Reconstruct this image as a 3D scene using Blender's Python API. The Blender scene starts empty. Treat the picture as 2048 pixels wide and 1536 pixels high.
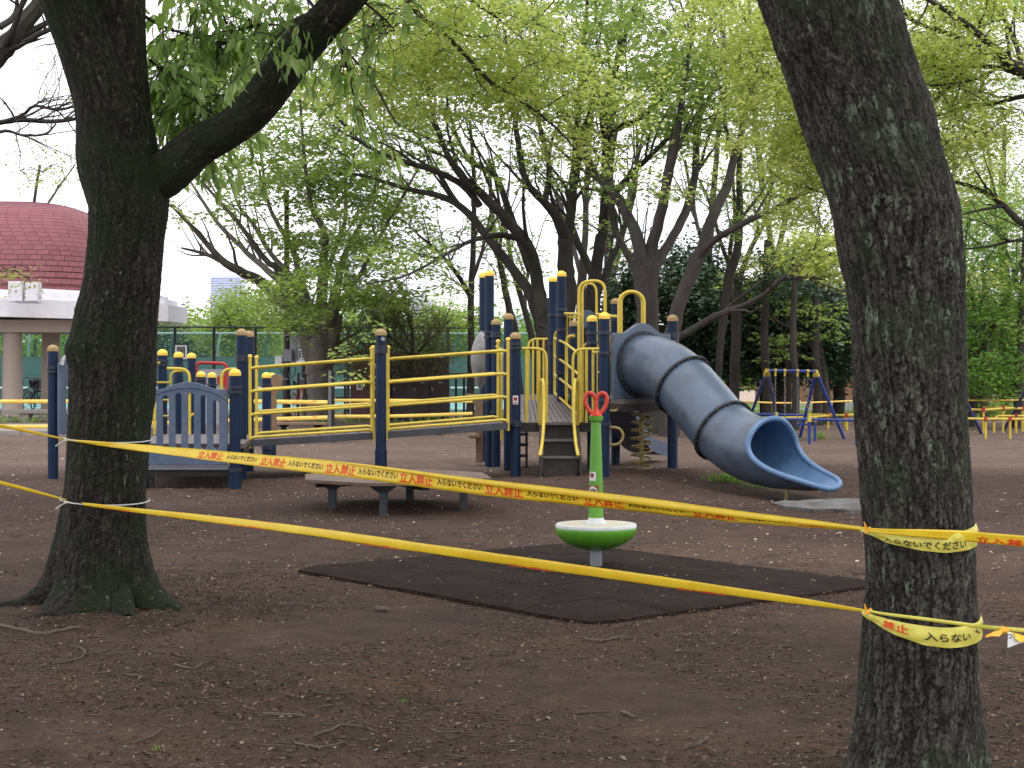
import bpy, math, random
import numpy as np
from mathutils import Vector, Matrix
random.seed(7)
RNG = np.random.default_rng(11)
SC = bpy.context.scene
COL = SC.collection
rad = math.radians

# ------------------------------------------------------------------ camera, world, sun, exposure
CAM_H, FPX, CX, HY = 1.2, 3200.0, 1024.0, 740.0
cam_data = bpy.data.cameras.new('camera')
cam = bpy.data.objects.new('camera', cam_data)
COL.objects.link(cam)
cam.location = (0, 0, CAM_H)
cam.rotation_euler = (rad(90), 0, 0)
cam_data.sensor_width = 36
cam_data.lens = 36 * FPX / 2048
cam_data.shift_y = (HY - 768) / 2048
cam_data.clip_start = 0.1
cam_data.clip_end = 5000
SC.camera = cam

SUN_EL, SUN_ROT = 62, 150      # high sun behind thin cloud, behind and to the right of the camera
world = bpy.data.worlds.new('World')
SC.world = world
world.use_nodes = True
wn = world.node_tree
for n in list(wn.nodes):
    wn.nodes.remove(n)
w_out = wn.nodes.new('ShaderNodeOutputWorld')
w_bg = wn.nodes.new('ShaderNodeBackground')
w_sky = wn.nodes.new('ShaderNodeTexSky')
w_sky.sky_type = 'NISHITA'
w_sky.sun_disc = False
w_sky.sun_elevation = rad(SUN_EL)
w_sky.sun_rotation = rad(SUN_ROT)
w_sky.dust_density = 3.0
w_mix = wn.nodes.new('ShaderNodeMix'); w_mix.data_type = 'RGBA'
w_tc = wn.nodes.new('ShaderNodeTexCoord')
w_map = wn.nodes.new('ShaderNodeMapping'); w_map.inputs['Scale'].default_value = (1, 1, 3.2)
w_noise = wn.nodes.new('ShaderNodeTexNoise')
w_noise.inputs['Scale'].default_value = 2.6
w_noise.inputs['Detail'].default_value = 7
w_noise.inputs['Roughness'].default_value = 0.55
w_cr = wn.nodes.new('ShaderNodeValToRGB')
w_cr.color_ramp.elements[0].position = 0.32
w_cr.color_ramp.elements[0].color = (8.6, 8.8, 9.9, 1)
w_cr.color_ramp.elements[1].position = 0.68
w_cr.color_ramp.elements[1].color = (13.6, 13.2, 13.9, 1)
wn.links.new(w_tc.outputs['Generated'], w_map.inputs['Vector'])
wn.links.new(w_map.outputs[0], w_noise.inputs['Vector'])
wn.links.new(w_noise.outputs['Fac'], w_cr.inputs['Fac'])
w_mix.inputs['Factor'].default_value = 0.93
wn.links.new(w_sky.outputs[0], w_mix.inputs['A'])
wn.links.new(w_cr.outputs[0], w_mix.inputs['B'])
wn.links.new(w_mix.outputs['Result'], w_bg.inputs['Color'])
w_bg.inputs['Strength'].default_value = 0.15
wn.links.new(w_bg.outputs[0], w_out.inputs['Surface'])

sun_data = bpy.data.lights.new('sun', 'SUN')
sun_data.energy = 1.5
sun_data.angle = rad(18)
sun_data.color = (1.0, 0.97, 0.92)
sun = bpy.data.objects.new('sun', sun_data)
COL.objects.link(sun)
_sd = Vector((math.sin(rad(SUN_ROT)) * math.cos(rad(SUN_EL)), math.cos(rad(SUN_ROT)) * math.cos(rad(SUN_EL)), math.sin(rad(SUN_EL))))
sun.rotation_euler = _sd.to_track_quat('Z', 'Y').to_euler()
SC.view_settings.view_transform = 'Standard'
SC.view_settings.look = 'None'
SC.view_settings.exposure = 0.15
SC.view_settings.gamma = 1
SC.view_settings.use_curve_mapping = False
SC.cycles.max_bounces = 8
SC.cycles.transparent_max_bounces = 12
SC.cycles.use_denoising = True

# ------------------------------------------------------------------ helpers
def W(px, py, Y):
    """a point of the place seen at photo pixel (px, py) at distance Y"""
    return Vector(((px - CX) / FPX * Y, Y, CAM_H - (py - HY) / FPX * Y))
def Gd(px, py):
    Y = CAM_H * FPX / (py - HY)
    return Vector(((px - CX) / FPX * Y, Y, 0))

ORIG = {}
def origin_of(o):
    return ORIG.get(o.name, Vector((0, 0, 0))) if o is not None else Vector((0, 0, 0))
def props(o, label=None, cat=None, group=None, kind=None):
    if label: o['label'] = label
    if cat: o['category'] = cat
    if group: o['group'] = group
    if kind: o['kind'] = kind
    return o
def thing(name, label, cat, loc=(0, 0, 0), group=None):
    o = bpy.data.objects.new(name, None)
    COL.objects.link(o)
    o.location = loc
    o.empty_display_size = 0.2
    ORIG[o.name] = Vector(loc)
    return props(o, label, cat, group)
def put(name, me, parent=None, loc=None, rot=None, kind=None, scale=None, label=None):
    """link a mesh made round its own origin at a world location, as a child of parent"""
    o = bpy.data.objects.new(name, me)
    COL.objects.link(o)
    base = Vector(loc) if loc is not None else Vector((0, 0, 0))
    if parent is not None:
        o.parent = parent
        o.location = base - origin_of(parent)
    else:
        o.location = base
    if rot is not None: o.rotation_euler = rot
    if scale is not None: o.scale = scale
    ORIG[o.name] = base
    if kind: o['kind'] = kind
    if label: o['label'] = label
    return o

class MB:
    """collects shapes in world space, links them as ONE mesh object"""
    def __init__(self):
        self.v = []; self.f = []
    def add(self, vs, fs):
        b = len(self.v)
        self.v.extend([tuple(p) for p in vs])
        self.f.extend([tuple(i + b for i in q) for q in fs])
        return self
    def box(self, c, s, rz=0.0, rx=0.0, ry=0.0):
        m = Matrix.Translation(Vector(c)) @ Matrix.Rotation(rz, 4, 'Z') @ Matrix.Rotation(ry, 4, 'Y') @ Matrix.Rotation(rx, 4, 'X')
        hx, hy, hz = s[0] / 2, s[1] / 2, s[2] / 2
        vs = [m @ Vector((x, y, z)) for x in (-hx, hx) for y in (-hy, hy) for z in (-hz, hz)]
        return self.add(vs, [(0, 1, 3, 2), (4, 6, 7, 5), (0, 4, 5, 1), (2, 3, 7, 6), (0, 2, 6, 4), (1, 5, 7, 3)])
    def hexa(self, lo, hi):
        """4 lower and 4 upper corners"""
        vs = list(lo) + list(hi)
        return self.add(vs, [(3, 2, 1, 0), (4, 5, 6, 7), (0, 1, 5, 4), (1, 2, 6, 5), (2, 3, 7, 6), (3, 0, 4, 7)])
    def tube(self, pts, r, n=10, closed=False, caps=True, flat=1.0, up=None):
        pts = [Vector(p) for p in pts]
        K = len(pts)
        if not hasattr(r, '__len__'): r = [r] * K
        tans = []
        for i in range(K):
            a = pts[(i - 1) % K] if (closed or i > 0) else pts[i]
            b = pts[(i + 1) % K] if (closed or i < K - 1) else pts[i]
            t = b - a
            tans.append(t.normalized() if t.length > 1e-9 else Vector((0, 0, 1)))
        ref = Vector(up) if up is not None else (Vector((0, 0, 1)) if abs(tans[0].z) < 0.9 else Vector((0, 1, 0)))
        u = (ref - tans[0] * ref.dot(tans[0])).normalized()
        vs = []; fs = []
        for i in range(K):
            u = (u - tans[i] * u.dot(tans[i]))
            u = u.normalized() if u.length > 1e-6 else tans[i].orthogonal().normalized()
            w = tans[i].cross(u)
            for k in range(n):
                a = 2 * math.pi * k / n
                vs.append(pts[i] + u * (math.cos(a) * r[i]) + w * (math.sin(a) * r[i] * flat))
        lim = K if closed else K - 1
        for i in range(lim):
            j = (i + 1) % K
            for k in range(n):
                l = (k + 1) % n
                fs.append((i * n + k, i * n + l, j * n + l, j * n + k))
        if caps and not closed:
            fs.append(tuple(range(n))[::-1]); fs.append(tuple((K - 1) * n + k for k in range(n)))
        return self.add(vs, fs)
    def lathe(self, prof, c=(0, 0, 0), n=24, m=None):
        """profile (r, z) round z"""
        c = Vector(c); vs = []; fs = []
        K = len(prof)
        for r, z in prof:
            for k in range(n):
                a = 2 * math.pi * k / n
                p = Vector((math.cos(a) * r, math.sin(a) * r, z))
                vs.append(c + (m @ p if m is not None else p))
        for i in range(K - 1):
            for k in range(n):
                l = (k + 1) % n
                fs.append((i * n + k, i * n + l, (i + 1) * n + l, (i + 1) * n + k))
        if prof[0][0] > 1e-6: fs.append(tuple(range(n))[::-1])
        if prof[-1][0] > 1e-6: fs.append(tuple((K - 1) * n + k for k in range(n)))
        return self.add(vs, fs)
    def prism(self, outline, z0, z1):
        n = len(outline)
        vs = [(x, y, z0) for x, y in outline] + [(x, y, z1) for x, y in outline]
        fs = [tuple(range(n))[::-1], tuple(range(n, 2 * n))] + [(i, (i + 1) % n, n + (i + 1) % n, n + i) for i in range(n)]
        return self.add(vs, fs)
    def mesh(self, name, mat, smooth=True, org=(0, 0, 0), bevel=0):
        ox, oy, oz = org
        me = bpy.data.meshes.new(name)
        me.from_pydata([(x - ox, y - oy, z - oz) for x, y, z in self.v], [], self.f)
        if bevel:
            import bmesh
            bm = bmesh.new(); bm.from_mesh(me)
            bmesh.ops.bevel(bm, geom=[e for e in bm.edges if e.is_manifold and e.calc_face_angle(0) > 0.6], offset=bevel, segments=2, affect='EDGES')
            bm.to_mesh(me); bm.free()
        me.materials.append(mat)
        if smooth:
            me.shade_smooth()
            me.set_sharp_from_angle(angle=rad(38))
        me.update()
        return me
    def build(self, name, mat, parent=None, smooth=True, kind=None, org=None, bevel=0, label=None):
        if org is None: org = origin_of(parent)
        me = self.mesh(name, mat, smooth, org, bevel)
        return put(name, me, parent, org, kind=kind, label=label)

def smooth_path(pts, sub=5):
    """Catmull-Rom through tuples of any length"""
    P = [np.array(p, float) for p in pts]
    if len(P) < 3: sub = max(sub, 2)
    out = []
    for i in range(len(P) - 1):
        p0 = P[i - 1] if i > 0 else 2 * P[i] - P[i + 1]
        p1, p2 = P[i], P[i + 1]
        p3 = P[i + 2] if i + 2 < len(P) else 2 * P[i + 1] - P[i]
        for k in range(sub):
            t = k / sub
            out.append(0.5 * ((2 * p1) + (-p0 + p2) * t + (2 * p0 - 5 * p1 + 4 * p2 - p3) * t * t + (-p0 + 3 * p1 - 3 * p2 + p3) * t ** 3))
    out.append(P[-1])
    return out

def plate(outer, holes, thick, to_world, name, mat, parent, bevel=0.004, res=4):
    """flat board with real holes: outline and holes in (u, v); to_world maps (u, v, w)"""
    cu = bpy.data.curves.new('plate', 'CURVE'); cu.dimensions = '2D'; cu.fill_mode = 'BOTH'
    for loop in [outer] + list(holes):
        s = cu.splines.new('POLY'); s.points.add(len(loop) - 1)
        for p, (u, v) in zip(s.points, loop): p.co = (u, v, 0, 1)
        s.use_cyclic_u = True
    cu.extrude = thick / 2 - bevel; cu.bevel_depth = bevel; cu.bevel_resolution = 2; cu.offset = -bevel
    tmp = bpy.data.objects.new('plate_tmp', cu); COL.objects.link(tmp)
    bpy.context.view_layer.update()
    me = bpy.data.meshes.new_from_object(tmp.evaluated_get(bpy.context.evaluated_depsgraph_get()))
    bpy.data.objects.remove(tmp)
    org = origin_of(parent)
    for v in me.vertices: v.co = to_world(*v.co) - org
    me.name = name
    me.materials.clear(); me.materials.append(mat)
    me.shade_smooth(); me.set_sharp_from_angle(angle=rad(35))
    return put(name, me, parent, org)

TEXT_CACHE = {}
def text_arrays(s):
    """glyph mesh of a piece of writing as arrays, x from 0, y from 0, height about 1"""
    if s not in TEXT_CACHE:
        cu = bpy.data.curves.new('txt', 'FONT'); cu.body = s; cu.size = 1; cu.resolution_u = 2
        cu.offset = 0.022
        o = bpy.data.objects.new('txt', cu); COL.objects.link(o)
        bpy.context.view_layer.update()
        me = bpy.data.meshes.new_from_object(o.evaluated_get(bpy.context.evaluated_depsgraph_get()))
        bpy.data.objects.remove(o)
        v = np.array([tuple(p.co) for p in me.vertices])
        f = [tuple(p.vertices) for p in me.polygons]
        v[:, 0] -= v[:, 0].min(); v[:, 1] -= v[:, 1].min()
        TEXT_CACHE[s] = (v, f)
        bpy.data.meshes.remove(me)
    return TEXT_CACHE[s]

# vectorised gradient noise
_perm = RNG.permutation(256); _perm = np.concatenate([_perm, _perm, _perm])
_grad = RNG.normal(size=(256, 3)); _grad /= np.linalg.norm(_grad, axis=1)[:, None]
def perlin(p):
    p = np.asarray(p, float)
    i = np.floor(p).astype(int); f = p - i; i &= 255
    u = f * f * f * (f * (f * 6 - 15) + 10)
    def g(dx, dy, dz):
        h = _perm[_perm[_perm[(i[:, 0] + dx) & 255] + ((i[:, 1] + dy) & 255)] + ((i[:, 2] + dz) & 255)]
        return (_grad[h] * (f - (dx, dy, dz))).sum(1)
    x0 = g(0, 0, 0) * (1 - u[:, 0]) + g(1, 0, 0) * u[:, 0]
    x1 = g(0, 1, 0) * (1 - u[:, 0]) + g(1, 1, 0) * u[:, 0]
    x2 = g(0, 0, 1) * (1 - u[:, 0]) + g(1, 0, 1) * u[:, 0]
    x3 = g(0, 1, 1) * (1 - u[:, 0]) + g(1, 1, 1) * u[:, 0]
    y0 = x0 * (1 - u[:, 1]) + x1 * u[:, 1]
    y1 = x2 * (1 - u[:, 1]) + x3 * u[:, 1]
    return (y0 * (1 - u[:, 2]) + y1 * u[:, 2]) * 1.6
def fbm(p, oc=4):
    s = 0; a = 1.0
    for k in range(oc):
        s = s + a * perlin(np.asarray(p) * 2 ** k + 17.3 * k); a *= 0.5
    return s

def quads_mesh(name, V, mat, rnd=None, org=(0, 0, 0), smooth=False, tri=False):
    """V: (N,4,3) separate quads -> one mesh; rnd (N,) goes into the attribute 'rnd'"""
    N, K = V.shape[0], V.shape[1]
    me = bpy.data.meshes.new(name)
    me.vertices.add(N * K)
    me.vertices.foreach_set('co', (V - np.array(org)).reshape(-1).astype(np.float32))
    me.loops.add(N * K); me.loops.foreach_set('vertex_index', np.arange(N * K, dtype=np.int32))
    me.polygons.add(N); me.polygons.foreach_set('loop_start', np.arange(0, N * K, K, dtype=np.int32))
    if rnd is not None:
        a = me.attributes.new('rnd', 'FLOAT', 'POINT')
        a.data.foreach_set('value', np.repeat(rnd, K).astype(np.float32))
    me.update(calc_edges=True)
    if smooth: me.shade_smooth()
    me.materials.append(mat)
    return me
def indexed_mesh(name, V, Fq, mat, org=(0, 0, 0), smooth=True, attrs=None):
    """V (n,3), Fq (m,4)"""
    me = bpy.data.meshes.new(name)
    me.vertices.add(len(V)); me.vertices.foreach_set('co', (V - np.array(org)).reshape(-1).astype(np.float32))
    m = len(Fq); K = Fq.shape[1]
    me.loops.add(m * K); me.loops.foreach_set('vertex_index', Fq.reshape(-1).astype(np.int32))
    me.polygons.add(m); me.polygons.foreach_set('loop_start', np.arange(0, m * K, K, dtype=np.int32))
    for k, val in (attrs or {}).items():
        a = me.attributes.new(k, 'FLOAT', 'POINT'); a.data.foreach_set('value', val.astype(np.float32))
    me.update(calc_edges=True)
    if smooth: me.shade_smooth()
    me.materials.append(mat)
    return me
def tubes_np(P, R, n=4):
    """P (N,K,3), R (N,K) -> vertices, quads of N thin tubes"""
    N, K, _ = P.shape
    T = np.gradient(P, axis=1)
    T /= np.linalg.norm(T, axis=2, keepdims=True) + 1e-9
    ref = np.where(np.abs(T[:, :1, 2:3]) > 0.85, np.array([[[1.0, 0, 0]]]), np.array([[[0, 0, 1.0]]]))
    ref = np.broadcast_to(ref, T.shape)
    U = np.cross(T, ref); U /= np.linalg.norm(U, axis=2, keepdims=True) + 1e-9
    V = np.cross(T, U)
    a = np.arange(n) * 2 * np.pi / n
    X = P[:, :, None, :] + R[:, :, None, None] * (np.cos(a)[None, None, :, None] * U[:, :, None, :] + np.sin(a)[None, None, :, None] * V[:, :, None, :])
    idx = np.arange(N * K * n).reshape(N, K, n)
    q = np.stack([idx[:, :-1, :], np.roll(idx, -1, 2)[:, :-1, :], np.roll(idx, -1, 2)[:, 1:, :], idx[:, 1:, :]], -1).reshape(-1, 4)
    return X.reshape(-1, 3), q

# ------------------------------------------------------------------ materials
def new_mat(name):
    m = bpy.data.materials.new(name); m.use_nodes = True
    nt = m.node_tree; b = nt.nodes['Principled BSDF']
    return m, nt, b
def noise_node(nt, scale, detail=4, rough=0.6, vec=None, dist=0.0):
    n = nt.nodes.new('ShaderNodeTexNoise')
    n.inputs['Scale'].default_value = scale; n.inputs['Detail'].default_value = detail
    n.inputs['Roughness'].default_value = rough; n.inputs['Distortion'].default_value = dist
    if vec is not None: nt.links.new(vec, n.inputs['Vector'])
    return n
def ramp(nt, fac, stops):
    r = nt.nodes.new('ShaderNodeValToRGB')
    el = r.color_ramp.elements
    while len(el) > len(stops): el.remove(el[-1])
    while len(el) < len(stops): el.new(0.5)
    for e, (p, c) in zip(el, stops):
        e.position = p; e.color = (*c, 1) if len(c) == 3 else c
    nt.links.new(fac, r.inputs['Fac'])
    return r.outputs['Color']
def mixc(nt, fac, a, b, mode='MIX'):
    m = nt.nodes.new('ShaderNodeMix'); m.data_type = 'RGBA'; m.blend_type = mode
    for s, val in (('Factor', fac), ('A', a), ('B', b)):
        if hasattr(val, 'node'): nt.links.new(val, m.inputs[s])
        elif s == 'Factor': m.inputs[s].default_value = val
        else: m.inputs[s].default_value = (*val, 1)
    return m.outputs['Result']
def coords(nt, scale=(1, 1, 1), kind='Object'):
    tc = nt.nodes.new('ShaderNodeTexCoord'); mp = nt.nodes.new('ShaderNodeMapping')
    mp.inputs['Scale'].default_value = scale
    nt.links.new(tc.outputs[kind], mp.inputs['Vector'])
    return mp.outputs[0]
def bump(nt, b, h, strength=0.4, dist=0.01):
    n = nt.nodes.new('ShaderNodeBump'); n.inputs['Strength'].default_value = strength; n.inputs['Distance'].default_value = dist
    nt.links.new(h, n.inputs['Height']); nt.links.new(n.outputs[0], b.inputs['Normal'])
DEEP = 0.72     # base colours tuned under a dimmer sky are scaled once, here
def M(name, col, col2=None, rough=0.6, scale=6, stops=(0.35, 0.65), bmp=0.0, bscale=60, bdist=0.004, metal=0.0, spec=0.4, stretch=(1, 1, 1), col3=None, s3=(0.6, 0.75), scale3=30, rvar=0.0):
    m, nt, b = new_mat(name)
    if max(col) < 0.6:
        col, col2, col3 = [None if c is None else tuple(k * DEEP for k in c) for c in (col, col2, col3)]
    vec = coords(nt, stretch)
    b.inputs['Roughness'].default_value = rough; b.inputs['Metallic'].default_value = metal
    b.inputs['Specular IOR Level'].default_value = spec
    out = None
    if col2 is not None:
        n = noise_node(nt, scale, 6, 0.62, vec)
        out = ramp(nt, n.outputs['Fac'], [(stops[0], col), (stops[1], col2)])
    if col3 is not None:
        n3 = noise_node(nt, scale3, 5, 0.65, vec)
        f3 = ramp(nt, n3.outputs['Fac'], [(s3[0], (0, 0, 0)), (s3[1], (1, 1, 1))])
        out = mixc(nt, f3, out if out is not None else col, col3)
    if out is not None: nt.links.new(out, b.inputs['Base Color'])
    else: b.inputs['Base Color'].default_value = (*col, 1)
    if rvar:
        n = noise_node(nt, scale * 2, 5, 0.6, vec)
        mr = nt.nodes.new('ShaderNodeMapRange'); mr.inputs['To Min'].default_value = rough - rvar; mr.inputs['To Max'].default_value = rough + rvar
        nt.links.new(n.outputs['Fac'], mr.inputs['Value']); nt.links.new(mr.outputs[0], b.inputs['Roughness'])
    if bmp:
        n = noise_node(nt, bscale, 5, 0.65, vec)
        bump(nt, b, n.outputs['Fac'], bmp, bdist)
    return m
def leaf_mat(name, ca, cb, trans=0.5, cc=None, gloss=0.0):
    m = bpy.data.materials.new(name); m.use_nodes = True
    nt = m.node_tree; nt.nodes.clear()
    out = nt.nodes.new('ShaderNodeOutputMaterial')
    at = nt.nodes.new('ShaderNodeAttribute'); at.attribute_name = 'rnd'
    stops = [(0.0, ca), (1.0, cb)] if cc is None else [(0.0, ca), (0.6, cb), (1.0, cc)]
    col = ramp(nt, at.outputs['Fac'], stops)
    d = nt.nodes.new('ShaderNodeBsdfDiffuse'); t = nt.nodes.new('ShaderNodeBsdfTranslucent')
    nt.links.new(col, d.inputs['Color'])
    tc = mixc(nt, 1.0, col, (1.12, 1.16, 0.72), 'MULTIPLY')
    nt.links.new(tc, t.inputs['Color'])
    mx = nt.nodes.new('ShaderNodeMixShader'); mx.inputs[0].default_value = trans
    nt.links.new(d.outputs[0], mx.inputs[1]); nt.links.new(t.outputs[0], mx.inputs[2])
    last = mx.outputs[0]
    if gloss:
        g = nt.nodes.new('ShaderNodeBsdfGlossy'); g.inputs['Roughness'].default_value = 0.42
        g.inputs['Color'].default_value = (0.7, 0.75, 0.75, 1)
        m2 = nt.nodes.new('ShaderNodeMixShader'); m2.inputs[0].default_value = gloss
        nt.links.new(last, m2.inputs[1]); nt.links.new(g.outputs[0], m2.inputs[2]); last = m2.outputs[0]
    nt.links.new(last, out.inputs['Surface'])
    return m

MAT = {}
MAT['navy'] = M('navy_paint', (0.005, 0.018, 0.050), (0.008, 0.026, 0.068), 0.5, scale=3, bmp=0.15, bscale=90, spec=0.25, col3=(0.04, 0.05, 0.06), s3=(0.66, 0.8), scale3=14)
MAT['bright_blue'] = M('bright_blue_paint', (0.02, 0.05, 0.26), (0.03, 0.07, 0.33), 0.45, scale=5)
MAT['yellow'] = M('yellow_paint', (0.62, 0.47, 0.05), (0.50, 0.37, 0.05), 0.45, scale=7, col3=(0.22, 0.16, 0.07), s3=(0.6, 0.8), scale3=16, bmp=0.2, bscale=70)
MAT['yellow_worn'] = M('worn_yellow_paint', (0.42, 0.33, 0.09), (0.3, 0.24, 0.11), 0.6, scale=9, col3=(0.14, 0.11, 0.07), s3=(0.5, 0.72), scale3=20, bmp=0.3)
MAT['cap'] = M('yellow_cap', (0.85, 0.6, 0.06), (0.75, 0.5, 0.07), 0.5, scale=10, col3=(0.35, 0.25, 0.12), s3=(0.6, 0.8), scale3=25)
MAT['cap_worn'] = M('worn_tan_cap', (0.5, 0.34, 0.14), (0.36, 0.25, 0.13), 0.7, scale=12, col3=(0.6, 0.45, 0.1), s3=(0.55, 0.75), scale3=14)
MAT['collar'] = M('black_clamp', (0.012, 0.018, 0.04), (0.02, 0.03, 0.05), 0.4, scale=10, spec=0.5)
MAT['slate'] = M('slate_blue_plastic', (0.088, 0.122, 0.178), (0.125, 0.168, 0.232), 0.32, scale=2.2, bmp=0.18, bscale=240, bdist=0.0015, spec=0.5, col3=(0.075, 0.07, 0.068), s3=(0.5, 0.8), scale3=4, rvar=0.1)
MAT['slate_lip'] = M('blue_plastic', (0.10, 0.20, 0.37), (0.15, 0.27, 0.46), 0.4, scale=5, bmp=0.2, bscale=260, bdist=0.001, spec=0.5, col3=(0.28, 0.36, 0.46), s3=(0.6, 0.8), scale3=60)
MAT['panel'] = M('blue_grey_panel', (0.085, 0.125, 0.205), (0.12, 0.165, 0.25), 0.45, scale=3, bmp=0.2, bscale=200, bdist=0.001, col3=(0.2, 0.23, 0.27), s3=(0.55, 0.8), scale3=8)
MAT['dark_rubber'] = M('dark_flange', (0.02, 0.026, 0.034), (0.035, 0.042, 0.05), 0.55, scale=12)
MAT['deck_dark'] = M('dark_brown_deck', (0.022, 0.018, 0.018), (0.045, 0.036, 0.034), 0.55, scale=12, bmp=0.3, bscale=120, col3=(0.09, 0.075, 0.07), s3=(0.55, 0.8), scale3=22)
MAT['deck_grey'] = M('worn_grey_deck', (0.13, 0.11, 0.105), (0.2, 0.17, 0.16), 0.65, scale=9, bmp=0.3)
MAT['beam_grey'] = M('charcoal_beam', (0.055, 0.058, 0.066), (0.085, 0.088, 0.1), 0.55, scale=7, bmp=0.2)
MAT['steel'] = M('galvanised_steel', (0.32, 0.33, 0.34), (0.22, 0.23, 0.24), 0.45, scale=20, metal=0.6)
MAT['light_grey'] = M('light_grey_paint', (0.38, 0.39, 0.42), (0.31, 0.32, 0.35), 0.5, scale=6, bmp=0.1)
MAT['tan'] = M('tan_plastic', (0.34, 0.22, 0.13), (0.26, 0.165, 0.1), 0.5, scale=7, col3=(0.42, 0.33, 0.25), s3=(0.6, 0.8), scale3=18)
MAT['pod'] = M('grey_plastic_pod', (0.36, 0.35, 0.33), (0.25, 0.245, 0.24), 0.45, scale=9, col3=(0.12, 0.11, 0.1), s3=(0.6, 0.8), scale3=22)
MAT['red'] = M('red_paint', (0.5, 0.03, 0.025), (0.4, 0.025, 0.025), 0.4, scale=8)
MAT['red_plastic'] = M('orange_red_plastic', (0.72, 0.06, 0.02), (0.6, 0.045, 0.02), 0.32, scale=8, spec=0.5, bmp=0.1)
MAT['green_plastic'] = M('lime_green_plastic', (0.13, 0.42, 0.03), (0.17, 0.5, 0.045), 0.3, scale=6, spec=0.5, bmp=0.15, bscale=160, bdist=0.001, col3=(0.3, 0.5, 0.2), s3=(0.66, 0.85), scale3=24)
MAT['seat_top'] = M('worn_seat_top', (0.66, 0.6, 0.48), (0.68, 0.46, 0.34), 0.5, scale=6, stops=(0.5, 0.7), col3=(0.45, 0.38, 0.3), s3=(0.55, 0.8), scale3=24)
MAT['white_plastic'] = M('white_plastic', (0.72, 0.74, 0.74), (0.6, 0.62, 0.62), 0.45, scale=14)
MAT['black'] = M('black_paint', (0.012, 0.012, 0.014), (0.02, 0.02, 0.022), 0.5, scale=10)
MAT['brown_pole'] = M('dark_brown_pole', (0.03, 0.021, 0.02), (0.045, 0.032, 0.03), 0.5, scale=6)
MAT['table_top'] = M('weathered_board', (0.14, 0.085, 0.055), (0.25, 0.175, 0.13), 0.62, scale=4, bmp=0.3, bscale=80, col3=(0.12, 0.075, 0.05), s3=(0.58, 0.76), scale3=7)
MAT['table_leg'] = M('charcoal_leg', (0.04, 0.048, 0.055), (0.065, 0.072, 0.08), 0.5, scale=7, bmp=0.1)
MAT['mat'] = M('rubber_mat', (0.030, 0.021, 0.018), (0.050, 0.036, 0.031), 0.92, scale=3.5, bmp=0.55, bscale=260, bdist=0.003, spec=0.06, col3=(0.08, 0.06, 0.052), s3=(0.58, 0.8), scale3=9)
MAT['slab'] = M('worn_grey_mat', (0.12, 0.13, 0.135), (0.19, 0.2, 0.2), 0.8, scale=5, bmp=0.3, col3=(0.09, 0.065, 0.055), s3=(0.45, 0.62), scale3=4)
MAT['concrete'] = M('concrete', (0.36, 0.33, 0.29), (0.28, 0.25, 0.22), 0.8, scale=5, bmp=0.25, bscale=90)
MAT['column'] = M('column_plaster', (0.56, 0.47, 0.39), (0.48, 0.4, 0.33), 0.8, scale=60, bmp=0.35, bscale=160)
MAT['white_wall'] = M('white_render', (0.7, 0.69, 0.72), (0.62, 0.61, 0.65), 0.7, scale=3, bmp=0.1)
MAT['shingle'] = M('maroon_shingle', (0.36, 0.13, 0.15), (0.31, 0.11, 0.128), 0.75, scale=9, bmp=0.35, bscale=180, stretch=(1, 1, 2))
MAT['shingle_dark'] = M('maroon_shingle_darker', (0.32, 0.115, 0.132), (0.27, 0.096, 0.11), 0.75, scale=9, bmp=0.35, bscale=180, stretch=(1, 1, 2))
MAT['locker'] = M('dark_brown_locker', (0.05, 0.032, 0.033), (0.065, 0.042, 0.042), 0.45, scale=4)
MAT['pink_wall'] = M('pinkish_brown_wall', (0.2, 0.085, 0.085), (0.16, 0.066, 0.066), 0.6, scale=4)
MAT['screen_green'] = M('green_windscreen', (0.055, 0.135, 0.115), (0.075, 0.16, 0.14), 0.8, scale=2.5, stretch=(1, 1, 3))
MAT['court'] = M('teal_court', (0.16, 0.42, 0.38), (0.2, 0.48, 0.43), 0.8, scale=2)
MAT['pale_green'] = M('pale_green_paint', (0.3, 0.45, 0.4), (0.24, 0.38, 0.34), 0.5, scale=9)
MAT['blossom'] = None

# ------------------------------------------------------------------ the ground
def ground_h(x, y):
    x = np.atleast_1d(np.asarray(x, float)); y = np.atleast_1d(np.asarray(y, float))
    fade = np.clip((60 - y) / 30, 0, 1)
    p = np.stack([x * 0.35, y * 0.35, np.zeros_like(x)], 1)
    h = 0.035 * fbm(p, 3)
    def mound(cx, cy, r, a):
        return a * np.exp(-(((x - cx) ** 2 + (y - cy) ** 2) / r ** 2))
    h = h + mound(-1.0, 13.6, 0.8, 0.05) + mound(0.9, 18.0, 1.4, 0.06) + mound(1.7, 17.6, 0.9, 0.05) + mound(-2.45, 8.1, 0.9, 0.05) + mound(1.15, 4.6, 0.6, 0.03) + mound(2.75, 15.4, 0.75, -0.075)
    m = np.exp(-(((x - 0.4) ** 2 + (y - 9.2) ** 2) / 3.2 ** 2))
    return np.where(np.abs(m) > 0.02, h * (1 - m), h) * fade
def gz(x, y): return float(ground_h(x, y)[0])

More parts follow.
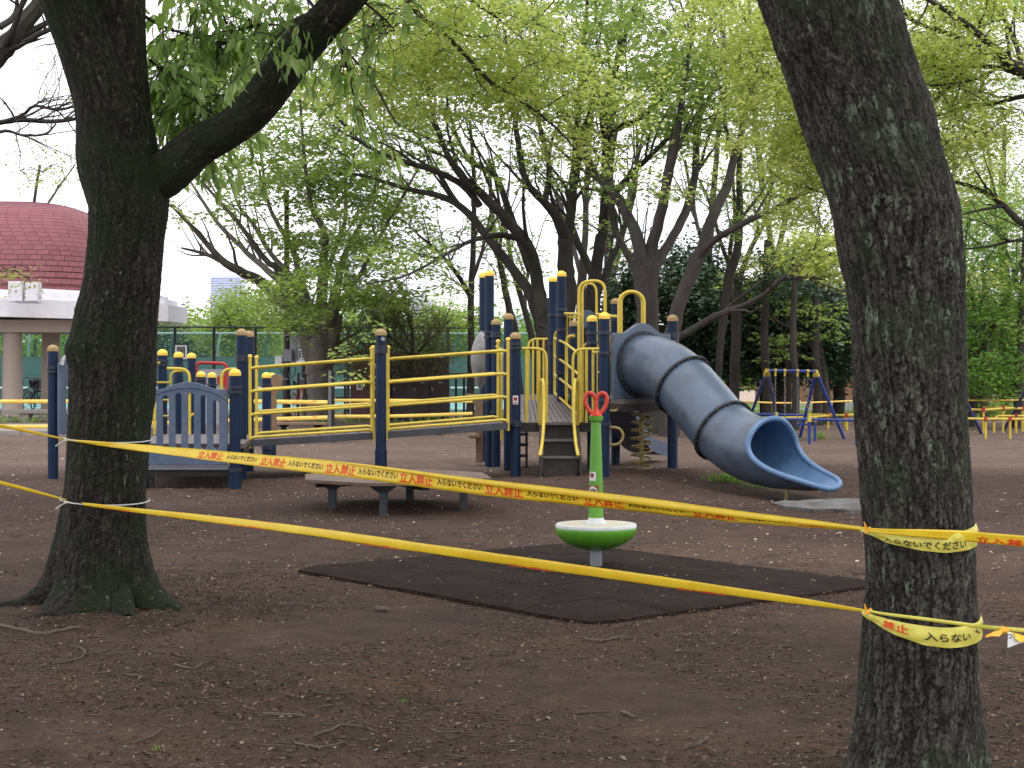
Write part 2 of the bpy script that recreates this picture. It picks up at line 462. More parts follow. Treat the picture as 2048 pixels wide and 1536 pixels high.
def ground_material():
    m, nt, b = new_mat('dirt')
    b.inputs['Specular IOR Level'].default_value = 0.15
    b.inputs['Roughness'].default_value = 0.95
    vec = coords(nt)
    tc = nt.nodes.new('ShaderNodeTexCoord'); sep = nt.nodes.new('ShaderNodeSeparateXYZ')
    nt.links.new(tc.outputs['Object'], sep.inputs[0])
    n1 = noise_node(nt, 0.55, 7, 0.6, vec)
    n2 = noise_node(nt, 5.0, 9, 0.7, vec)
    n3 = noise_node(nt, 46.0, 6, 0.72, vec)
    n4 = noise_node(nt, 190.0, 3, 0.7, vec)
    n5 = noise_node(nt, 1.1, 8, 0.66, coords(nt, (1, 1, 1)))
    base = ramp(nt, n1.outputs['Fac'], [(0.36, (0.070, 0.045, 0.034)), (0.64, (0.115, 0.078, 0.060))])
    mid = ramp(nt, n2.outputs['Fac'], [(0.3, (0.6, 0.58, 0.58)), (0.7, (1.25, 1.22, 1.2))])
    c = mixc(nt, 1.0, base, mid, 'MULTIPLY')
    # reddish leaf mould in patches near the trees
    lit = ramp(nt, n5.outputs['Fac'], [(0.52, (0, 0, 0)), (0.66, (1, 1, 1))])
    mr = nt.nodes.new('ShaderNodeMapRange'); mr.inputs['From Min'].default_value = 6.0; mr.inputs['From Max'].default_value = 19.0
    mr.inputs['To Min'].default_value = 0.75; mr.inputs['To Max'].default_value = 0.15
    nt.links.new(sep.outputs['Y'], mr.inputs['Value'])
    lm = nt.nodes.new('ShaderNodeMath'); lm.operation = 'MULTIPLY'
    nt.links.new(lit, lm.inputs[0]); nt.links.new(mr.outputs[0], lm.inputs[1])
    mould = ramp(nt, n3.outputs['Fac'], [(0.35, (0.055, 0.030, 0.019)), (0.65, (0.17, 0.10, 0.064))])
    c = mixc(nt, lm.outputs[0], c, mould)
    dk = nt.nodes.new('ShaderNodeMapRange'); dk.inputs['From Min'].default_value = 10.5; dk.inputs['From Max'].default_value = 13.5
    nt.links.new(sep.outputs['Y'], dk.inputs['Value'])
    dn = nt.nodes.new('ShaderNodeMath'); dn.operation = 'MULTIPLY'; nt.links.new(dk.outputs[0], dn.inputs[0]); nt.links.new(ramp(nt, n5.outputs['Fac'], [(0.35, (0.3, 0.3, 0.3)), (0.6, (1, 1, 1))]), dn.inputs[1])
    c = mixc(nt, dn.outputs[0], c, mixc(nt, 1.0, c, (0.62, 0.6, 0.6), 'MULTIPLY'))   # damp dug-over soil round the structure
    # trodden, drier soil in the open middle, its stronger light put into the colour
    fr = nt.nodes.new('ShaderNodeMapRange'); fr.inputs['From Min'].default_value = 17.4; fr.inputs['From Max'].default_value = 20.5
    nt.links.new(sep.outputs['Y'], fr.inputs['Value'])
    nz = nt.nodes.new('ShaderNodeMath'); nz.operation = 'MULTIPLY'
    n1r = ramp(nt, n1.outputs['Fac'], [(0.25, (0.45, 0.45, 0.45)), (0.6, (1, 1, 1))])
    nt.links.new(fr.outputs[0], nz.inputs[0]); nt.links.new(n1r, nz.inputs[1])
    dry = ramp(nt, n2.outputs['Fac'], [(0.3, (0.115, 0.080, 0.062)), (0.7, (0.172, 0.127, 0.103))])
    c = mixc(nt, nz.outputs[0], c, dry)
    g = ramp(nt, n3.outputs['Fac'], [(0.3, (0.55, 0.55, 0.55)), (0.5, (1, 1, 1)), (0.72, (1.5, 1.45, 1.4))])
    c = mixc(nt, 0.7, c, g, 'MULTIPLY')
    sp = ramp(nt, n4.outputs['Fac'], [(0.66, (0, 0, 0)), (0.74, (1, 1, 1))])
    c = mixc(nt, sp, c, (0.16, 0.135, 0.125))
    nt.links.new(c, b.inputs['Base Color'])
    add = nt.nodes.new('ShaderNodeMath'); add.operation = 'ADD'
    a2 = nt.nodes.new('ShaderNodeMath'); a2.operation = 'MULTIPLY'; a2.inputs[1].default_value = 0.5
    nt.links.new(n4.outputs['Fac'], a2.inputs[0])
    nt.links.new(n3.outputs['Fac'], add.inputs[0]); nt.links.new(a2.outputs[0], add.inputs[1])
    bump(nt, b, add.outputs[0], 0.9, 0.012)
    return m
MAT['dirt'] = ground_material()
rows = np.concatenate([np.linspace(-25, 1.5, 22), 2.0 + (np.linspace(0, 1, 520) ** 2.1) * 58, np.geomspace(64, 3500, 30)])
uu = np.linspace(-1, 1, 361)
def ground_x(u, y):
    inner = 0.36 * max(y, 0) + 1.2
    outer = max(30, abs(y) * 2.2)
    a = np.abs(u)
    x = np.where(a < 0.86, a / 0.86 * inner, inner + ((a - 0.86) / 0.14) ** 2 * (outer - inner))
    return np.sign(u) * x
gv = np.concatenate([np.stack([ground_x(uu, y), np.full_like(uu, y)], 1) for y in rows])
gh = ground_h(gv[:, 0], gv[:, 1])
near = (gv[:, 1] > 2) & (gv[:, 1] < 30)
fine = np.zeros(len(gv))
fine[near] = 0.009 * fbm(np.stack([gv[near, 0] * 4, gv[near, 1] * 4, np.full(near.sum(), 3.3)], 1), 4)
flat = np.exp(-(((gv[:, 0] - 0.4) ** 2 + (gv[:, 1] - 9.0) ** 2) / 1.9 ** 2))
gvv = np.column_stack([gv, gh + fine * (1 - flat) - 0.012 * flat])
nr, nc = len(rows), len(uu)
idx = np.arange(nr * nc).reshape(nr, nc)
gq = np.stack([idx[:-1, :-1], idx[:-1, 1:], idx[1:, 1:], idx[1:, :-1]], -1).reshape(-1, 4)
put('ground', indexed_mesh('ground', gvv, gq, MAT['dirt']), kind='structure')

def sheet(name, pts, z, mat, kind='structure', parent=None, thick=None):
    mb = MB()
    if thick: mb.prism([(p[0], p[1]) for p in pts], z - thick, z)
    else: mb.add([(p[0], p[1], z) for p in pts], [tuple(range(len(pts)))])
    return mb.build(name, mat, parent, smooth=False, kind=kind, bevel=0)
MAT['pale_path'] = M('pale_concrete_path', (0.3, 0.265, 0.25), (0.4, 0.36, 0.33), 0.85, scale=2.5, bmp=0.2, col3=(0.2, 0.16, 0.14), s3=(0.55, 0.75), scale3=6)
MAT['lawn'] = M('lawn', (0.07, 0.13, 0.03), (0.13, 0.2, 0.05), 0.9, scale=1.2, bmp=0.6, bscale=40, bdist=0.05, col3=(0.2, 0.15, 0.09), s3=(0.5, 0.7), scale3=3)
MAT['sunny_sand'] = M('pale_sand', (0.5, 0.4, 0.3), (0.42, 0.33, 0.25), 0.9, scale=2)
# pale path in front of the pavilion, and the court, lawn and kerb behind the playground
sheet('path', [(-18, 29.5), (-7.2, 29.5), (-6.9, 33.5), (-18, 33.5)], 0.075, MAT['pale_path'], thick=0.2)
sheet('pavement', [(4.5, 37.0), (26, 34.0), (26, 35.6), (4.5, 38.6)], 0.07, MAT['pale_path'], thick=0.2)
sheet('lawn', [(5.0, 38.7), (40, 35.4), (46, 54), (8, 56)], 0.05, MAT['lawn'], thick=0.2)
sheet('tennis_court', [(-40, 46), (7.5, 46), (7.5, 61.5), (-40, 61.5)], 0.06, MAT['court'], thick=0.2)
sheet('plaza', [(8, 56.5), (46, 54.5), (70, 90), (8, 92)], 0.06, MAT['sunny_sand'], thick=0.2)
mbl = MB()
for y in (47.5, 57.8): mbl.add([(-40, y, 0.066), (7.4, y, 0.066), (7.4, y + 0.35, 0.066), (-40, y + 0.35, 0.066)], [(0, 1, 2, 3)])
mbl.build('court_line', MAT['white_plastic'], smooth=False, kind='structure')

# ------------------------------------------------------------------ bark of the two near trees
def bark_material(name, dark, light, moss, lichen, moss_lo, moss_hi, lichen_amt=(0.62, 0.7)):
    m, nt, b = new_mat(name)
    b.inputs['Roughness'].default_value = 0.85; b.inputs['Specular IOR Level'].default_value = 0.25
    at = nt.nodes.new('ShaderNodeAttribute'); at.attribute_name = 'ridge'
    vec = coords(nt)
    n = noise_node(nt, 22, 7, 0.7, vec)
    nf = noise_node(nt, 90, 5, 0.7, coords(nt, (1, 1, 0.5)))
    c = ramp(nt, at.outputs['Fac'], [(0.22, tuple(k * 0.45 for k in dark)), (0.5, dark), (0.8, light), (1.0, tuple(min(1, k * 2.2) for k in light))])  # ridge tops paled: light caught on raised edges is put into the colour
    c = mixc(nt, 0.8, c, ramp(nt, nf.outputs['Fac'], [(0.3, (0.5, 0.5, 0.5)), (0.7, (1.4, 1.4, 1.4))]), 'MULTIPLY')
    nm = noise_node(nt, 2.6, 6, 0.65, vec)
    mm = ramp(nt, nm.outputs['Fac'], [(moss_lo, (0, 0, 0)), (moss_hi, (1, 1, 1))])
    c = mixc(nt, mm, c, mixc(nt, nf.outputs['Fac'], moss, tuple(k * 2.2 for k in moss)))
    nl = noise_node(nt, 34, 4, 0.6, coords(nt, (1, 1, 0.45)))
    nb = noise_node(nt, 3.5, 3, 0.5, vec)
    lf = nt.nodes.new('ShaderNodeMath'); lf.operation = 'MULTIPLY'
    nt.links.new(ramp(nt, nl.outputs['Fac'], [(lichen_amt[0], (0, 0, 0)), (lichen_amt[1], (1, 1, 1))]), lf.inputs[0])
    nt.links.new(ramp(nt, nb.outputs['Fac'], [(0.4, (0.2, 0.2, 0.2)), (0.62, (1, 1, 1))]), lf.inputs[1])
    lr = nt.nodes.new('ShaderNodeMath'); lr.operation = 'MULTIPLY'
    nt.links.new(lf.outputs[0], lr.inputs[0]); nt.links.new(ramp(nt, at.outputs['Fac'], [(0.5, (0.0, 0.0, 0.0)), (0.72, (1, 1, 1))]), lr.inputs[1])
    c = mixc(nt, lr.outputs[0], c, lichen)
    nt.links.new(c, b.inputs['Base Color'])
    bump(nt, b, nf.outputs['Fac'], 0.8, 0.006)
    return m
MAT['bark_left'] = bark_material('mossy_bark', (0.009, 0.008, 0.006), (0.027, 0.025, 0.019), (0.008, 0.013, 0.004), (0.17, 0.18, 0.15), 0.44, 0.66)
MAT['bark_right'] = bark_material('fissured_bark', (0.014, 0.012, 0.010), (0.046, 0.042, 0.035), (0.018, 0.024, 0.013), (0.15, 0.185, 0.135), 0.5, 0.7, (0.55, 0.66))

def bark_sweep(rings, na, nv, seed, amp, cell, zst, up_axis=True, lobes=None):
    """rings: (x, y, z, r) down a stem; returns vertices, quads and the ridge attribute"""
    P = np.array(smooth_path(rings, 8))
    s = np.concatenate([[0], np.cumsum(np.linalg.norm(np.diff(P[:, :3], axis=0), axis=1))])
    t = np.linspace(0, s[-1], nv)
    Q = np.stack([np.interp(t, s, P[:, k]) for k in range(4)], 1)
    T = np.gradient(Q[:, :3], axis=0); T /= np.linalg.norm(T, axis=1)[:, None]
    if up_axis:
        U = np.tile([1.0, 0, 0], (nv, 1)); V = np.tile([0, 1.0, 0], (nv, 1))
    else:
        V = np.tile([0, 1.0, 0], (nv, 1)); V -= T * (V * T).sum(1)[:, None]; V /= np.linalg.norm(V, axis=1)[:, None]
        U = np.cross(V, T)
    a = np.linspace(0, 2 * np.pi, na, endpoint=False)
    ca, sa = np.cos(a), np.sin(a)
    R = np.repeat(Q[:, 3:4], na, 1)
    A = np.repeat(a[None], nv, 0); S = np.repeat(t[:, None], na, 1)
    px = np.cos(A) * R / cell; py = np.sin(A) * R / cell; pz = S / (cell * zst)
    p = np.stack([px, py, pz], -1).reshape(-1, 3) + seed
    st = np.array([1, 1, zst / 1.25])       # squarer grain for the scales
    warp = np.stack([perlin(p * st * 1.1 + 5), perlin(p * st * 1.1 + 40), perlin(p * st * 0.9 + 80)], 1)
    q = p + warp * 0.55
    crack = np.clip(np.abs(perlin(q)) * 3.2, 0, 1); c2 = np.clip(np.abs(perlin(q * 2.1 + 9)) * 3.0, 0, 1)
    scale_ = fbm(p * st * 1.5 + warp * 0.4 + 60, 4)
    hi = fbm(p * st * 3.4 + 20, 3)
    fur = np.clip(np.abs(perlin(p * np.array([0.62, 0.62, 0.30]) + warp * 0.12 + 70)) * 4.5, 0, 1)
    ridge = np.clip(0.34 * crack + 0.30 * fur + 0.10 * c2 + 0.13 * (0.5 + scale_) + 0.16 * (0.5 + hi), 0, 1)
    fine = perlin(p * st * 9.0) * 0.09
    big = perlin(p * 0.16 + 33)
    disp = amp * (ridge + fine - 0.5) + amp * 1.3 * big
    R2 = R + disp.reshape(nv, na)
    if lobes is not None: R2 = R2 * lobes(A, Q[:, 2:3])
    X = Q[:, None, :3] + R2[:, :, None] * (ca[None, :, None] * U[:, None, :] + sa[None, :, None] * V[:, None, :])
    idx = np.arange(nv * na).reshape(nv, na)
    nx = np.roll(idx, -1, 1)
    F = np.stack([idx[:-1], nx[:-1], nx[1:], idx[1:]], -1).reshape(-1, 4)
    return X.reshape(-1, 3), F, np.clip(ridge + fine * 1.5, 0, 1)
def merge(*parts):
    V = []; F = []; A = []; b = 0
    for v, f, a in parts:
        V.append(v); F.append(f + b); A.append(a); b += len(v)
    return np.concatenate(V), np.concatenate(F), np.concatenate(A)
def pix_ring(py, cx, r, Y):
    p = W(cx, py, Y)
    return (p.x, p.y, p.z, r / FPX * Y)

YL, YR = 8.1, 4.55
left_prof = [(1232, 196, 150), (1205, 197, 138), (1180, 198, 118), (1150, 200, 104), (1110, 202, 96), (1070, 204, 89), (1000, 210, 82), (940, 214, 81), (880, 216, 80), (800, 223, 82), (740, 225, 83), (720, 224, 85), (695, 222, 87), (668, 228, 83), (620, 235, 80), (560, 246, 74), (480, 252, 72), (420, 256, 76), (360, 254, 82), (320, 248, 84)]
right_prof = [(1620, 1818, 178), (1585, 1822, 156), (1536, 1828, 138), (1450, 1838, 121), (1350, 1842, 112), (1250, 1840, 109), (1150, 1837, 105), (1000, 1832, 105), (800, 1820, 108), (600, 1811, 111), (500, 1797, 119), (400, 1786, 126), (300, 1751, 124), (200, 1722, 126), (100, 1686, 132), (0, 1653, 136), (-120, 1605, 130), (-300, 1530, 122), (-600, 1430, 112), (-1000, 1330, 100)]
def trunk_at(prof, Y, z):
    """centre x and radius of a near trunk at height z"""
    py = HY + (CAM_H - z) * FPX / Y
    ys = [p[0] for p in prof][::-1]
    cx = np.interp(py, ys, [p[1] for p in prof][::-1]); r = np.interp(py, ys, [p[2] for p in prof][::-1])
    return (cx - CX) / FPX * Y, r / FPX * Y

left_tree = thing('mossy_tree', 'large dark mossy tree forking low, in the left foreground', 'tree', W(200, 1214, YL))
def lob(A, z):
    k = np.exp(-np.clip(z, 0, 9) / 0.13)
    return 1 + k * (0.26 * np.cos(A * 4 + 0.7) + 0.16 * np.cos(A * 7 + 2.1) + 0.08 * np.cos(A * 11))
lt = bark_sweep([pix_ring(y, c, r, YL) for y, c, r in left_prof], 250, 640, 3.1, 0.012, 0.024, 4.0, lobes=lob)
stemA = bark_sweep([pix_ring(*q, YL) for q in [(430, 243, 62), (330, 222, 66), (230, 213, 62), (120, 182, 62), (0, 138, 60), (-140, 80, 58), (-400, -20, 50), (-800, -160, 40)]], 120, 300, 14.2, 0.008, 0.028, 2.6)
stemB = bark_sweep([pix_ring(*q, YL + 0.08) for q in [(420, 262, 54), (330, 262, 60), (230, 248, 54), (120, 240, 51), (0, 237, 50), (-150, 238, 48), (-500, 262, 42), (-900, 300, 34)]], 110, 300, 24.2, 0.008, 0.028, 2.6)
def br(px, py, r, dY):
    p = W(px, py, YL + dY); return (p.x, p.y, p.z, r / FPX * (YL + dY))
limb = bark_sweep([br(270, 392, 36, 0), (br(330, 350, 43, -0.02)), br(395, 293, 40, -0.04), br(455, 262, 36, -0.06), br(512, 215, 38, -0.08), br(556, 155, 39, -0.1), br(600, 95, 40, -0.1), br(650, 42, 38, -0.1), br(700, -15, 36, -0.1), br(780, -110, 30, -0.05), br(900, -300, 26, 0), br(1050, -560, 20, 0)], 100, 330, 34.2, 0.006, 0.026, 2.6, up_axis=False)
roots = []
for k, pts in enumerate([[(150, 1150, 34, 0.05), (100, 1185, 30, -0.08), (50, 1215, 22, -0.15), (-10, 1243, 14, -0.2), (-80, 1268, 6, -0.28)],
                         [(190, 1180, 36, -0.12), (165, 1218, 30, -0.25), (125, 1243, 20, -0.36), (70, 1266, 11, -0.48), (10, 1285, 5, -0.6)],
                         [(235, 1190, 30, -0.15), (245, 1226, 24, -0.3), (255, 1248, 12, -0.4)],
                         [(265, 1170, 38, -0.03), (300, 1200, 28, -0.08), (335, 1220, 17, -0.13), (372, 1232, 7, -0.2)]]):
    rr = []
    for px, py, r, dY in pts:
        p = W(px, py, YL + dY); rr.append((p.x, p.y, max(p.z, -0.02 + gz(p.x, p.y)) , r / FPX * YL))
    roots.append(bark_sweep(rr, 36, 90, 50 + 7.7 * k, 0.004, 0.024, 2.4, up_axis=False))
V_, F_, A_ = merge(lt, *roots)
o_ = origin_of(left_tree)
put('trunk', indexed_mesh('trunk', V_, F_, MAT['bark_left'], o_, attrs={'ridge': A_}), left_tree, o_)
for part in (stemA, stemB, limb):
    put('branch', indexed_mesh('branch', part[0], part[1], MAT['bark_left'], o_, attrs={'ridge': part[2]}), left_tree, o_)

right_tree = thing('leaning_tree', 'rough barked leaning tree wrapped with yellow tape in the right foreground', 'tree', W(1820, 1584, YR))
rt = bark_sweep([pix_ring(y, c, r, YR) for y, c, r in right_prof], 340, 1020, 7.7, 0.0115, 0.0155, 3.3, lobes=lambda A, z: 1 + np.exp(-np.clip(z, 0, 9) / 0.1) * 0.14 * np.cos(A * 5 + 1))
o_ = origin_of(right_tree)
put('trunk', indexed_mesh('trunk', rt[0], rt[1], MAT['bark_right'], o_, attrs={'ridge': rt[2]}), right_tree, o_)

# ------------------------------------------------------------------ growing trees
MAT['bark_far'] = M('grey_brown_bark', (0.045, 0.037, 0.032), (0.095, 0.082, 0.073), 0.9, scale=3.5, bmp=0.6, bscale=30, bdist=0.02, stretch=(1, 1, 0.35), col3=(0.05, 0.065, 0.03), s3=(0.55, 0.75), scale3=1.6)
MAT['bark_pale'] = M('pale_grey_bark', (0.12, 0.105, 0.09), (0.22, 0.195, 0.17), 0.9, scale=3.5, bmp=0.6, bscale=30, bdist=0.02, stretch=(1, 1, 0.3), col3=(0.05, 0.055, 0.03), s3=(0.5, 0.7), scale3=1.6)
MAT['bark_dark'] = M('dark_bark', (0.03, 0.026, 0.022), (0.065, 0.055, 0.048), 0.9, scale=3.5, bmp=0.5, bscale=30, bdist=0.02, stretch=(1, 1, 0.35), col3=(0.03, 0.045, 0.015), s3=(0.5, 0.7), scale3=1.6)
MAT['leaf_lime'] = leaf_mat('lime_leaf', (0.30, 0.36, 0.10), (0.43, 0.49, 0.17), 0.66, (0.57, 0.61, 0.28))
MAT['leaf_fresh'] = leaf_mat('fresh_leaf', (0.17, 0.25, 0.07), (0.30, 0.40, 0.13), 0.62, (0.45, 0.53, 0.22))
MAT['leaf_mid'] = leaf_mat('mid_green_leaf', (0.09, 0.18, 0.045), (0.18, 0.31, 0.075), 0.52, (0.32, 0.45, 0.14))
MAT['leaf_dark'] = leaf_mat('evergreen_leaf', (0.03, 0.058, 0.036), (0.06, 0.10, 0.055), 0.18, (0.13, 0.19, 0.11), gloss=0.07)
MAT['leaf_near'] = leaf_mat('near_leaf', (0.19, 0.31, 0.08), (0.32, 0.46, 0.14), 0.64, (0.5, 0.62, 0.28), gloss=0.05)
MAT['leaf_olive'] = leaf_mat('olive_leaf', (0.13, 0.13, 0.075), (0.22, 0.22, 0.13), 0.4)

def leaf_quads(C, axis, nrm, L, Wd):
    """rhombus leaves: centre of base C, unit axis, normal, length, width"""
    side = np.cross(axis, nrm); side /= np.linalg.norm(side, axis=1)[:, None] + 1e-9
    n2 = np.cross(side, axis)
    mid = C + axis * (L * 0.45)[:, None] + n2 * (L * 0.10)[:, None]
    tip = C + axis * L[:, None]
    return np.stack([C, mid - side * (Wd / 2)[:, None], tip, mid + side * (Wd / 2)[:, None]], 1)
def unit(v): return v / (np.linalg.norm(v, axis=-1, keepdims=True) + 1e-9)

def spray_leaves(S, rng, n, rs, L, flat=0.18, droop=0.25, colvar=None):
    """S (m,3) spray centres; layered sprays of leaves round each"""
    m = len(S)
    a = rng.uniform(0, 2 * np.pi, (m, n)); r = rs * np.sqrt(rng.uniform(0.02, 1, (m, n)))
    tilt = rng.uniform(-0.35, 0.35, (m, 1, 2))
    dx, dy = np.cos(a) * r, np.sin(a) * r
    dz = rng.normal(0, flat * rs, (m, n)) - 0.18 * r + dx * tilt[..., 0] + dy * tilt[..., 1]
    C = S[:, None, :] + np.stack([dx, dy, dz], -1)
    yaw = a + rng.normal(0, 0.9, (m, n))
    ax = unit(np.stack([np.cos(yaw), np.sin(yaw), -droop + rng.normal(0, 0.3, (m, n))], -1))
    nr_ = unit(np.stack([rng.normal(0, 0.55, (m, n)), rng.normal(0, 0.55, (m, n)), np.ones((m, n))], -1))
    ll = L * rng.uniform(0.6, 1.3, (m, n))
    rnd = np.clip(rng.uniform(0, 1, (m, 1)) * 0.5 + rng.uniform(0, 0.5, (m, n)) + (0 if colvar is None else colvar), 0, 1)
    C = C.reshape(-1, 3)
    return leaf_quads(C, ax.reshape(-1, 3), nr_.reshape(-1, 3), ll.reshape(-1), (ll * 0.52).reshape(-1)), rnd.reshape(-1)

def grow(root, Y, limbs, blobs, bark, leafm, seed=1, L=0.075, rs=0.38, nleaf=34, kids=5, kid_len=(0.8, 2.0), flat=0.18, twig_r=0.006, trunk_label=None, side_leaves=0.4, fan=0.8):
    """limbs: [(name, [(px, py, width_px, dY)...])]; blobs: [(px, py, rx, ry, dY, rY, n)] in photo pixels at distance Y"""
    rng = np.random.default_rng(seed)
    org = origin_of(root)
    nodes = []; dirs = []; rads = []
    trunkMB = MB()
    for li, (nm, pts) in enumerate(limbs):
        row = []
        for q in pts:
            px, py, w = q[:3]; dY = q[3] if len(q) > 3 else 0
            p = W(px, py, Y + dY); row.append((p.x, p.y, max(p.z, -0.15), w / 2 / FPX * (Y + dY)))
        P = np.array(smooth_path(row, 5))
        P[1:-1, :3] += rng.normal(0, 0.07, (len(P) - 2, 3)) * P[1:-1, 3:4]
        mb = trunkMB if nm == 'trunk' else MB()
        mb.tube([Vector(p[:3]) for p in P], [max(p[3], 0.004) for p in P], 12 if P[0, 3] > 0.12 else 8)
        if nm != 'trunk': mb.build('branch', bark, root)
        T = unit(np.gradient(P[:, :3], axis=0))
        nodes.append(P[:, :3]); dirs.append(T); rads.append(P[:, 3])
    if trunkMB.v: trunkMB.build('trunk', bark, root, label=trunk_label)
    tp = []; tr = []
    base_nodes = [n.copy() for n in nodes]
    kidtips = []
    for li, (nm, pts) in enumerate(limbs):
        Pn, Tn, Rn = base_nodes[li], dirs[li], rads[li]
        kk = kids if nm != 'trunk' else 0
        for k in range(kk):
            i = int(rng.uniform(0.3, 0.98) * (len(Pn) - 1))
            d = unit(Tn[i] * fan + rng.normal(0, 0.45, 3) + np.array([0, 0, 0.22]))
            ln = rng.uniform(*kid_len)
            r0 = min(Rn[i] * 0.5, 0.045)
            q = [Pn[i]]; dd = d
            for s in range(6):
                dd = unit(dd + rng.normal(0, 0.15, 3) + np.array([0, 0, 0.03]))
                q.append(q[-1] + dd * ln / 6)
            q = np.array(q)
            tp.append(q); tr.append(np.linspace(r0, twig_r * 0.8, 7))
            nodes.append(q[2:]); dirs.append(unit(np.gradient(q, axis=0))[2:]); rads.append(np.full(5, twig_r * 1.5))
            if rng.uniform() < side_leaves: kidtips.append(q[3:])
    N = np.concatenate(nodes)
    S = []
    for bl in blobs:
        px, py, rx, ry, dY, rY, n = bl
        u = unit(rng.normal(size=(n, 3))) * (rng.uniform(0.05, 1, (n, 1)) ** (1 / 3))
        YY = Y + dY + u[:, 1] * rY
        X = (px + u[:, 0] * rx - CX) / FPX * YY; Z = CAM_H - (py + u[:, 2] * ry - HY) / FPX * YY
        S.append(np.stack([X, YY, Z], 1))
    S = np.concatenate(S) if S else np.zeros((0, 3))
    S = S[S[:, 2] > 0.35] if len(S) else S
    if len(S):
        order = np.argsort([((N[::3] - s) ** 2).sum(1).min() for s in S])
        tips = N
        for j in order:
            s = S[j]
            d2 = ((tips - s) ** 2).sum(1) + np.maximum(tips[:, 2] - s[2], 0) ** 2
            i = int(np.argmin(d2)); q = tips[i]
            ds = np.linalg.norm(s - q)
            if ds < 0.02: continue
            t = np.linspace(0, 1, 6)[:, None]
            curve = q * (1 - t) + s * t
            curve += np.array([0, 0, 1.0]) * (np.sin(t * np.pi) * ds * 0.10) + np.concatenate([np.zeros((1, 3)), rng.normal(0, 0.045 * ds, (4, 3)), np.zeros((1, 3))])
            tp.append(np.concatenate([curve, curve[-1:] + (curve[-1:] - curve[-2:-1]) * 0.6])); tr.append(np.linspace(twig_r + min(0.012, 0.004 * ds), twig_r * 0.4, 7))
            tips = np.concatenate([tips, curve[2:5]])
    if kidtips:
        KT = np.concatenate(kidtips); S = np.concatenate([S, KT]) if len(S) else KT
    if tp:
        Vt, Ft = tubes_np(np.array(tp), np.array(tr), 4)
        put('twigs', indexed_mesh('twigs', Vt, Ft, bark, org), root, org, kind='stuff')
    if leafm is not None and len(S):
        Q, rnd = spray_leaves(S, rng, nleaf, rs, L, flat)
        put('crown', quads_mesh('crown', Q, leafm, rnd, org), root, org, kind='stuff')
    return S

# ------------------------------------------------------------------ the play structure
PS = thing('play_structure', 'large blue and yellow playground climbing structure with ramps, stairs, railings and a blue tube slide', 'playground structure', (0, 18, 0))
CAP_MESH = {}
def cap_mesh(k):
    if k not in CAP_MESH:
        mb = MB(); mb.lathe([(0.062, 0), (0.063, 0.022)] + [(0.063 * math.cos(a), 0.022 + 0.052 * math.sin(a)) for a in [i * math.pi / 14 for i in range(1, 8)]], n=18)
        CAP_MESH[k] = mb.mesh('cap', MAT[k])
    return CAP_MESH[k]
_cl = MB(); _cl.lathe([(0.058, -0.018), (0.072, -0.016), (0.072, 0.016), (0.058, 0.018)], n=18)
CLAMP = _cl.mesh('clamp', MAT['collar'])
_sl = MB(); _sl.lathe([(0.056, 0.52), (0.064, 0.515), (0.064, -0.1)], n=18)
def post(px, Y, top, cap='cap', clamps=(), r=0.057, sleeve=0.0, label=None):
    x = (px - CX) / FPX * Y; zt = CAM_H - (top - HY) / FPX * Y - 0.07
    c = Vector((x, Y, 0)); g = gz(x, Y)
    mb = MB(); prof = [(r, zt + 0.002), (r, sleeve + 0.0 if sleeve else 0.02 + g)]
    if sleeve: prof = [(r, zt + 0.002), (r, sleeve), (r + 0.008, sleeve - 0.004), (r + 0.008, g - 0.12)]
    else: prof = [(r, zt + 0.002), (r, g - 0.12)]
    mb.lathe(prof[::-1], c, 20)
    me = mb.mesh('post', MAT['navy'], True, (c.x, c.y, 0))
    o = put('post', me, PS, c, label=label)
    s = r / 0.057
    put('cap', cap_mesh(cap), o, c + Vector((0, 0, zt)), scale=(s, s, 1))
    for cy in clamps:
        z = CAM_H - (cy - HY) / FPX * Y
        put('clamp', CLAMP, o, c + Vector((0, 0, z)), scale=(s, s, 1))
    return c
post(106, 17.7, 690, 'cap_worn', (735, 743))
post(150, 18.6, 700)
post(470, 16.3, 738, clamps=(775, 784, 940), sleeve=0.17)
post(288, 16.5, 745)
post(483, 17.6, 658, 'cap_worn', (714, 720, 886))
post(498, 18.9, 662, 'cap_worn', (716, 722, 884))
post(325, 19.0, 699, clamps=(722, 730))
post(357, 20.3, 704, clamps=(732,))
post(383, 21.4, 706)
post(402, 20.4, 743, clamps=(759, 766))
post(424, 22.0, 745, clamps=(770,))
post(533, 20.6, 745, clamps=(772, 896))
post(544, 21.6, 746)
post(762, 17.35, 658, 'cap_worn', (694, 699, 704), sleeve=0.34)
post(1031, 17.7, 665, 'cap_worn', (688, 696, 845, 850))
post(1017, 19.0, 627, 'cap_worn', (684, 690))
post(992, 19.8, 638, 'cap_worn', (666, 672, 824))
post(967, 21.0, 545, clamps=(663,))
post(979, 19.9, 541, clamps=(664, 674, 802))
post(1106, 21.0, 553, clamps=(630, 688, 766))
post(1123, 20.0, 542, clamps=(619, 631, 660, 712, 746))
post(1148, 19.5, 641, 'cap_worn', (668, 676))
post(1184, 18.5, 631, clamps=(666, 686))
post(1209, 17.1, 625, clamps=(666, 706, 800, 848), label='post beside the tube slide')
post(1231, 20.5, 597, 'cap_worn', (640,))
post(1345, 17.9, 630, 'cap_worn', (668, 674, 681))
# small round badge on the middle post of the long ramp
mb = MB(); p = W(766, 678, 17.285); mb.lathe([(0.0, 0.0), (0.022, 0.0), (0.022, 0.006), (0, 0.006)], p, 14, Matrix.Rotation(rad(90), 3, 'X')); mb.build('badge', MAT['light_grey'], PS)

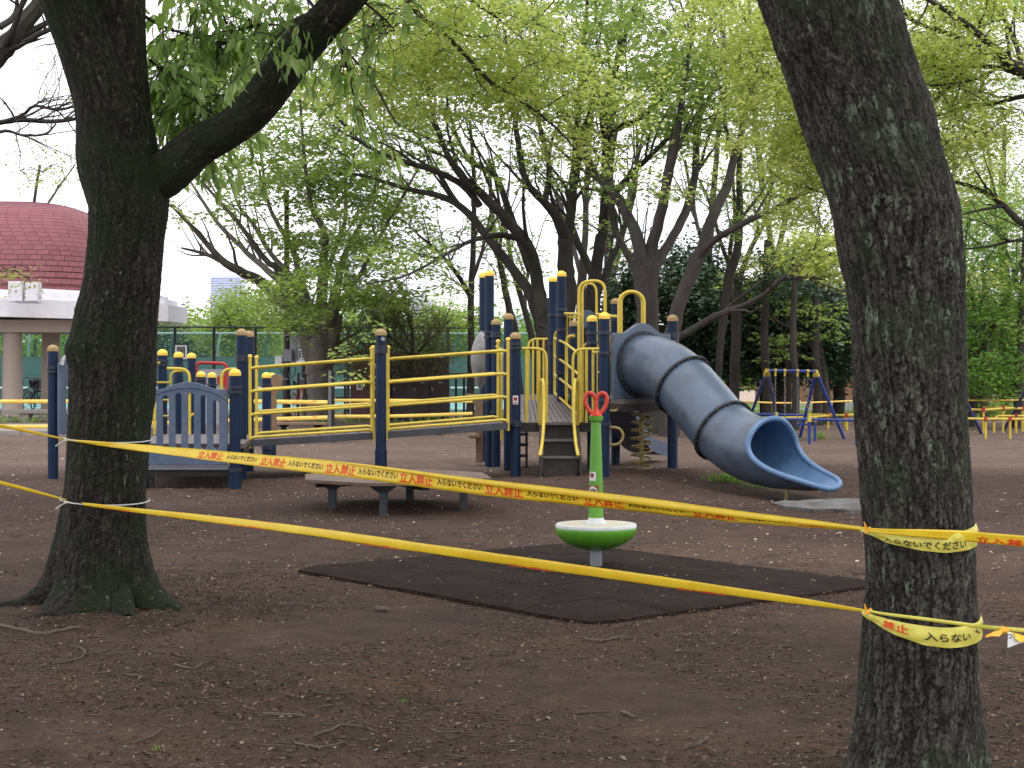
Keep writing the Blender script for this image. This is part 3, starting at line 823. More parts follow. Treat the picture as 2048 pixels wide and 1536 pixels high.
def P3(px, py, Y): return W(px, py, Y)
def rail(parent, pts, r=0.017, mat='yellow', name='rail', sub=0, n=10, closed=False):
    if sub: pts = [Vector(p) for p in smooth_path([tuple(p) for p in pts], sub)]
    mb = MB(); mb.tube(pts, r, n, closed=closed)
    return mb.build(name, MAT[mat], parent)
def hook(pts, rnd=0.06, seg=5):
    """polyline with rounded corners"""
    pts = [Vector(p) for p in pts]; out = [pts[0]]
    for i in range(1, len(pts) - 1):
        a, b, c = pts[i - 1], pts[i], pts[i + 1]
        d1 = min(rnd, (a - b).length / 2); d2 = min(rnd, (c - b).length / 2)
        s = b + (a - b).normalized() * d1; e = b + (c - b).normalized() * d2
        for k in range(seg + 1):
            t = k / seg; out.append(s * (1 - t) ** 2 + b * 2 * t * (1 - t) + e * t * t)
    out.append(pts[-1]); return out
def group_part(name, loc):
    o = bpy.data.objects.new(name, None); COL.objects.link(o); o.parent = PS; o.empty_display_size = 0.1
    o.location = Vector(loc) - origin_of(PS); ORIG[o.name] = Vector(loc); return o

# the long sloping walkway and its railings
def walkway(x0, y0, x1, y1):
    pass
YF, YB = 17.55, 18.75
for (xa, ya, xb, yb, ta, tb) in ((500, 880, 746, 865, 735, 717), (776, 863, 1016, 845, 717, 701)):
    zA = P3(xa, ya, YF).z; zB = P3(xb, yb, YF).z
    XA = P3(xa, ya, YF).x; XB = P3(xb, yb, YF).x
    mb = MB(); mb.hexa([(XA, YF - 0.02, zA - 0.075), (XB, YF - 0.02, zB - 0.075), (XB, YF + 0.04, zB - 0.075), (XA, YF + 0.04, zA - 0.075)],
                       [(XA, YF - 0.02, zA), (XB, YF - 0.02, zB), (XB, YF + 0.04, zB), (XA, YF + 0.04, zA)])
    mb.build('walkway_beam', MAT['beam_grey'], PS, smooth=False)
    SX = -0.12; mb = MB(); mb.hexa([(XA + SX, YB - 0.04, zA - 0.075), (XB + SX, YB - 0.04, zB - 0.075), (XB + SX, YB + 0.02, zB - 0.075), (XA + SX, YB + 0.02, zA - 0.075)],
            [(XA + SX, YB - 0.04, zA), (XB + SX, YB - 0.04, zB), (XB + SX, YB + 0.02, zB), (XA + SX, YB + 0.02, zA)])
    mb.build('walkway_beam', MAT['beam_grey'], PS, smooth=False)
    nk = 9
    for k in range(nk):
        a, b = k / nk + 0.004, (k + 1) / nk - 0.004
        X0, X1 = XA + (XB - XA) * a, XA + (XB - XA) * b; Z0, Z1 = zA + (zB - zA) * a - 0.02, zA + (zB - zA) * b - 0.02
        mb = MB(); mb.hexa([(X0, YF + 0.05, Z0 - 0.03), (X1, YF + 0.05, Z1 - 0.03), (X1 + SX, YB - 0.05, Z1 - 0.03), (X0 + SX, YB - 0.05, Z0 - 0.03)],
                           [(X0, YF + 0.05, Z0), (X1, YF + 0.05, Z1), (X1 + SX, YB - 0.05, Z1), (X0 + SX, YB - 0.05, Z0)])
        mb.build('plank', MAT['deck_grey'], PS, smooth=False)
    for side, YY in (('front', YF), ('back', YB)):
        zt0, zt1 = P3(xa, ta, YF).z, P3(xb, tb, YF).z
        g = group_part('guardrail', (XA, YY, zA))
        if side == 'back': XA, XB = XA + SX, XB + SX
        n = 4
        for k in range(n):
            f = k / (n - 1)
            za, zb = zt0 + (zA + 0.03 - zt0) * f, zt1 + (zB + 0.03 - zt1) * f
            ex = 0.05
            rail(g, [(XA + 0.01, YY, za - 0.012), (XA + ex, YY - 0.012, za), (XB - ex, YY - 0.012, zb), (XB - 0.01, YY, zb - 0.012)], 0.0165)
        for X, Z, zt in ((XA, zA, zt0), (XB, zB, zt1)):
            rail(g, [(X, YY, Z - 0.09), (X, YY, zt + 0.11)], 0.018, name='upright')
            mbk = MB(); mbk.lathe([(0, 0.026), (0.018, 0.02), (0.026, 0), (0.018, -0.02), (0, -0.026)], (X, YY, zt + 0.12), 10); mbk.build('knob', MAT['cap'], g)

# left platform with the slatted barrier panel
def deck(name, pts, z, th, mat='deck_grey'):
    mb = MB(); mb.prism(pts, z - th, z); return mb.build(name, MAT[mat], PS, smooth=False)
zL = 0.44
lp = [((297 - CX) / FPX * 16.5, 16.5), ((488 - CX) / FPX * 16.5, 16.5), (P3(497, 0, 17.5).x, 17.55), (P3(497, 0, 18.9).x, 18.9), (P3(320, 0, 19.0).x, 19.0), (P3(297, 0, 18).x, 18.0)]
deck('platform', lp, zL, 0.05)
deck('platform_skirt', [(x, y + 0.02) for x, y in lp], zL - 0.052, 0.10, 'deck_dark')
a0, a1 = P3(298, 930, 16.35), P3(457, 936, 16.35)
mb = MB(); mb.box(((a0.x + a1.x) / 2, 16.42, 0.20), (a1.x - a0.x, 0.2, 0.035)); mb.build('step_board', MAT['light_grey'], PS, smooth=False)
mb = MB(); mb.box(((a0.x + a1.x) / 2, 16.44, 0.145), (a1.x - a0.x + 0.02, 0.12, 0.07)); mb.build('step_beam', MAT['deck_dark'], PS, smooth=False)
for k, px in enumerate((303, 452)):
    mb = MB(); mb.box((P3(px, 0, 16.5).x, 16.5, 0.04), (0.05, 0.05, 0.2)); mb.build('step_leg', MAT['deck_dark'], PS, smooth=False)
def pz(px, py, Y): p = P3(px, py, Y); return (p.x, p.z)
YPn = 16.3
outer = [pz(299, 779, YPn), pz(297, 928, YPn), pz(299, 930, YPn), pz(453, 930, YPn), pz(455, 928, YPn), pz(456, 779, YPn)]
for px, py in ((440, 779), (428, 777.5), (415, 773), (402, 768), (390, 765), (377, 763.5), (364, 765), (352, 768), (339, 773), (326, 777.5), (314, 779)): outer.append(pz(px, py, YPn))
holes = []
for c, ty in zip((307.5, 332, 357, 382, 407.5, 432.5), (801, 791, 786, 786, 791, 801)):
    w = 6.2 if c > 310 else 5.6; h = []
    for k in range(9):
        a = math.pi * k / 8; h.append(pz(c + w * math.cos(a), ty + w - w * math.sin(a), YPn))
    for k in range(9):
        a = math.pi + math.pi * k / 8; h.append(pz(c + w * math.cos(a), 898 - w - w * math.sin(a), YPn))
    holes.append(h)
bp = plate(outer, holes, 0.035, lambda u, v, w: Vector((u, YPn + w, v)), 'barrier_panel', MAT['panel'], PS, bevel=0.005)
for px, py in ((449, 787), (305, 787), (449, 922), (304, 922)):
    p = P3(px, py, YPn - 0.02); mb = MB(); mb.lathe([(0, 0.006), (0.008, 0.004), (0.01, 0)], p, 8, Matrix.Rotation(rad(90), 3, 'X')); mb.build('bolt', MAT['steel'], bp)
# raised arch moulding on the barrier panel
arc = [P3(px, py, YPn - 0.02) for px, py in ((300, 794), (318, 786), (340, 779), (362, 775.5), (380, 775), (400, 777), (422, 783), (440, 790), (452, 800))]
rail(bp, [tuple(p) for p in arc], 0.006, 'panel', 'moulding', sub=3, n=6)
# left play panel seen nearly edge on, with a round window
pa, pb = P3(118, 0, 17.62), P3(148, 0, 18.5)
dv = Vector((pb.x - pa.x, pb.y - pa.y, 0)); Lp = dv.length; dv.normalize(); nv_ = Vector((dv.y, -dv.x, 0))
z0, z1 = P3(125, 870, 17.7).z, P3(125, 727, 17.7).z
outer = [(0, z0), (Lp, z0), (Lp, z1), (Lp * .75, z1 + .02), (Lp * .5, z1 + .09), (Lp * .25, z1 + .02), (0, z1)]
hole = [(Lp * .55 + 0.2 * math.cos(a), (z0 + z1) / 2 + 0.2 * math.sin(a)) for a in [2 * math.pi * k / 20 for k in range(20)]]
plate(outer, [hole], 0.04, lambda u, v, w: Vector((pa.x, pa.y, 0)) + dv * u + nv_ * w + Vector((0, 0, v)), 'window_panel', MAT['panel'], PS)
mb = MB(); mb.tube([P3(124, 732, 17.6), P3(126, 718, 17.65), P3(133, 713, 17.8), P3(140, 716, 18.0)], 0.022, 10); mb.build('bumper', MAT['light_grey'], PS)
# yellow grab handles of the left tower
def handle(pts, r=0.018, mat='yellow', rnd=0.12): return rail(PS, hook(pts, rnd), r, mat, 'handle')
handle([P3(334, 737, 18.6), P3(379, 738, 18.6), P3(379, 775, 18.6), P3(379, 868, 18.6)])
handle([P3(372, 742, 19.2), P3(341, 742, 19.2), P3(341, 772, 19.2), P3(341, 868, 19.2)], 0.014)
handle([P3(478, 738, 17.9), P3(443, 739, 17.9), P3(443, 778, 17.9), P3(443, 868, 17.9)])
handle([P3(309, 868, 18.4), P3(309, 726, 18.4), P3(318, 726, 18.9)], 0.016)
for py in (765, 800, 832): rail(PS, [P3(309, py, 18.4), P3(341, py, 19.2)], 0.012)
rail(PS, [P3(384, 829, 20.3), P3(402, 829, 20.4)], 0.02); rail(PS, [P3(352, 830, 20.3), P3(384, 831, 20.3)], 0.02)
# tan activity panel behind, on the post of the small tower
outer = [P3(549, 748, 21).xz[:] if False else pz(549, 748, 21.0), pz(566, 752, 21.0), pz(561, 778, 21.0), pz(553, 790, 21.0), pz(553, 862, 21.0), pz(543, 862, 21.0), pz(543, 752, 21.0)]
plate(outer[::-1], [], 0.05, lambda u, v, w: Vector((u, 21.0 + w, v)), 'activity_panel', MAT['tan'], PS)
# tall grey pod and tan counter between the towers
mb = MB()
cP = P3(963, 726, 20.4); vs = []; fs = []; nu, nvv = 14, 12
for i in range(nvv + 1):
    t = i / nvv; zz = (0.5 - t) * 0.80; wv = 0.15 * math.sin(math.pi * min(1, t * 1.05 + 0.02)) ** 0.7 * (1 - 0.3 * t)
    for k in range(nu):
        a = 2 * math.pi * k / nu; vs.append((cP.x + wv * math.cos(a) - 0.02 * t, cP.y + 0.22 * math.sin(a) * (wv / 0.15), cP.z + zz))
for i in range(nvv):
    for k in range(nu): fs.append((i * nu + k, (i + 1) * nu + k, (i + 1) * nu + (k + 1) % nu, i * nu + (k + 1) % nu))
mb.add(vs, fs); mb.build('bubble_pod', MAT['pod'], PS)
outer = [pz(934, 788, 20.2), pz(934, 799, 20.2), pz(944, 801, 20.2), pz(950, 812, 20.2), pz(952, 925, 20.2), pz(966, 925, 20.2), pz(966, 788, 20.2)]
plate(outer, [], 0.10, lambda u, v, w: Vector((u, 20.2 + w, v)), 'counter', MAT['tan'], PS, bevel=0.012)
mb = MB(); mb.box(P3(948, 872, 20.1), (0.15, 0.3, 0.05)); mb.build('seat', MAT['tan'], PS, bevel=0.015)
for px in (1003,): rail(PS, hook([P3(px, 880, 19.3), P3(px, 700, 19.3), P3(px - 10, 693, 19.6)], 0.08), 0.015, name='handle')
# dark climbing steps under the walkway end
for k, py in enumerate((868, 889, 911)):
    mb = MB(); mb.box(P3(1043, py, 19.4), (0.16, 0.25, 0.03)); mb.build('climbing_step', MAT['deck_dark'], PS, smooth=False)
for px in (1034, 1053):
    mb = MB(); q = P3(px, 885, 19.5); mb.box((q.x, q.y, 0.3), (0.025, 0.25, 0.62)); mb.build('step_side', MAT['deck_dark'], PS, smooth=False)

# lower deck and the ribbed ramp going up and away
zD = 0.61
d0, d1 = P3(1040, 0, 17.95), P3(1222, 0, 17.95)
deck('platform', [(d0.x, 17.95), (P3(1212, 0, 17.95).x, 17.95), (P3(1212, 0, 18.3).x, 18.3), (P3(1018, 0, 18.3).x, 18.3)], zD - 0.004, 0.1, 'deck_dark')
for k in range(11):
    a0, a1 = k / 11 + 0.006, (k + 1) / 11 - 0.006
    n0, n1 = P3(1040 + 120 * a0, 844, 18.32), P3(1040 + 120 * a1, 844, 18.32)
    f0, f1 = P3(1041 + 70 * a0, 789, 20.6), P3(1041 + 70 * a1, 789, 20.6)
    mb = MB(); t = Vector((0, 0, 0.03 + (k % 2) * 0.002))
    mb.hexa([n0 - t, n1 - t, f1 - t, f0 - t], [n0, n1, f1, f0]); mb.build('plank', MAT['deck_grey'], PS, smooth=False)
mb = MB(); mb.hexa([P3(1160, 855, 18.3), P3(1164, 855, 18.3), P3(1115, 797, 20.6), P3(1112, 797, 20.6)], [P3(1160, 840, 18.3), P3(1164, 840, 18.3), P3(1115, 785, 20.6), P3(1112, 785, 20.6)])
mb.build('ramp_edge', MAT['beam_grey'], PS, smooth=False)

# stairs
for k, (py, Yt, w) in enumerate(((913, 17.3, 38), (879, 17.6, 37), (846, 17.93, 36.5))):
    z = P3(1121, py, Yt).z; zb = (P3(1121, (955, 913, 879)[k], (17.0, 17.6, 17.93)[k]).z if k else -0.05)
    zb = -0.05 if k == 0 else P3(1121, (0, 913, 879)[k], (0, 17.3, 17.6)[k]).z
    xa, xb = P3(1121 - w, 0, Yt).x, P3(1121 + w, 0, Yt).x
    mb = MB(); mb.box(((xa + xb) / 2, Yt + 0.16, z - 0.015), (xb - xa, 0.33, 0.03)); st = mb.build('stair_tread', MAT['deck_dark'], PS, smooth=False)
    mb = MB(); mb.box(((xa + xb) / 2, Yt - 0.008, z - 0.009), (xb - xa - 0.01, 0.012, 0.022)); mb.build('nosing', MAT['deck_grey'], st, smooth=False)
    mb = MB(); mb.box(((xa + xb) / 2, Yt + 0.03, (z - 0.032 + zb) / 2), (xb - xa - 0.03, 0.02, z - 0.032 - zb)); mb.build('stair_riser', MAT['deck_dark'], PS, smooth=False)
for s in (-1, 1):
    x = P3(1121 + s * 37, 0, 17.4).x + s * 0.012
    out = [(17.22, -0.06), (18.0, -0.06), (18.0, zD - 0.11), (17.92, zD - 0.02), (17.6, 0.44), (17.25, 0.26)]
    plate([(y, z) for y, z in out], [], 0.022, (lambda x: (lambda u, v, w: Vector((x + w, u, v))))(x), 'stringer', MAT['deck_dark'], PS, bevel=0.003)
for k in range(3):
    p = P3(1095 + 22 * k, 850, 17.93); mb = MB(); mb.lathe([(0, 0.005), (0.009, 0.003), (0.01, 0)], p, 8, Matrix.Rotation(rad(90), 3, 'X')); mb.build('bolt', MAT['steel'], PS)
def guard(pts_list, name='guardrail', r=0.016, mat='yellow', loc=None):
    g = group_part(name, loc if loc is not None else pts_list[0][0])
    for pts in pts_list: rail(g, pts, r, mat)
    return g
# guardrails either side of the stairs
guard([hook([P3(1043, 697, 17.9), P3(1093, 697, 17.9), P3(1093, 845, 17.9)], 0.12), [P3(1053, 697, 17.9), P3(1053, 845, 17.9)], [P3(1078, 697, 17.9), P3(1078, 845, 17.9)]])
guard([hook([P3(1095, 678, 19.4), P3(1057, 678, 19.4), P3(1057, 800, 19.4)], 0.1), [P3(1066, 678, 19.4), P3(1066, 800, 19.4)], [P3(1075, 678, 19.4), P3(1075, 800, 19.4)], [P3(1087, 678, 19.4), P3(1087, 800, 19.4)]], r=0.013)
guard([hook([P3(1204, 698, 17.8), P3(1146, 698, 17.8), P3(1146, 845, 17.8)], 0.12), [P3(1161, 698, 17.8), P3(1161, 845, 17.8)], [P3(1173, 698, 17.8), P3(1173, 845, 17.8)], [P3(1186, 698, 17.8), P3(1186, 845, 17.8)]])
guard([hook([P3(1184, 686, 18.6), P3(1166, 688, 18.6), P3(1166, 845, 18.6)], 0.1)], r=0.014)
rail(PS, [P3(1186, 705, 17.3), P3(1209, 705, 17.2)], 0.017)
for s, px in ((-1, 1084), (1, 1152)):
    q = -s
    rail(PS, [tuple(v) for v in (P3(px + 4 * s, 850, 17.9), P3(px + 3 * s, 775, 17.85), P3(px, 760, 17.8), P3(px - 3 * s, 770, 17.7), P3(px - 4 * s, 830, 17.55), P3(px - 1 * s, 880, 17.35), P3(px + 3 * s, 905, 17.25), P3(px + 5 * s, 912, 17.22))], 0.019, 'yellow', 'handrail', sub=4)
# sloping railing of the ribbed ramp
g = group_part('guardrail', P3(1109, 786, 20.5))
rail(g, hook([P3(1109, 786, 20.5), P3(1109, 664, 20.5), P3(1126, 662, 20.3)], 0.1), 0.017, name='upright')
rail(g, hook([P3(1133, 810, 19.3), P3(1133, 674, 19.3), P3(1148, 671, 19.2)], 0.1), 0.019, name='upright')
rail(g, [P3(1131, 660, 20.4), P3(1131, 780, 20.4)], 0.012, name='upright')
for ya, yb, yc in ((676, 688, 706), (712, 728, 748), (749, 768, 788), (786, 808, 830)):
    rail(g, [P3(1109, ya, 20.5), P3(1133, yb, 19.3), P3(1156, yc, 18.2)], 0.015)
# railings and arches of the upper deck
zU = 0.885
n2 = Vector((0.58, -0.8146, 0)); d2 = Vector((0.8146, 0.58, 0))
pc = Vector(((1283 - CX) / FPX * 17.5, 17.5, 0))
def UD(a, b, z=0): return pc + d2 * a + n2 * b + Vector((0, 0, z))
deck('platform', [tuple(UD(-0.43, 0.1).xy), tuple(UD(0.43, 0.1).xy), tuple(UD(0.5, -1.5).xy), (P3(1240, 0, 21).x, 21.0), (P3(1112, 0, 20.65).x, 20.65)], zU, 0.05, 'deck_grey')
deck('platform_skirt', [tuple(UD(-0.42, 0.13).xy), tuple(UD(0.42, 0.13).xy), tuple(UD(0.48, -1.45).xy), (P3(1238, 0, 20.9).x, 20.9), (P3(1118, 0, 20.62).x, 20.62)], zU - 0.052, 0.08, 'deck_dark')
def arch(xa, xb, top, base, Y, r=0.02):
    mid = (xa + xb) / 2; hw = (xb - xa) / 2
    pts = [P3(xa, base, Y)] + [P3(mid - hw * math.cos(a), top + hw * 0.9 - hw * 0.9 * math.sin(a), Y) for a in [math.pi * k / 10 for k in range(11)]] + [P3(xb, base, Y)]
    rail(PS, pts, r, name='arch_rail')
rail(PS, hook([P3(1158, 790, 18.7), P3(1158, 563, 18.7), P3(1210, 561, 18.7), P3(1210, 790, 18.7)], 0.13), 0.019, name='arch_rail')
rail(PS, hook([P3(1165, 790, 19.6), P3(1165, 567, 19.6), P3(1193, 567, 19.6), P3(1193, 790, 19.6)], 0.13), 0.015, name='arch_rail')
arch(1238, 1288, 583, 800, 17.75, 0.02)
arch(1243, 1284, 585, 800, 18.4, 0.014)
rail(PS, [P3(1125, 627, 20.1), P3(1160, 628, 19.0)], 0.017); rail(PS, [P3(1127, 634, 20.2), P3(1158, 636, 19.6)], 0.012)
for px in (1134, 1140, 1147): rail(PS, [P3(px, 630, 20.0), P3(px, 700, 20.0)], 0.010, name='baluster')
rail(PS, [P3(1193, 628, 19.4), P3(1223, 632, 18.3)], 0.017); rail(PS, [P3(1210, 632, 18.6), P3(1240, 633, 17.8)], 0.017)
rail(PS, [P3(1192, 658, 18.8), P3(1196, 700, 18.8)], 0.012); rail(PS, [P3(1219, 640, 17.5), P3(1219, 790, 17.5)], 0.012)
rail(PS, [P3(1194, 745, 18.4), P3(1203, 745, 18.4)], 0.012)
outer = [pz(1159, 705, 19.8), pz(1193, 705, 19.8), pz(1193, 634, 19.8), pz(1188, 626, 19.8), pz(1180, 621, 19.8), pz(1170, 620, 19.8), pz(1162, 624, 19.8), pz(1159, 630, 19.8)]
hl = [pz(1176 + 12 * math.cos(a), 674 + 22 * math.sin(a), 19.8) for a in [2 * math.pi * k / 16 for k in range(16)]]
plate(outer, [hl], 0.03, lambda u, v, w: Vector((u, 19.8 + w, v)), 'window_panel', MAT['panel'], PS)
# C-shaped hand holds on the right post and the coil climber
rail(PS, hook([P3(1213, 822, 17.2), P3(1234, 822, 17.2), P3(1243, 813, 17.25)], 0.04), 0.015, 'yellow_worn', 'handle')
rail(PS, hook([P3(1213, 855, 17.15), P3(1237, 855, 17.15), P3(1246, 866, 17.15), P3(1246, 878, 17.15), P3(1237, 890, 17.15), P3(1213, 890, 17.15)], 0.06), 0.016, 'yellow_worn', 'handle')
cc = P3(1283, 950, 17.85); zt = P3(1283, 812, 17.85).z
pole = rail(PS, [(cc.x, cc.y, -0.06), (cc.x, cc.y, 0.84)], 0.024, 'yellow_worn', 'coil_pole')
coil = [(cc.x + 0.108 * math.cos(a), cc.y + 0.108 * math.sin(a), 0.03 + (zt - 0.03) * a / (2 * math.pi * 8.5)) for a in np.linspace(0, 2 * math.pi * 8.5, 190)]
rail(PS, coil, 0.0125, 'yellow_worn', 'coil_climber', n=8)
# warning sticker on the front post
p = P3(1031, 800, 17.64)
def sticker(parent, px, Y, pys, w_px, r, mats, base_r_off=0.002):
    pass
mb = MB(); mb.box((p.x + 0.0, p.y - 0.002, p.z), (0.058, 0.006, 0.095)); stk = mb.build('sticker', MAT['white_plastic'], PS, smooth=False)
mb = MB(); mb.lathe([(0.012, -0.001), (0.022, -0.001), (0.022, 0.002), (0.012, 0.002)], (p.x, p.y - 0.007, p.z + 0.012), 18, Matrix.Rotation(rad(90), 3, 'X')); mb.box((p.x, p.y - 0.007, p.z + 0.012), (0.036, 0.003, 0.006), ry=0.8); mb.build('symbol', MAT['red'], stk, smooth=False)
mb = MB(); mb.box((p.x, p.y - 0.0065, p.z - 0.032), (0.045, 0.003, 0.012)); mb.build('symbol', MAT['red'], stk, smooth=False)

# tube slide: entrance panel, three tube lengths, two joint flanges, open mouth
def sl_path(s):
    S_ = [0.0, 0.15, 0.42, 0.66, 0.95, 1.24, 1.55, 1.9, 2.3, 2.8]
    Z_ = [1.25, 1.248, 1.18, 1.04, 0.815, 0.575, 0.43, 0.375, 0.36, 0.36]
    # smooth cubic through the knots
    return SLZ(s)
_S = np.array([-0.05, 0.12, 0.42, 0.697, 1.0, 1.305, 1.62, 2.0, 2.45, 3.0]); _Z = np.array([1.25, 1.25, 1.185, 1.041, 0.815, 0.578, 0.435, 0.375, 0.36, 0.36])
_m = np.gradient(_Z, _S)
def SLZ(s):
    i = int(np.clip(np.searchsorted(_S, s) - 1, 0, len(_S) - 2)); h = _S[i + 1] - _S[i]; t = (s - _S[i]) / h
    return (2*t**3-3*t**2+1)*_Z[i] + (t**3-2*t**2+t)*h*_m[i] + (-2*t**3+3*t**2)*_Z[i+1] + (t**3-t**2)*h*_m[i+1]
def slide_frame(s):
    z = SLZ(s); dz = (SLZ(s + 0.01) - SLZ(s - 0.01)) / 0.02
    c = pc + n2 * s + Vector((0, 0, z)); t = (n2 + Vector((0, 0, dz))).normalized()
    return c, t, t.cross(d2).normalized() * (1 if t.cross(d2).z > 0 else -1)
RS = 0.328
def ring(s, a, r, tilt_s=0.0):
    c, t, up = slide_frame(s)
    return c + (up * math.cos(a) + d2 * math.sin(a)) * r
na = 56
def tube_seg(s0, s1, name, smat):
    mb = MB(); vs = []; fs = []; ns = 14
    for i in range(ns + 1):
        s = s0 + (s1 - s0) * i / ns
        for k in range(na): vs.append(ring(s, 2 * math.pi * k / na, RS))
    for i in range(ns + 1):
        s = s0 + (s1 - s0) * i / ns
        for k in range(na): vs.append(ring(s, 2 * math.pi * k / na, RS - 0.012))
    o2 = (ns + 1) * na
    for i in range(ns):
        for k in range(na):
            l = (k + 1) % na
            fs.append((i * na + k, (i + 1) * na + k, (i + 1) * na + l, i * na + l))
            fs.append((o2 + i * na + k, o2 + i * na + l, o2 + (i + 1) * na + l, o2 + (i + 1) * na + k))
    for k in range(na):
        l = (k + 1) % na
        fs.append((k, l, o2 + l, o2 + k)); fs.append((ns * na + k, o2 + ns * na + k, o2 + ns * na + l, ns * na + l))
    mb.add(vs, fs); return mb.build(name, MAT[smat], SL)
SL = group_part('tube_slide', UD(0, 0, zU))
tube_seg(0.0, 0.697, 'tube_section', 'slate'); tube_seg(0.697, 1.305, 'tube_section', 'slate')
def flange(s, r1, th, nm, bolts=0):
    mb = MB(); vs = []; fs = []
    rr = [(RS - 0.005, -th), (r1, -th), (r1, th), (RS - 0.005, th)]
    c, t, up = slide_frame(s)
    for (r, o) in rr:
        for k in range(na):
            a = 2 * math.pi * k / na; vs.append(c + t * o + (up * math.cos(a) + d2 * math.sin(a)) * r)
    for j in range(3):
        for k in range(na):
            l = (k + 1) % na; fs.append((j * na + k, (j + 1) * na + k, (j + 1) * na + l, j * na + l))
    mb.add(vs, fs); f = mb.build(nm, MAT['dark_rubber'], SL)
    if bolts:
        b = MB()
        for k in range(bolts):
            a = 2 * math.pi * k / bolts + 0.1
            q = c + (up * math.cos(a) + d2 * math.sin(a)) * ((RS + r1) / 2 + 0.002) - t * (th + 0.002)
            for q2 in (q, q + t * (2 * th + 0.006)):
                b.lathe([(0, 0.005), (0.007, 0.003), (0.008, -0.003), (0, -0.005)], q2, 6)
        b.build('bolts', MAT['steel'], SL, kind='stuff')
flange(0.697, 0.362, 0.013, 'joint_flange', 16); flange(1.305, 0.362, 0.013, 'joint_flange', 16)
flange(0.035, 0.372, 0.008, 'entrance_flange', 18)
# last length with the cut-away mouth
_EA = np.linspace(0, 180, 91); _EV = np.interp(_EA, [0, 40, 75, 92, 105, 116, 127, 142, 158, 180], [2.0, 1.98, 1.99, 2.06, 2.18, 2.35, 2.56, 2.71, 2.77, 2.78])
_EV = np.convolve(np.pad(_EV, 3, mode='edge'), np.ones(7) / 7, 'valid')
def s_end(a):
    a = abs(math.degrees(a)); a = 360 - a if a > 180 else a
    return float(np.interp(a, _EA, _EV))
def mouth_pt(a, f, r):
    s = 1.305 + (s_end(a) - 1.305) * f
    k = min(1.0, max(0.0, (s - 1.9) / 0.93))
    c, t, up = slide_frame(s)
    flare = 1 + 0.04 * max(0, min(1, (s - 1.35) / 0.5))
    x = math.sin(a); y = math.cos(a)
    rr = r * flare
    p = c + d2 * x * rr + up * y * rr
    if y < 0: p.z += 0.07 * k ** 4    # trough floor rises to the lip
    p.z = max(p.z, 0.035)
    return p
mb = MB(); vs = []; fs = []; ns = 30; nb = 80
for lay, r in enumerate((RS, RS - 0.014)):
    for i in range(ns + 1):
        for k in range(nb): vs.append(mouth_pt(2 * math.pi * k / nb, i / ns, r))
o2 = (ns + 1) * nb
for i in range(ns):
    for k in range(nb):
        l = (k + 1) % nb
        fs.append((i * nb + k, (i + 1) * nb + k, (i + 1) * nb + l, i * nb + l)); fs.append((o2 + i * nb + k, o2 + i * nb + l, o2 + (i + 1) * nb + l, o2 + (i + 1) * nb + k))
mb.add(vs[:o2], [f for f in fs if max(f) < o2]); mb.build('mouth_section', MAT['slate'], SL)
mb = MB(); mb.add(vs[o2:], [tuple(i - o2 for i in f) for f in fs if min(f) >= o2]); mb.build('mouth_lining', MAT['slate_lip'], SL)
lip = [mouth_pt(2 * math.pi * k / 120, 1.0, RS + 0.006) for k in range(120)]
for _ in range(5): lip = [(lip[i - 1] + lip[i] * 2 + lip[(i + 1) % 120]) / 4 for i in range(120)]
rail(SL, lip, 0.029, 'slate_lip', 'lip', n=12, closed=True)
# entrance panel with a humped top and a real round opening
zb_, zs_, zh_ = 0.885, 1.60, 1.715
ou = [(-0.405, zb_), (0.405, zb_), (0.405, zs_ - 0.01), (0.39, zs_), (0.30, zs_), (0.24, zs_ + 0.012), (0.17, zs_ + 0.05), (0.1, zh_ - 0.022), (0.03, zh_ - 0.002), (-0.03, zh_ - 0.002), (-0.1, zh_ - 0.022), (-0.17, zs_ + 0.05), (-0.24, zs_ + 0.012), (-0.30, zs_), (-0.39, zs_), (-0.405, zs_ - 0.01)]
hl = [(0.318 * math.cos(a), 1.25 + 0.318 * math.sin(a)) for a in [2 * math.pi * k / 44 for k in range(44)]]
ep = plate(ou, [hl], 0.05, lambda u, v, w: UD(u, -w, v), 'entrance_panel', MAT['slate'], SL, bevel=0.01)
# supports under the mouth
q = UD(0, 2.3); rail(SL, hook([(q.x, q.y, 0.10), (q.x - 0.07, q.y - 0.05, 0.06), (q.x - 0.09, q.y - 0.06, -0.14)], 0.04), 0.018, 'yellow_worn', 'support_leg')
mb = MB(); mb.box((q.x + 0.02, q.y, 0.09), (0.07, 0.05, 0.09)); mb.build('support_bracket', MAT['light_grey'], SL, smooth=False)
q = UD(0.05, 2.72); rail(SL, [(q.x, q.y, -0.14), (q.x, q.y, 0.08)], 0.012, 'steel', 'support_leg')
# straight slide going down behind, seen below the deck
chute = [(1236, 812, 18.9), (1246, 838, 19.3), (1258, 868, 19.8), (1272, 893, 20.4), (1292, 905, 21.0), (1310, 908, 21.4)]
cp = [Vector(p) for p in smooth_path([tuple(P3(*c)) for c in chute], 4)]
mb = MB(); vs = []; fs = []
wv = Vector((-0.75, 0.66, 0)).normalized()
prof = [(-0.22, 0.16), (-0.2, 0.16), (-0.19, 0.02), (0.19, 0.02), (0.2, 0.16), (0.22, 0.16), (0.21, -0.01), (-0.21, -0.01)]
for c in cp:
    for u, v in prof: vs.append(c + wv * u + Vector((0, 0, v)))
for i in range(len(cp) - 1):
    for k in range(8): fs.append((i * 8 + k, i * 8 + (k + 1) % 8, (i + 1) * 8 + (k + 1) % 8, (i + 1) * 8 + k))
fs.append(tuple(range(8))); fs.append(tuple((len(cp) - 1) * 8 + k for k in range(8))[::-1])
mb.add(vs, fs); mb.build('straight_slide', MAT['panel'], PS)

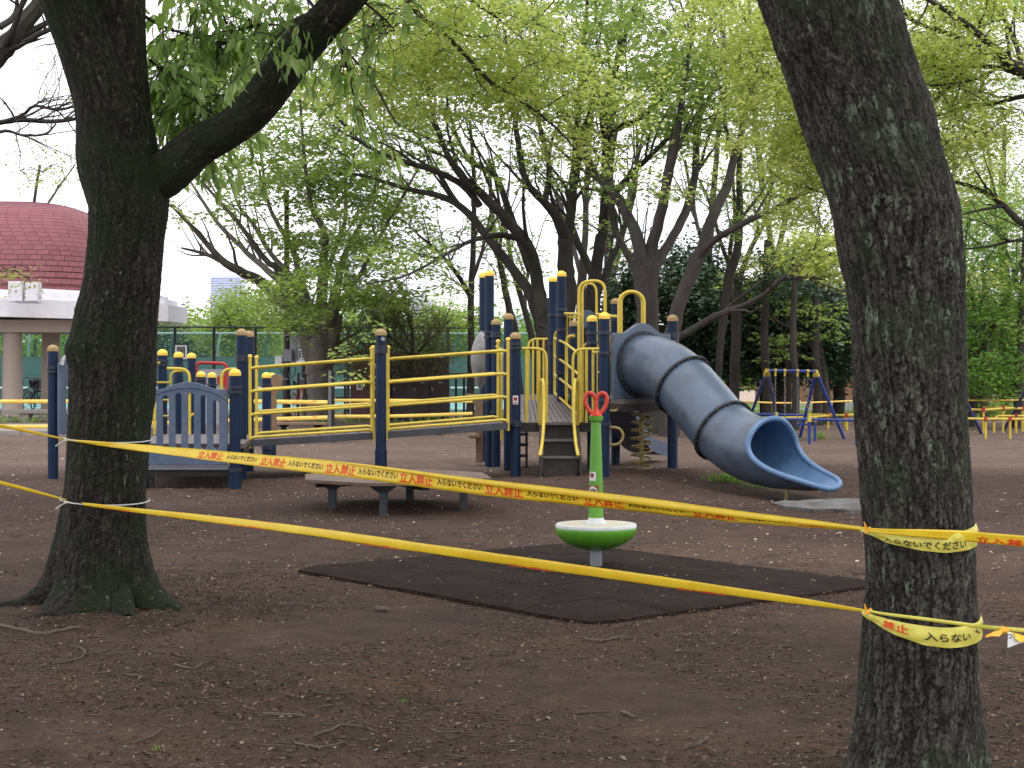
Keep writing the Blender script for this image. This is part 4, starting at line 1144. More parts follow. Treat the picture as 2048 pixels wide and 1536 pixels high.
# ------------------------------------------------------------------ low round table, spinner, rubber mat
tb = thing('low_play_table', 'low brown topped play table on four grey legs between the mossy tree and the ramp', 'table', (-0.98, 13.75, 0))
ctr = Vector((-0.99, 13.75, 0)); ztp = 0.292
oct_ = []
for k in range(8):
    a = rad(22.5 + 45 * k + 8); oct_.append((ctr.x + 0.845 * math.cos(a), ctr.y + 0.93 * math.sin(a)))
mb = MB(); mb.prism(oct_, ztp - 0.028, ztp); mb.build('tabletop', MAT['table_top'], tb, smooth=False, bevel=0.004)
mb = MB()
for a in (0.4, 0.4 + math.pi / 2): mb.box((ctr.x, ctr.y, ztp - 0.055), (1.45, 0.07, 0.045), rz=a)
mb.build('frame', MAT['black'], tb, smooth=False)
for px, py, Y in ((665, 1025, 13.4), (767, 1035, 13.0), (820, 1010, 14.35), (927, 1025, 13.55)):
    x = P3(px, 0, Y).x
    mb = MB(); mb.box((x, Y, 0.10), (0.068, 0.068, 0.30)); lg = mb.build('leg', MAT['table_leg'], tb, smooth=False, bevel=0.008)
    mb = MB(); mb.hexa([(x - 0.04, Y - 0.04, 0.205), (x + 0.04, Y - 0.04, 0.205), (x + 0.04, Y + 0.04, 0.205), (x - 0.04, Y + 0.04, 0.205)], [(x - 0.12, Y - 0.045, 0.262), (x + 0.12, Y - 0.045, 0.262), (x + 0.12, Y + 0.045, 0.262), (x - 0.12, Y + 0.045, 0.262)])
    mb.build('bracket', MAT['black'], lg, smooth=False)
for px, py in ((843, 944), (856, 945)):
    Yb = (CAM_H - ztp) * FPX / (py - HY); mb = MB(); mb.lathe([(0.012, 0), (0.012, 0.004), (0, 0.005)], (P3(px, 0, Yb).x, Yb, ztp), 8); mb.build('bolt', MAT['black'], tb)

sp = thing('play_spinner', 'green standing spinner with round seat and red ear shaped handle on the rubber mat', 'playground spinner', (0.504, 9.6, 0.04))
sc = Vector((0.504, 9.6, 0)); k_ = 9.6 / FPX
def sz(py): return CAM_H - (py - HY) * k_
mb = MB(); mb.lathe([(0.036, 0.02), (0.036, 0.14)], sc, 20); mb.build('post', MAT['light_grey'], sp)
zr = sz(1064)
mb = MB(); mb.lathe([(0.036, sz(1101)), (0.055, sz(1100)), (0.10, sz(1096)), (0.15, sz(1090)), (0.195, sz(1082)), (0.226, sz(1073)), (0.241, sz(1065)), (0.2455, sz(1058)), (0.243, sz(1053)), (0.237, sz(1050))], sc, 56); bowl = mb.build('seat', MAT['green_plastic'], sp)
mb = MB(); mb.lathe([(0.2372, sz(1050)), (0.232, sz(1048) ), (0.22, sz(1047.2)), (0.08, sz(1046.5)), (0.0, sz(1046.5))], sc, 56); mb.build('seat_top', MAT['seat_top'], sp)
mb = MB(); mb.lathe([(0.2440, sz(1053.5)), (0.2438, sz(1050)), (0.240, sz(1047.6)), (0.236, sz(1047.2))], sc, 56); mb.build('seat_rim', MAT['white_plastic'], sp)
zt = sz(843)
mb = MB(); mb.lathe([(0.068, sz(1046.2)), (0.056, sz(1043.5)), (0.049, sz(1040)), (0.0455, sz(1035))], sc, 28); mb.build('column_foot', MAT['white_plastic'], sp)
mb = MB(); mb.lathe([(0.046, sz(1037)), (0.0437, sz(1028)), (0.0420, sz(980)), (0.035, sz(900)), (0.0285, zt)], sc, 28); col = mb.build('column', MAT['green_plastic'], sp)
mb = MB(); mb.lathe([(0.0285, zt - 0.004), (0.040, zt + 0.006), (0.0425, zt + 0.022), (0.0425, zt + 0.03), (0.03, zt + 0.034), (0, zt + 0.034)], sc, 28); mb.build('collar', MAT['green_plastic'], sp)
def hz(zx, zy): # pixel in the enlarged view -> world, on the spinner's own plane
    px, py = 1080 + zx * 0.2603, 760 + zy * 0.2603
    p = P3(px, py, 9.6); return Vector((p.x + (sc.x - P3(1193.7, 0, 9.6).x), 9.6, p.z))
for s in (-1, 1):
    loop = [(437, 152), (418, 115), (388, 100), (360, 118), (354, 160), (366, 205), (392, 243), (414, 258), (432, 235), (437, 195)]
    pts = [hz(437 + (zx - 437) * (-s), zy) for zx, zy in loop]
    pts = [Vector(p) for p in smooth_path([tuple(q) for q in pts + [pts[0]]], 5)][:-1]
    mb = MB(); mb.tube(pts, 0.0125, 12, closed=True); mb.build('handle', MAT['red_plastic'], sp)
mb = MB(); mb.lathe([(0.037, zt + 0.034), (0.034, zt + 0.042), (0.022, zt + 0.062), (0.016, zt + 0.075), (0, zt + 0.08)], sc, 20); mb.build('handle_base', MAT['red_plastic'], sp)
def patch(a0, a1, z0, z1, r0, r1, mat, name, parent, n=8, disc=False):
    mb = MB(); vs = []; fs = []
    if disc:
        ac, zc = (a0 + a1) / 2, (z0 + z1) / 2; m = 20
        vs.append(sc + Vector((math.sin(ac) * r0, -math.cos(ac) * r0, zc)))
        for k in range(m):
            t = 2 * math.pi * k / m; a = ac + (a1 - a0) / 2 * math.cos(t); vs.append(sc + Vector((math.sin(a) * r0, -math.cos(a) * r0, zc + (z1 - z0) / 2 * math.sin(t))))
        fs = [(0, 1 + k, 1 + (k + 1) % m) for k in range(m)]
    else:
        for i in range(n + 1):
            a = a0 + (a1 - a0) * i / n
            vs += [sc + Vector((math.sin(a) * r0, -math.cos(a) * r0, z0)), sc + Vector((math.sin(a) * r1, -math.cos(a) * r1, z1))]
        fs = [(2 * i, 2 * i + 2, 2 * i + 3, 2 * i + 1) for i in range(n)]
    mb.add(vs, fs); return mb.build(name, MAT[mat], parent)
s1 = patch(-1.25, -0.05, sz(961), sz(943), 0.0415, 0.0402, 'white_plastic', 'sticker', sp)
patch(-1.0, -0.35, sz(954.5), sz(945.5), 0.0422, 0.0422, 'red', 'symbol', s1, disc=True)
s2 = patch(-1.3, 0.32, sz(991), sz(970), 0.0432, 0.0422, 'red', 'sticker', sp)
patch(-1.15, 0.12, sz(989.5), sz(971.5), 0.0441, 0.0441, 'white_plastic', 'symbol', s2, disc=True)
patch(-0.75, -0.25, sz(985), sz(976), 0.0447, 0.0447, 'steel', 'symbol', s2, disc=True)

rm = thing('rubber_mat', 'thin black rubber tile mat lying on the dirt under the green spinner', 'mat', (0.4, 9.0, 0))
cL, cF, cR = Vector((-1.277, 9.53, 0)), Vector((0.367, 7.53, 0)), Vector((2.04, 8.89, 0))
e1, e2 = (cL - cF), (cR - cF); NA, NB_ = 5, 4
for i in range(NA):
    for j in range(NB_):
        mb = MB(); m = 4; th = 0.024
        f0 = 0.0016 / e1.length; g0 = 0.0016 / e2.length
        vs = []; fs = []
        for a in range(m + 1):
            for b in range(m + 1):
                u = i / NA + f0 + (1 / NA - 2 * f0) * a / m; v = j / NB_ + g0 + (1 / NB_ - 2 * g0) * b / m
                q = cF + e1 * u + e2 * v
                # rounded front corner and slightly wavy outer edges
                if u < 0.06 and v < 0.06: q += (e1.normalized() + e2.normalized()) * 0.035 * (1 - max(u, v) / 0.06)
                wob = 0.004 * perlin(np.array([[q.x * 2.1, q.y * 2.1, 0.5]]))[0]
                edge = 0.016 * max(0, 1 - min(u * e1.length, v * e2.length) / 0.05)
                vs.append((q.x, q.y, th + wob - edge + 0.0006 * ((i * 3 + j * 5) % 4)))
        k2 = len(vs)
        per = [a * (m + 1) for a in range(m + 1)] + [m * (m + 1) + b for b in range(1, m + 1)] + [a * (m + 1) + m for a in range(m - 1, -1, -1)] + [b for b in range(m - 1, 0, -1)]
        for a in range(m):
            for b in range(m):
                n0_ = a * (m + 1) + b; fs.append((n0_, n0_ + 1, n0_ + m + 2, n0_ + m + 1))
        for p in per: x, y, z = vs[p]; vs.append((x, y, -0.03))
        for q in range(len(per)):
            r_ = (q + 1) % len(per); fs.append((per[q], k2 + q, k2 + r_, per[r_]))
        mb.add(vs, fs); mb.build('rubber_tile', MAT['mat'], rm, smooth=False)

# ------------------------------------------------------------------ caution tape
MAT['tape'] = M('yellow_tape', (0.86, 0.62, 0.03), (0.78, 0.50, 0.02), 0.38, scale=5, spec=0.5, bmp=0.15, bscale=50, bdist=0.003)
MAT['tape_pale'] = M('pale_yellow_tape', (0.72, 0.66, 0.12), (0.62, 0.56, 0.08), 0.4, scale=9, spec=0.5, bmp=0.4, bscale=26, bdist=0.006)
MAT['tape_orange'] = M('orange_yellow_tape', (0.86, 0.52, 0.03), (0.85, 0.36, 0.02), 0.4, scale=7, spec=0.5)
MAT['ink_red'] = M('red_print', (0.75, 0.055, 0.01), None, 0.5)
MAT['ink_black'] = M('black_print', (0.012, 0.012, 0.01), None, 0.5)
MAT['string'] = M('white_string', (0.75, 0.75, 0.73), (0.6, 0.6, 0.58), 0.7, scale=40)
YSN = np.linspace(0, 1, 241)
class Strip:
    """a tape: centre line, width and roll along it; s in 0..1"""
    def __init__(self, pts, width, roll, wrinkle=0.0, seed=0):
        P = np.array(smooth_path([tuple(p) for p in pts], 12))
        d = np.concatenate([[0], np.cumsum(np.linalg.norm(np.diff(P, axis=0), axis=1))]); self.L = d[-1]
        self.P = np.stack([np.interp(YSN * self.L, d, P[:, k]) for k in range(3)], 1)
        self.T = unit(np.gradient(self.P, axis=0))
        self.w = np.interp(YSN, [a for a, _ in width], [b for _, b in width])
        ro = np.interp(YSN, [a for a, _ in roll], [b for _, b in roll])
        side = np.cross(self.T, np.array([0, 0, 1.0])); side = unit(side)      # horizontal, away from the viewer
        upv = np.cross(side, self.T)
        self.U = upv * np.cos(ro)[:, None] + side * np.sin(ro)[:, None]
        self.N = np.cross(self.T, self.U); self.wr = wrinkle; self.seed = seed
        if self.N[120, 1] > 0: self.N = -self.N
    def at(self, s, v, off=0.0):
        """s along 0..1, v across -0.5..0.5 (arrays)"""
        s = np.clip(s, 0, 1)
        g = lambda A: np.stack([np.interp(s, YSN, A[:, k]) for k in range(3)], 1)
        w = np.interp(s, YSN, self.w)
        q = g(self.P) + g(self.U) * (v * w)[:, None]
        wr = self.wr * perlin(np.stack([s * self.L * 9, v * 2.2, np.full_like(s, self.seed + 0.5)], 1)) if self.wr else 0
        return q + g(self.N) * (off + wr)[:, None] if np.ndim(off + wr) else q + g(self.N) * (off + wr)
    def build(self, name, mat, parent, s0=0.0, s1=1.0, ns=220, nv=6, v0=-0.5, v1=0.5, off=0.0, thick=0.0012):
        ss = np.linspace(s0, s1, ns); vv = np.linspace(v0, v1, nv)
        A, B = np.meshgrid(ss, vv, indexing='ij')
        F = self.at(A.ravel(), B.ravel(), off); K = self.at(A.ravel(), B.ravel(), off - thick)
        i = np.arange(ns * nv).reshape(ns, nv)
        f = np.stack([i[:-1, :-1], i[1:, :-1], i[1:, 1:], i[:-1, 1:]], -1).reshape(-1, 4)
        n = ns * nv
        edge = np.concatenate([np.stack([i[:-1, 0], i[:-1, 0] + n, i[1:, 0] + n, i[1:, 0]], -1), np.stack([i[:-1, -1], i[1:, -1], i[1:, -1] + n, i[:-1, -1] + n], -1)])
        o = origin_of(parent)
        return put(name, indexed_mesh(name, np.concatenate([F, K]), np.concatenate([f, f[:, ::-1] + n, edge]), MAT[mat], o), parent, o)
    def write(self, text, mat, parent, s0, length, v0, vh, off=0.0012, clip=None):
        """writing of a given length in metres from s0; v0 bottom, vh height (shares of the width)"""
        v, f = text_arrays(text)
        x = s0 + v[:, 0] / v[:, 0].max() * length / self.L
        y = v0 + v[:, 1] / v[:, 1].max() * vh
        if clip is not None: y = np.clip(y, clip[0], clip[1])
        q = self.at(x, y, off)
        mb = MB(); mb.add([tuple(p) for p in q], f)
        return mb.build('lettering', MAT[mat], parent, smooth=False)

# upper tape, from the mossy tree to the leaning tree
def TP(px, py, Y): return tuple(W(px, py, Y))
xr, rr_ = trunk_at(right_prof, YR, 0.74)
ut = thing('caution_tape', 'upper yellow caution tape with red and black Japanese writing, stretched between the two near trees', 'caution tape', TP(900, 980, 6.2))
YEND = YR - 0.02
u_pts = [TP(136, 880, 7.98), TP(150, 882, 7.92), TP(400, 908, 7.42), TP(700, 940, 6.72), TP(960, 974, 6.12), TP(1240, 1006, 5.52), TP(1480, 1034, 5.02), TP(1640, 1050, 4.72), TP(1738, 1059, YEND)]
US = Strip(u_pts, [(0, .008), (.03, .014), (.12, .034), (.22, .052), (.38, .062), (.6, .062), (.72, .056), (.86, .044), (.95, .022), (1, .010)], [(0, .5), (.15, -.55), (.32, -.45), (.45, -.12), (.6, .1), (.8, .42), (1, .2)], 0.003, 3)
US.build('band', 'tape', ut)
# the folded-over upper edge on the right half
FL = Strip(u_pts, [(0, .001), (.36, .002), (.5, .014), (.66, .024), (.8, .026), (.95, .016), (1, .008)], [(0, 0), (1, -.25)], 0.001, 3)
off_up = np.interp(YSN, [0, .36, .5, .66, .8, .95, 1], [.03, .03, .024, .019, .013, .004, .0])
FL.P = FL.P + np.stack([np.zeros(241), np.zeros(241), off_up], 1) + FL.N * 0.010
FL.build('fold', 'tape', ut, 0.40, 1.0, 160, 3)
def s_of(px, st):
    q = st.P[:, 0] / st.P[:, 1] * FPX + CX
    return float(np.interp(px, q, YSN))
reds = ((397, 447), (522, 572), (652, 712), (800, 866), (970, 1046), (1166, 1246), (1384, 1474), (1596, 1650))
blks = ((454, 513), (576, 646), (716, 796), (874, 964), (1054, 1154), (1256, 1370), (1492, 1584))
for a, b in reds:
    sa, sb = s_of(a, US), s_of(b, US); US.write('立入禁止', 'ink_red', ut, sa, (sb - sa) * US.L, -0.40, 0.72)
for a, b in blks:
    sa, sb = s_of(a, US), s_of(b, US); US.write('入らないでください', 'ink_black', ut, sa, (sb - sa) * US.L, -0.22, 0.46)

# wrapping round the leaning tree and the strands that go on to the right
def wrap(parent, knots, mat, Y=YR, gap=0.014, name='wrap', a0=-1.45, a1=1.5, n=70, nv=7):
    """knots: (angle, py_top, py_bottom) as seen on the front of the trunk"""
    A = np.linspace(a0, a1, n); kt = np.array(knots)
    top = np.interp(A, kt[:, 0], kt[:, 1]); bot = np.interp(A, kt[:, 0], kt[:, 2])
    vs = []
    for a, t, b in zip(A, top, bot):
        for j in range(nv):
            py = t + (b - t) * j / (nv - 1)
            cx, r = trunk_at(right_prof, Y, CAM_H - (py - HY) / FPX * Y)
            rr = r + gap + 0.0035 * perlin(np.array([[a * 5, j * 1.1, py * 0.01]]))[0] + 0.004 * math.sin(math.pi * j / (nv - 1))
            yy = Y - rr * math.cos(a)
            vs.append((cx + rr * math.sin(a), yy, CAM_H - (py - HY) / FPX * Y))
    fs = [(i * nv + j, i * nv + j + 1, (i + 1) * nv + j + 1, (i + 1) * nv + j) for i in range(n - 1) for j in range(nv - 1)]
    mb = MB(); mb.add(vs, fs); o = mb.build(name, MAT[mat], parent)
    def place(text, ink, ax0, ax1, f0, f1):
        v, f = text_arrays(text); x = ax0 + (ax1 - ax0) * v[:, 0] / v[:, 0].max(); y = f1 + (f0 - f1) * v[:, 1] / v[:, 1].max()
        out = []
        for a, fr in zip(x, y):
            t = np.interp(a, kt[:, 0], kt[:, 1]); b = np.interp(a, kt[:, 0], kt[:, 2]); py = t + (b - t) * fr
            cx, r = trunk_at(right_prof, Y, CAM_H - (py - HY) / FPX * Y); rr = r + gap + 0.0085
            out.append((cx + rr * math.sin(a), Y - rr * math.cos(a), CAM_H - (py - HY) / FPX * Y))
        mb = MB(); mb.add(out, f); mb.build('lettering', MAT[ink], parent, smooth=False)
    return place
pl = wrap(ut, [(-1.5, 1056, 1062), (-1.1, 1058, 1066), (-0.7, 1058, 1078), (-0.2, 1057, 1088), (0.2, 1056, 1093), (0.6, 1052, 1091), (1.0, 1046, 1088), (1.5, 1040, 1084)], 'tape_pale')
pl('入らないでください', 'ink_black', -0.80, 0.62, 0.40, 0.86)
pl('立', 'ink_red', 0.98, 1.25, 0.25, 0.72)
def RP(px, py, a_front=0.02):
    """a point just in front of the leaning trunk"""
    z = CAM_H - (py - HY) / FPX * YR
    cx, r = trunk_at(right_prof, YR, z); x = (px - CX) / FPX * (YR - 0.1)
    dx = min(abs(x - cx), r * 0.98); yy = YR - math.sqrt(max((r + 0.024) ** 2 - dx * dx, 0.0004))
    return ((px - CX) / FPX * yy, yy, CAM_H - (py - HY) / FPX * yy)
up2 = [RP(1736, 1058), RP(1760, 1061), RP(1820, 1065), RP(1880, 1068), RP(1935, 1072), TP(1990, 1077, 4.36), TP(2060, 1083, 4.30), TP(2300, 1103, 4.1), TP(2900, 1150, 3.8)]
U2 = Strip(up2, [(0, .010), (.04, .014), (.10, .022), (.2, .030), (.5, .032), (1, .034)], [(0, .1), (1, .35)], 0.0016, 8)
U2.build('strand', 'tape', ut, off=0.004)
for a, b in ((1955, 2080), (2110, 2230)):
    sa, sb = s_of(a, U2), s_of(b, U2); U2.write('立入禁止', 'ink_red', ut, sa, (sb - sa) * U2.L, -0.5, 0.62, off=0.0055)
mb = MB(); mb.tube([RP(1733, 1062), RP(1731, 1052), RP(1728, 1044)], [0.004, 0.003, 0.0015], 6); mb.tube([RP(1732, 1066), RP(1737, 1060), RP(1742, 1056)], 0.006, 6); mb.build('knot', MAT['tape_orange'], ut)

# lower tape, folded lengthwise
lo = thing('caution_tape', 'lower yellow caution tape, folded narrow, crossing in front of the green spinner', 'caution tape', TP(900, 1110, 6.2))
l_pts = [TP(128, 1003, 7.98), TP(150, 1006, 7.92), TP(300, 1024, 7.62), TP(560, 1055, 7.05), TP(860, 1098, 6.35), TP(1180, 1143, 5.65), TP(1450, 1181, 5.1), TP(1640, 1208, 4.72), TP(1738, 1223, YEND)]
LS = Strip(l_pts, [(0, .008), (.05, .018), (.2, .032), (.4, .039), (.6, .041), (.8, .037), (.92, .025), (1, .009)], [(0, .3), (.3, -.2), (.6, .2), (1, .2)], 0.0015, 5)
def folded(st, mat, parent, s0=0, s1=1, ns=200, bulge=0.2, matl='fold'):
    """flattened roll: closed oval section"""
    ss = np.linspace(s0, s1, ns); kk = 10; ang = np.arange(kk) * 2 * np.pi / kk
    A = np.repeat(ss, kk); v = np.tile(np.cos(ang) * 0.5, ns)
    ww = np.interp(A, YSN, st.w); of = np.tile(np.sin(ang), ns) * ww * 0.5 * bulge
    w8 = 1 + 0.10 * perlin(np.stack([A * st.L * 3, np.zeros_like(A), np.zeros_like(A) + st.seed], 1))
    q = st.at(A, v * w8, 0 * A); g = np.stack([np.interp(A, YSN, st.N[:, k]) for k in range(3)], 1); q = q + g * of[:, None]
    i = np.arange(ns * kk).reshape(ns, kk); nx = np.roll(i, -1, 1)
    f = np.stack([i[:-1], nx[:-1], nx[1:], i[1:]], -1).reshape(-1, 4); o = origin_of(parent)
    put(matl, indexed_mesh(matl, q, f, MAT[mat], o), parent, o)
folded(LS, 'tape', lo, matl='band')
k = 0
for a in np.arange(0.06, 0.93, 0.094):
    LS.write('入らないでください' if k % 2 else '立入禁止', 'ink_black' if k % 2 else 'ink_red', lo, a, 0.052 * LS.L, -0.54, 0.16 if k % 2 else 0.22, off=0.0032)
    k += 1
pl = wrap(lo, [(-1.5, 1218, 1226), (-1.1, 1221, 1236), (-0.7, 1226, 1252), (-0.2, 1233, 1270), (0.2, 1237, 1276), (0.6, 1236, 1275), (1.0, 1231, 1270), (1.5, 1222, 1264)], 'tape_pale')
pl('禁止', 'ink_red', -0.85, -0.42, 0.12, 0.70); pl('入らない', 'ink_black', -0.18, 0.62, 0.28, 0.72); pl('くだ', 'ink_black', 0.75, 1.25, 0.15, 0.55)
lp2 = [RP(1736, 1222), RP(1770, 1228), RP(1840, 1237), RP(1900, 1245), RP(1945, 1251), TP(1990, 1256, 4.36), TP(2060, 1262, 4.30), TP(2300, 1282, 4.1), TP(2900, 1330, 3.8)]
L2 = Strip(lp2, [(0, .008), (.1, .010), (.25, .012), (1, .016)], [(0, .1), (1, .2)], 0.001, 9)
folded(L2, 'tape_pale', lo, matl='strand', bulge=0.5)
mb = MB(); mb.tube([RP(1734, 1226), RP(1731, 1216), RP(1729, 1208)], [0.004, 0.003, 0.0015], 6); mb.tube([RP(1732, 1228), RP(1738, 1223), RP(1744, 1219)], 0.006, 6)
mb.tube([TP(2003, 1258, 4.34), TP(2011, 1262, 4.33), TP(2016, 1260, 4.33)], 0.010, 8); mb.build('knot', MAT['tape_orange'], lo)
def flap(pts, mat, nm):
    vs = [TP(*p) for p in pts]; mb = MB(); n = len(vs)
    back = [(x + 0.0006, y + 0.0012, z) for x, y, z in vs]
    mb.add(vs + back, [tuple(range(n)), tuple(range(n, 2 * n))[::-1]] + [(i, (i + 1) % n, n + (i + 1) % n, n + i) for i in range(n)])
    return mb.build(nm, MAT[mat], lo, smooth=False)
flap([(2008, 1259, 4.33), (1990, 1262, 4.32), (1972, 1270, 4.31), (1970, 1275, 4.31), (1984, 1272, 4.30), (1998, 1273, 4.31), (2004, 1268, 4.32)], 'tape_orange', 'torn_end')
flap([(2013, 1262, 4.33), (2016, 1268, 4.31), (2015, 1296, 4.29), (2030, 1290, 4.28), (2050, 1284, 4.29), (2046, 1276, 4.30), (2028, 1266, 4.32)], 'white_plastic', 'torn_end')
flap([(2024, 1264, 4.325), (2034, 1267, 4.30), (2055, 1274, 4.29), (2054, 1283, 4.285), (2040, 1284, 4.275), (2030, 1276, 4.28)], 'tape', 'torn_end')
mb = MB(); mb.tube([TP(2017, 1270, 4.27), TP(2021, 1269, 4.27), TP(2024, 1273, 4.27), TP(2021, 1277, 4.27), TP(2018, 1275, 4.27)], 0.0016, 6); mb.build('lettering', MAT['ink_black'], lo)

# tape lengths left of the mossy tree and the white strings
for py0, py1, lab, w in ((850, 879, 'short stretch of yellow caution tape tied left of the mossy tree, upper one', .020), (964, 1000, 'short stretch of yellow caution tape tied left of the mossy tree, lower one', .024)):
    t = thing('caution_tape', lab, 'caution tape', TP(60, (py0 + py1) / 2, 8.05))
    st = Strip([TP(-700 + 834 * f, py0 + (py1 - py0) * (-700 + 834 * f) / 134 + (1 - f) * f * 8, 8.75 - 0.78 * f) for f in (0, .25, .5, .75, 1)], [(0, .04), (.5, .035), (.72, w + .006), (.93, w * 0.8), (1, .007)], [(0, .2), (1, .4)], 0.001, 2)
    folded(st, 'tape', t, matl='band', bulge=0.25)
for py, lab, ends in ((880, 'white string tied round the mossy tree at the upper tape', ((130, 884), (136, 880))), (1005, 'white string tied round the mossy tree at the lower tape', ((112, 1014), (128, 1004)))):
    t = thing('string', lab, 'string', TP(215, py, 7.85))
    z = CAM_H - (py - HY) / FPX * 7.9
    cx, r = trunk_at(left_prof, YL, z); pts = []
    for k in range(48):
        a = 2 * math.pi * k / 48; rr = r + 0.013
        pts.append((cx + rr * math.sin(a), YL - rr * math.cos(a), z - 0.012 * math.sin((a + 0.6)) - 0.004 * math.cos(a)))
    mb = MB(); mb.tube(pts, 0.0032, 6, closed=True); mb.build('loop', MAT['string'], t)
    x0 = TP(132, py, 7.97); mb = MB()
    mb.tube([x0, (x0[0] - 0.02, x0[1] - 0.02, x0[2] - 0.012), (x0[0] - 0.045, x0[1] - 0.03, x0[2] - 0.03)], 0.003, 5)
    mb.tube([x0, (x0[0] - 0.012, x0[1] - 0.02, x0[2] + 0.012), (x0[0] - 0.02, x0[1] - 0.03, x0[2] + 0.03)], 0.0026, 5)
    mb.lathe([(0, 0.012), (0.011, 0.004), (0.010, -0.006), (0, -0.011)], x0, 8); mb.build('knot', MAT['string'], t)

# ------------------------------------------------------------------ pavilion at the left
YP = 39.0
pv = thing('pavilion', 'white open pavilion with a rounded maroon shingle roof and thick round columns, far left', 'pavilion', (W(60, 740, YP).x, YP, 0))
kp = YP / FPX
def PX(px, Y=YP): return (px - CX) * Y / FPX
def PZ(py, Y=YP): return CAM_H - (py - HY) * Y / FPX
zs0, zs1, zt1 = PZ(645), PZ(612), PZ(583)
mb = MB(); mb.hexa([(PX(-420), YP - 1.6, zs0 + 0.25), (PX(354), YP - 1.0, zs0), (PX(354), YP + 1.2, zs0), (PX(-420), YP + 3, zs0 + 0.25)], [(PX(-420), YP - 1.6, zs1 + 0.34), (PX(354), YP - 1.0, zs1 - 0.01), (PX(354), YP + 1.2, zs1), (PX(-420), YP + 3, zs1 + 0.34)])
mb.build('roof_slab', MAT['white_wall'], pv, smooth=False)
mb = MB(); mb.hexa([(PX(-420), YP - 1.1, zs1 + 0.345), (PX(340), YP - 0.6, zs1 - 0.005), (PX(340), YP + 0.9, zs1), (PX(-420), YP + 7.6, zs1 + 0.34)], [(PX(-420), YP - 1.1, zt1 + 0.32), (PX(340), YP - 0.6, PZ(600)), (PX(340), YP + 0.9, PZ(600)), (PX(-420), YP + 7.6, zt1 + 0.32)])
mb.hexa([(PX(-420), YP - 0.9, zt1 + 0.325), (PX(325), YP - 0.3, PZ(600) + .002), (PX(325), YP + 0.7, PZ(600) + .002), (PX(-420), YP + 7.2, zt1 + 0.325)], [(PX(-420), YP - 0.9, zt1 + 0.40), (PX(325), YP - 0.3, PZ(592)), (PX(325), YP + 0.7, PZ(592)), (PX(-420), YP + 7.2, zt1 + 0.40)])
mb.build('parapet', MAT['white_wall'], pv, smooth=False)
mb = MB(); mb.box((PX(-95), YP + 0.6, zs0 - 0.1), (6.2, 2.4, 0.3)); mb.build('ceiling_beam', MAT['column'], pv, smooth=False)
for px, Y in ((25, YP - 0.3), (102, YP + 1.2), (-60, YP - 0.3), (-20, YP + 5), (250, YP + 4.5)):
    mb = MB(); x = PX(px, Y); r = 0.25 if px != 250 else 0.2
    mb.lathe([(r + 0.01, -0.1), (r, 0.3), (r - 0.03, zs0 - 0.24)], (x, Y, 0), 28); mb.build('column', MAT['column'], pv)
mb = MB(); mb.box((PX(-30), YP + 2.0, 0.02), (11.5, 6.6, 0.16)); mb.build('floor_slab', MAT['concrete'], pv, smooth=False)
# rounded roof: base shell, then shingles course by course
rcx, rcy, rz0 = PX(-70), YP + 3.3, PZ(585)
ra, rb, rh = PX(185) - PX(-70), 3.9, PZ(403) - PZ(585) + 0.14
def roof_pt(u, t):
    """u: plan angle, t: 0 eaves .. 1 crown"""
    k = math.cos(t * math.pi / 2) ** 0.36
    c, s = math.cos(u), math.sin(u); e = 0.5
    return Vector((rcx + ra * k * math.copysign(abs(c) ** e, c), rcy + rb * k * math.copysign(abs(s) ** e, s), rz0 + rh * math.sin(t * math.pi / 2) ** 0.85))
mb = MB(); vs = []; fs = []; nu, nt_ = 72, 16
for i in range(nt_ + 1):
    for k in range(nu): vs.append(roof_pt(2 * math.pi * k / nu, i / nt_ * 0.995))
for i in range(nt_):
    for k in range(nu): fs.append((i * nu + k, i * nu + (k + 1) % nu, (i + 1) * nu + (k + 1) % nu, (i + 1) * nu + k))
fs.append(tuple(nt_ * nu + k for k in range(nu)))
mb.add(vs, fs); roof = mb.build('roof', MAT['shingle_dark'], pv)
sh = MB(); sh.add([(-0.134, -0.009, 0), (0.134, -0.009, 0), (0.134, 0.010, 0), (-0.134, 0.010, 0), (-0.134, -0.003, 0.12), (0.134, -0.003, 0.12), (0.134, 0.003, 0.12), (-0.134, 0.003, 0.12)], [(3, 2, 1, 0), (4, 5, 6, 7), (0, 1, 5, 4), (1, 2, 6, 5), (2, 3, 7, 6), (3, 0, 4, 7)])
SHM = [sh.mesh('shingle', MAT['shingle'], False), sh.mesh('shingle', MAT['shingle_dark'], False)]
cnt = 0; restq = []
rr2 = random.Random(5)
for row in range(26):
    # find t giving even courses along the slope
    t0 = row / 26.0
    t = t0 ** 1.0 * 0.9
    pts = [roof_pt(math.pi + math.pi * q / 400, t) for q in range(401)]
    acc = (row % 2) * 0.14; d = 0.0; nxt = acc
    for a, b in zip(pts, pts[1:]):
        seg = (b - a).length
        while d + seg > nxt:
            f = (nxt - d) / seg; p = a.lerp(b, f); tan = (b - a).normalized(); nxt += 0.278
            ppx = p.x / p.y * FPX + CX; ppy = HY - (p.z - CAM_H) / p.y * FPX
            uq = math.pi + math.pi * (pts.index(a)) / 400
            upv = (roof_pt(uq, min(t + 0.04, 0.99)) - roof_pt(uq, t)).normalized()
            nrm = tan.cross(upv).normalized(); upv = nrm.cross(tan).normalized()
            if nrm.y > 0.3: pass
            m = Matrix((tan, -nrm, upv)).transposed()
            if -25 < ppx < 190 and p.y < rcy + 0.6 and cnt < 300:
                o = put('shingle', SHM[0 if rr2.random() < 0.7 else 1], roof, p + nrm * 0.018, rot=m.to_euler()); cnt += 1
            else:
                restq.append((p + nrm * 0.018, m))
        d += seg
mb = MB()
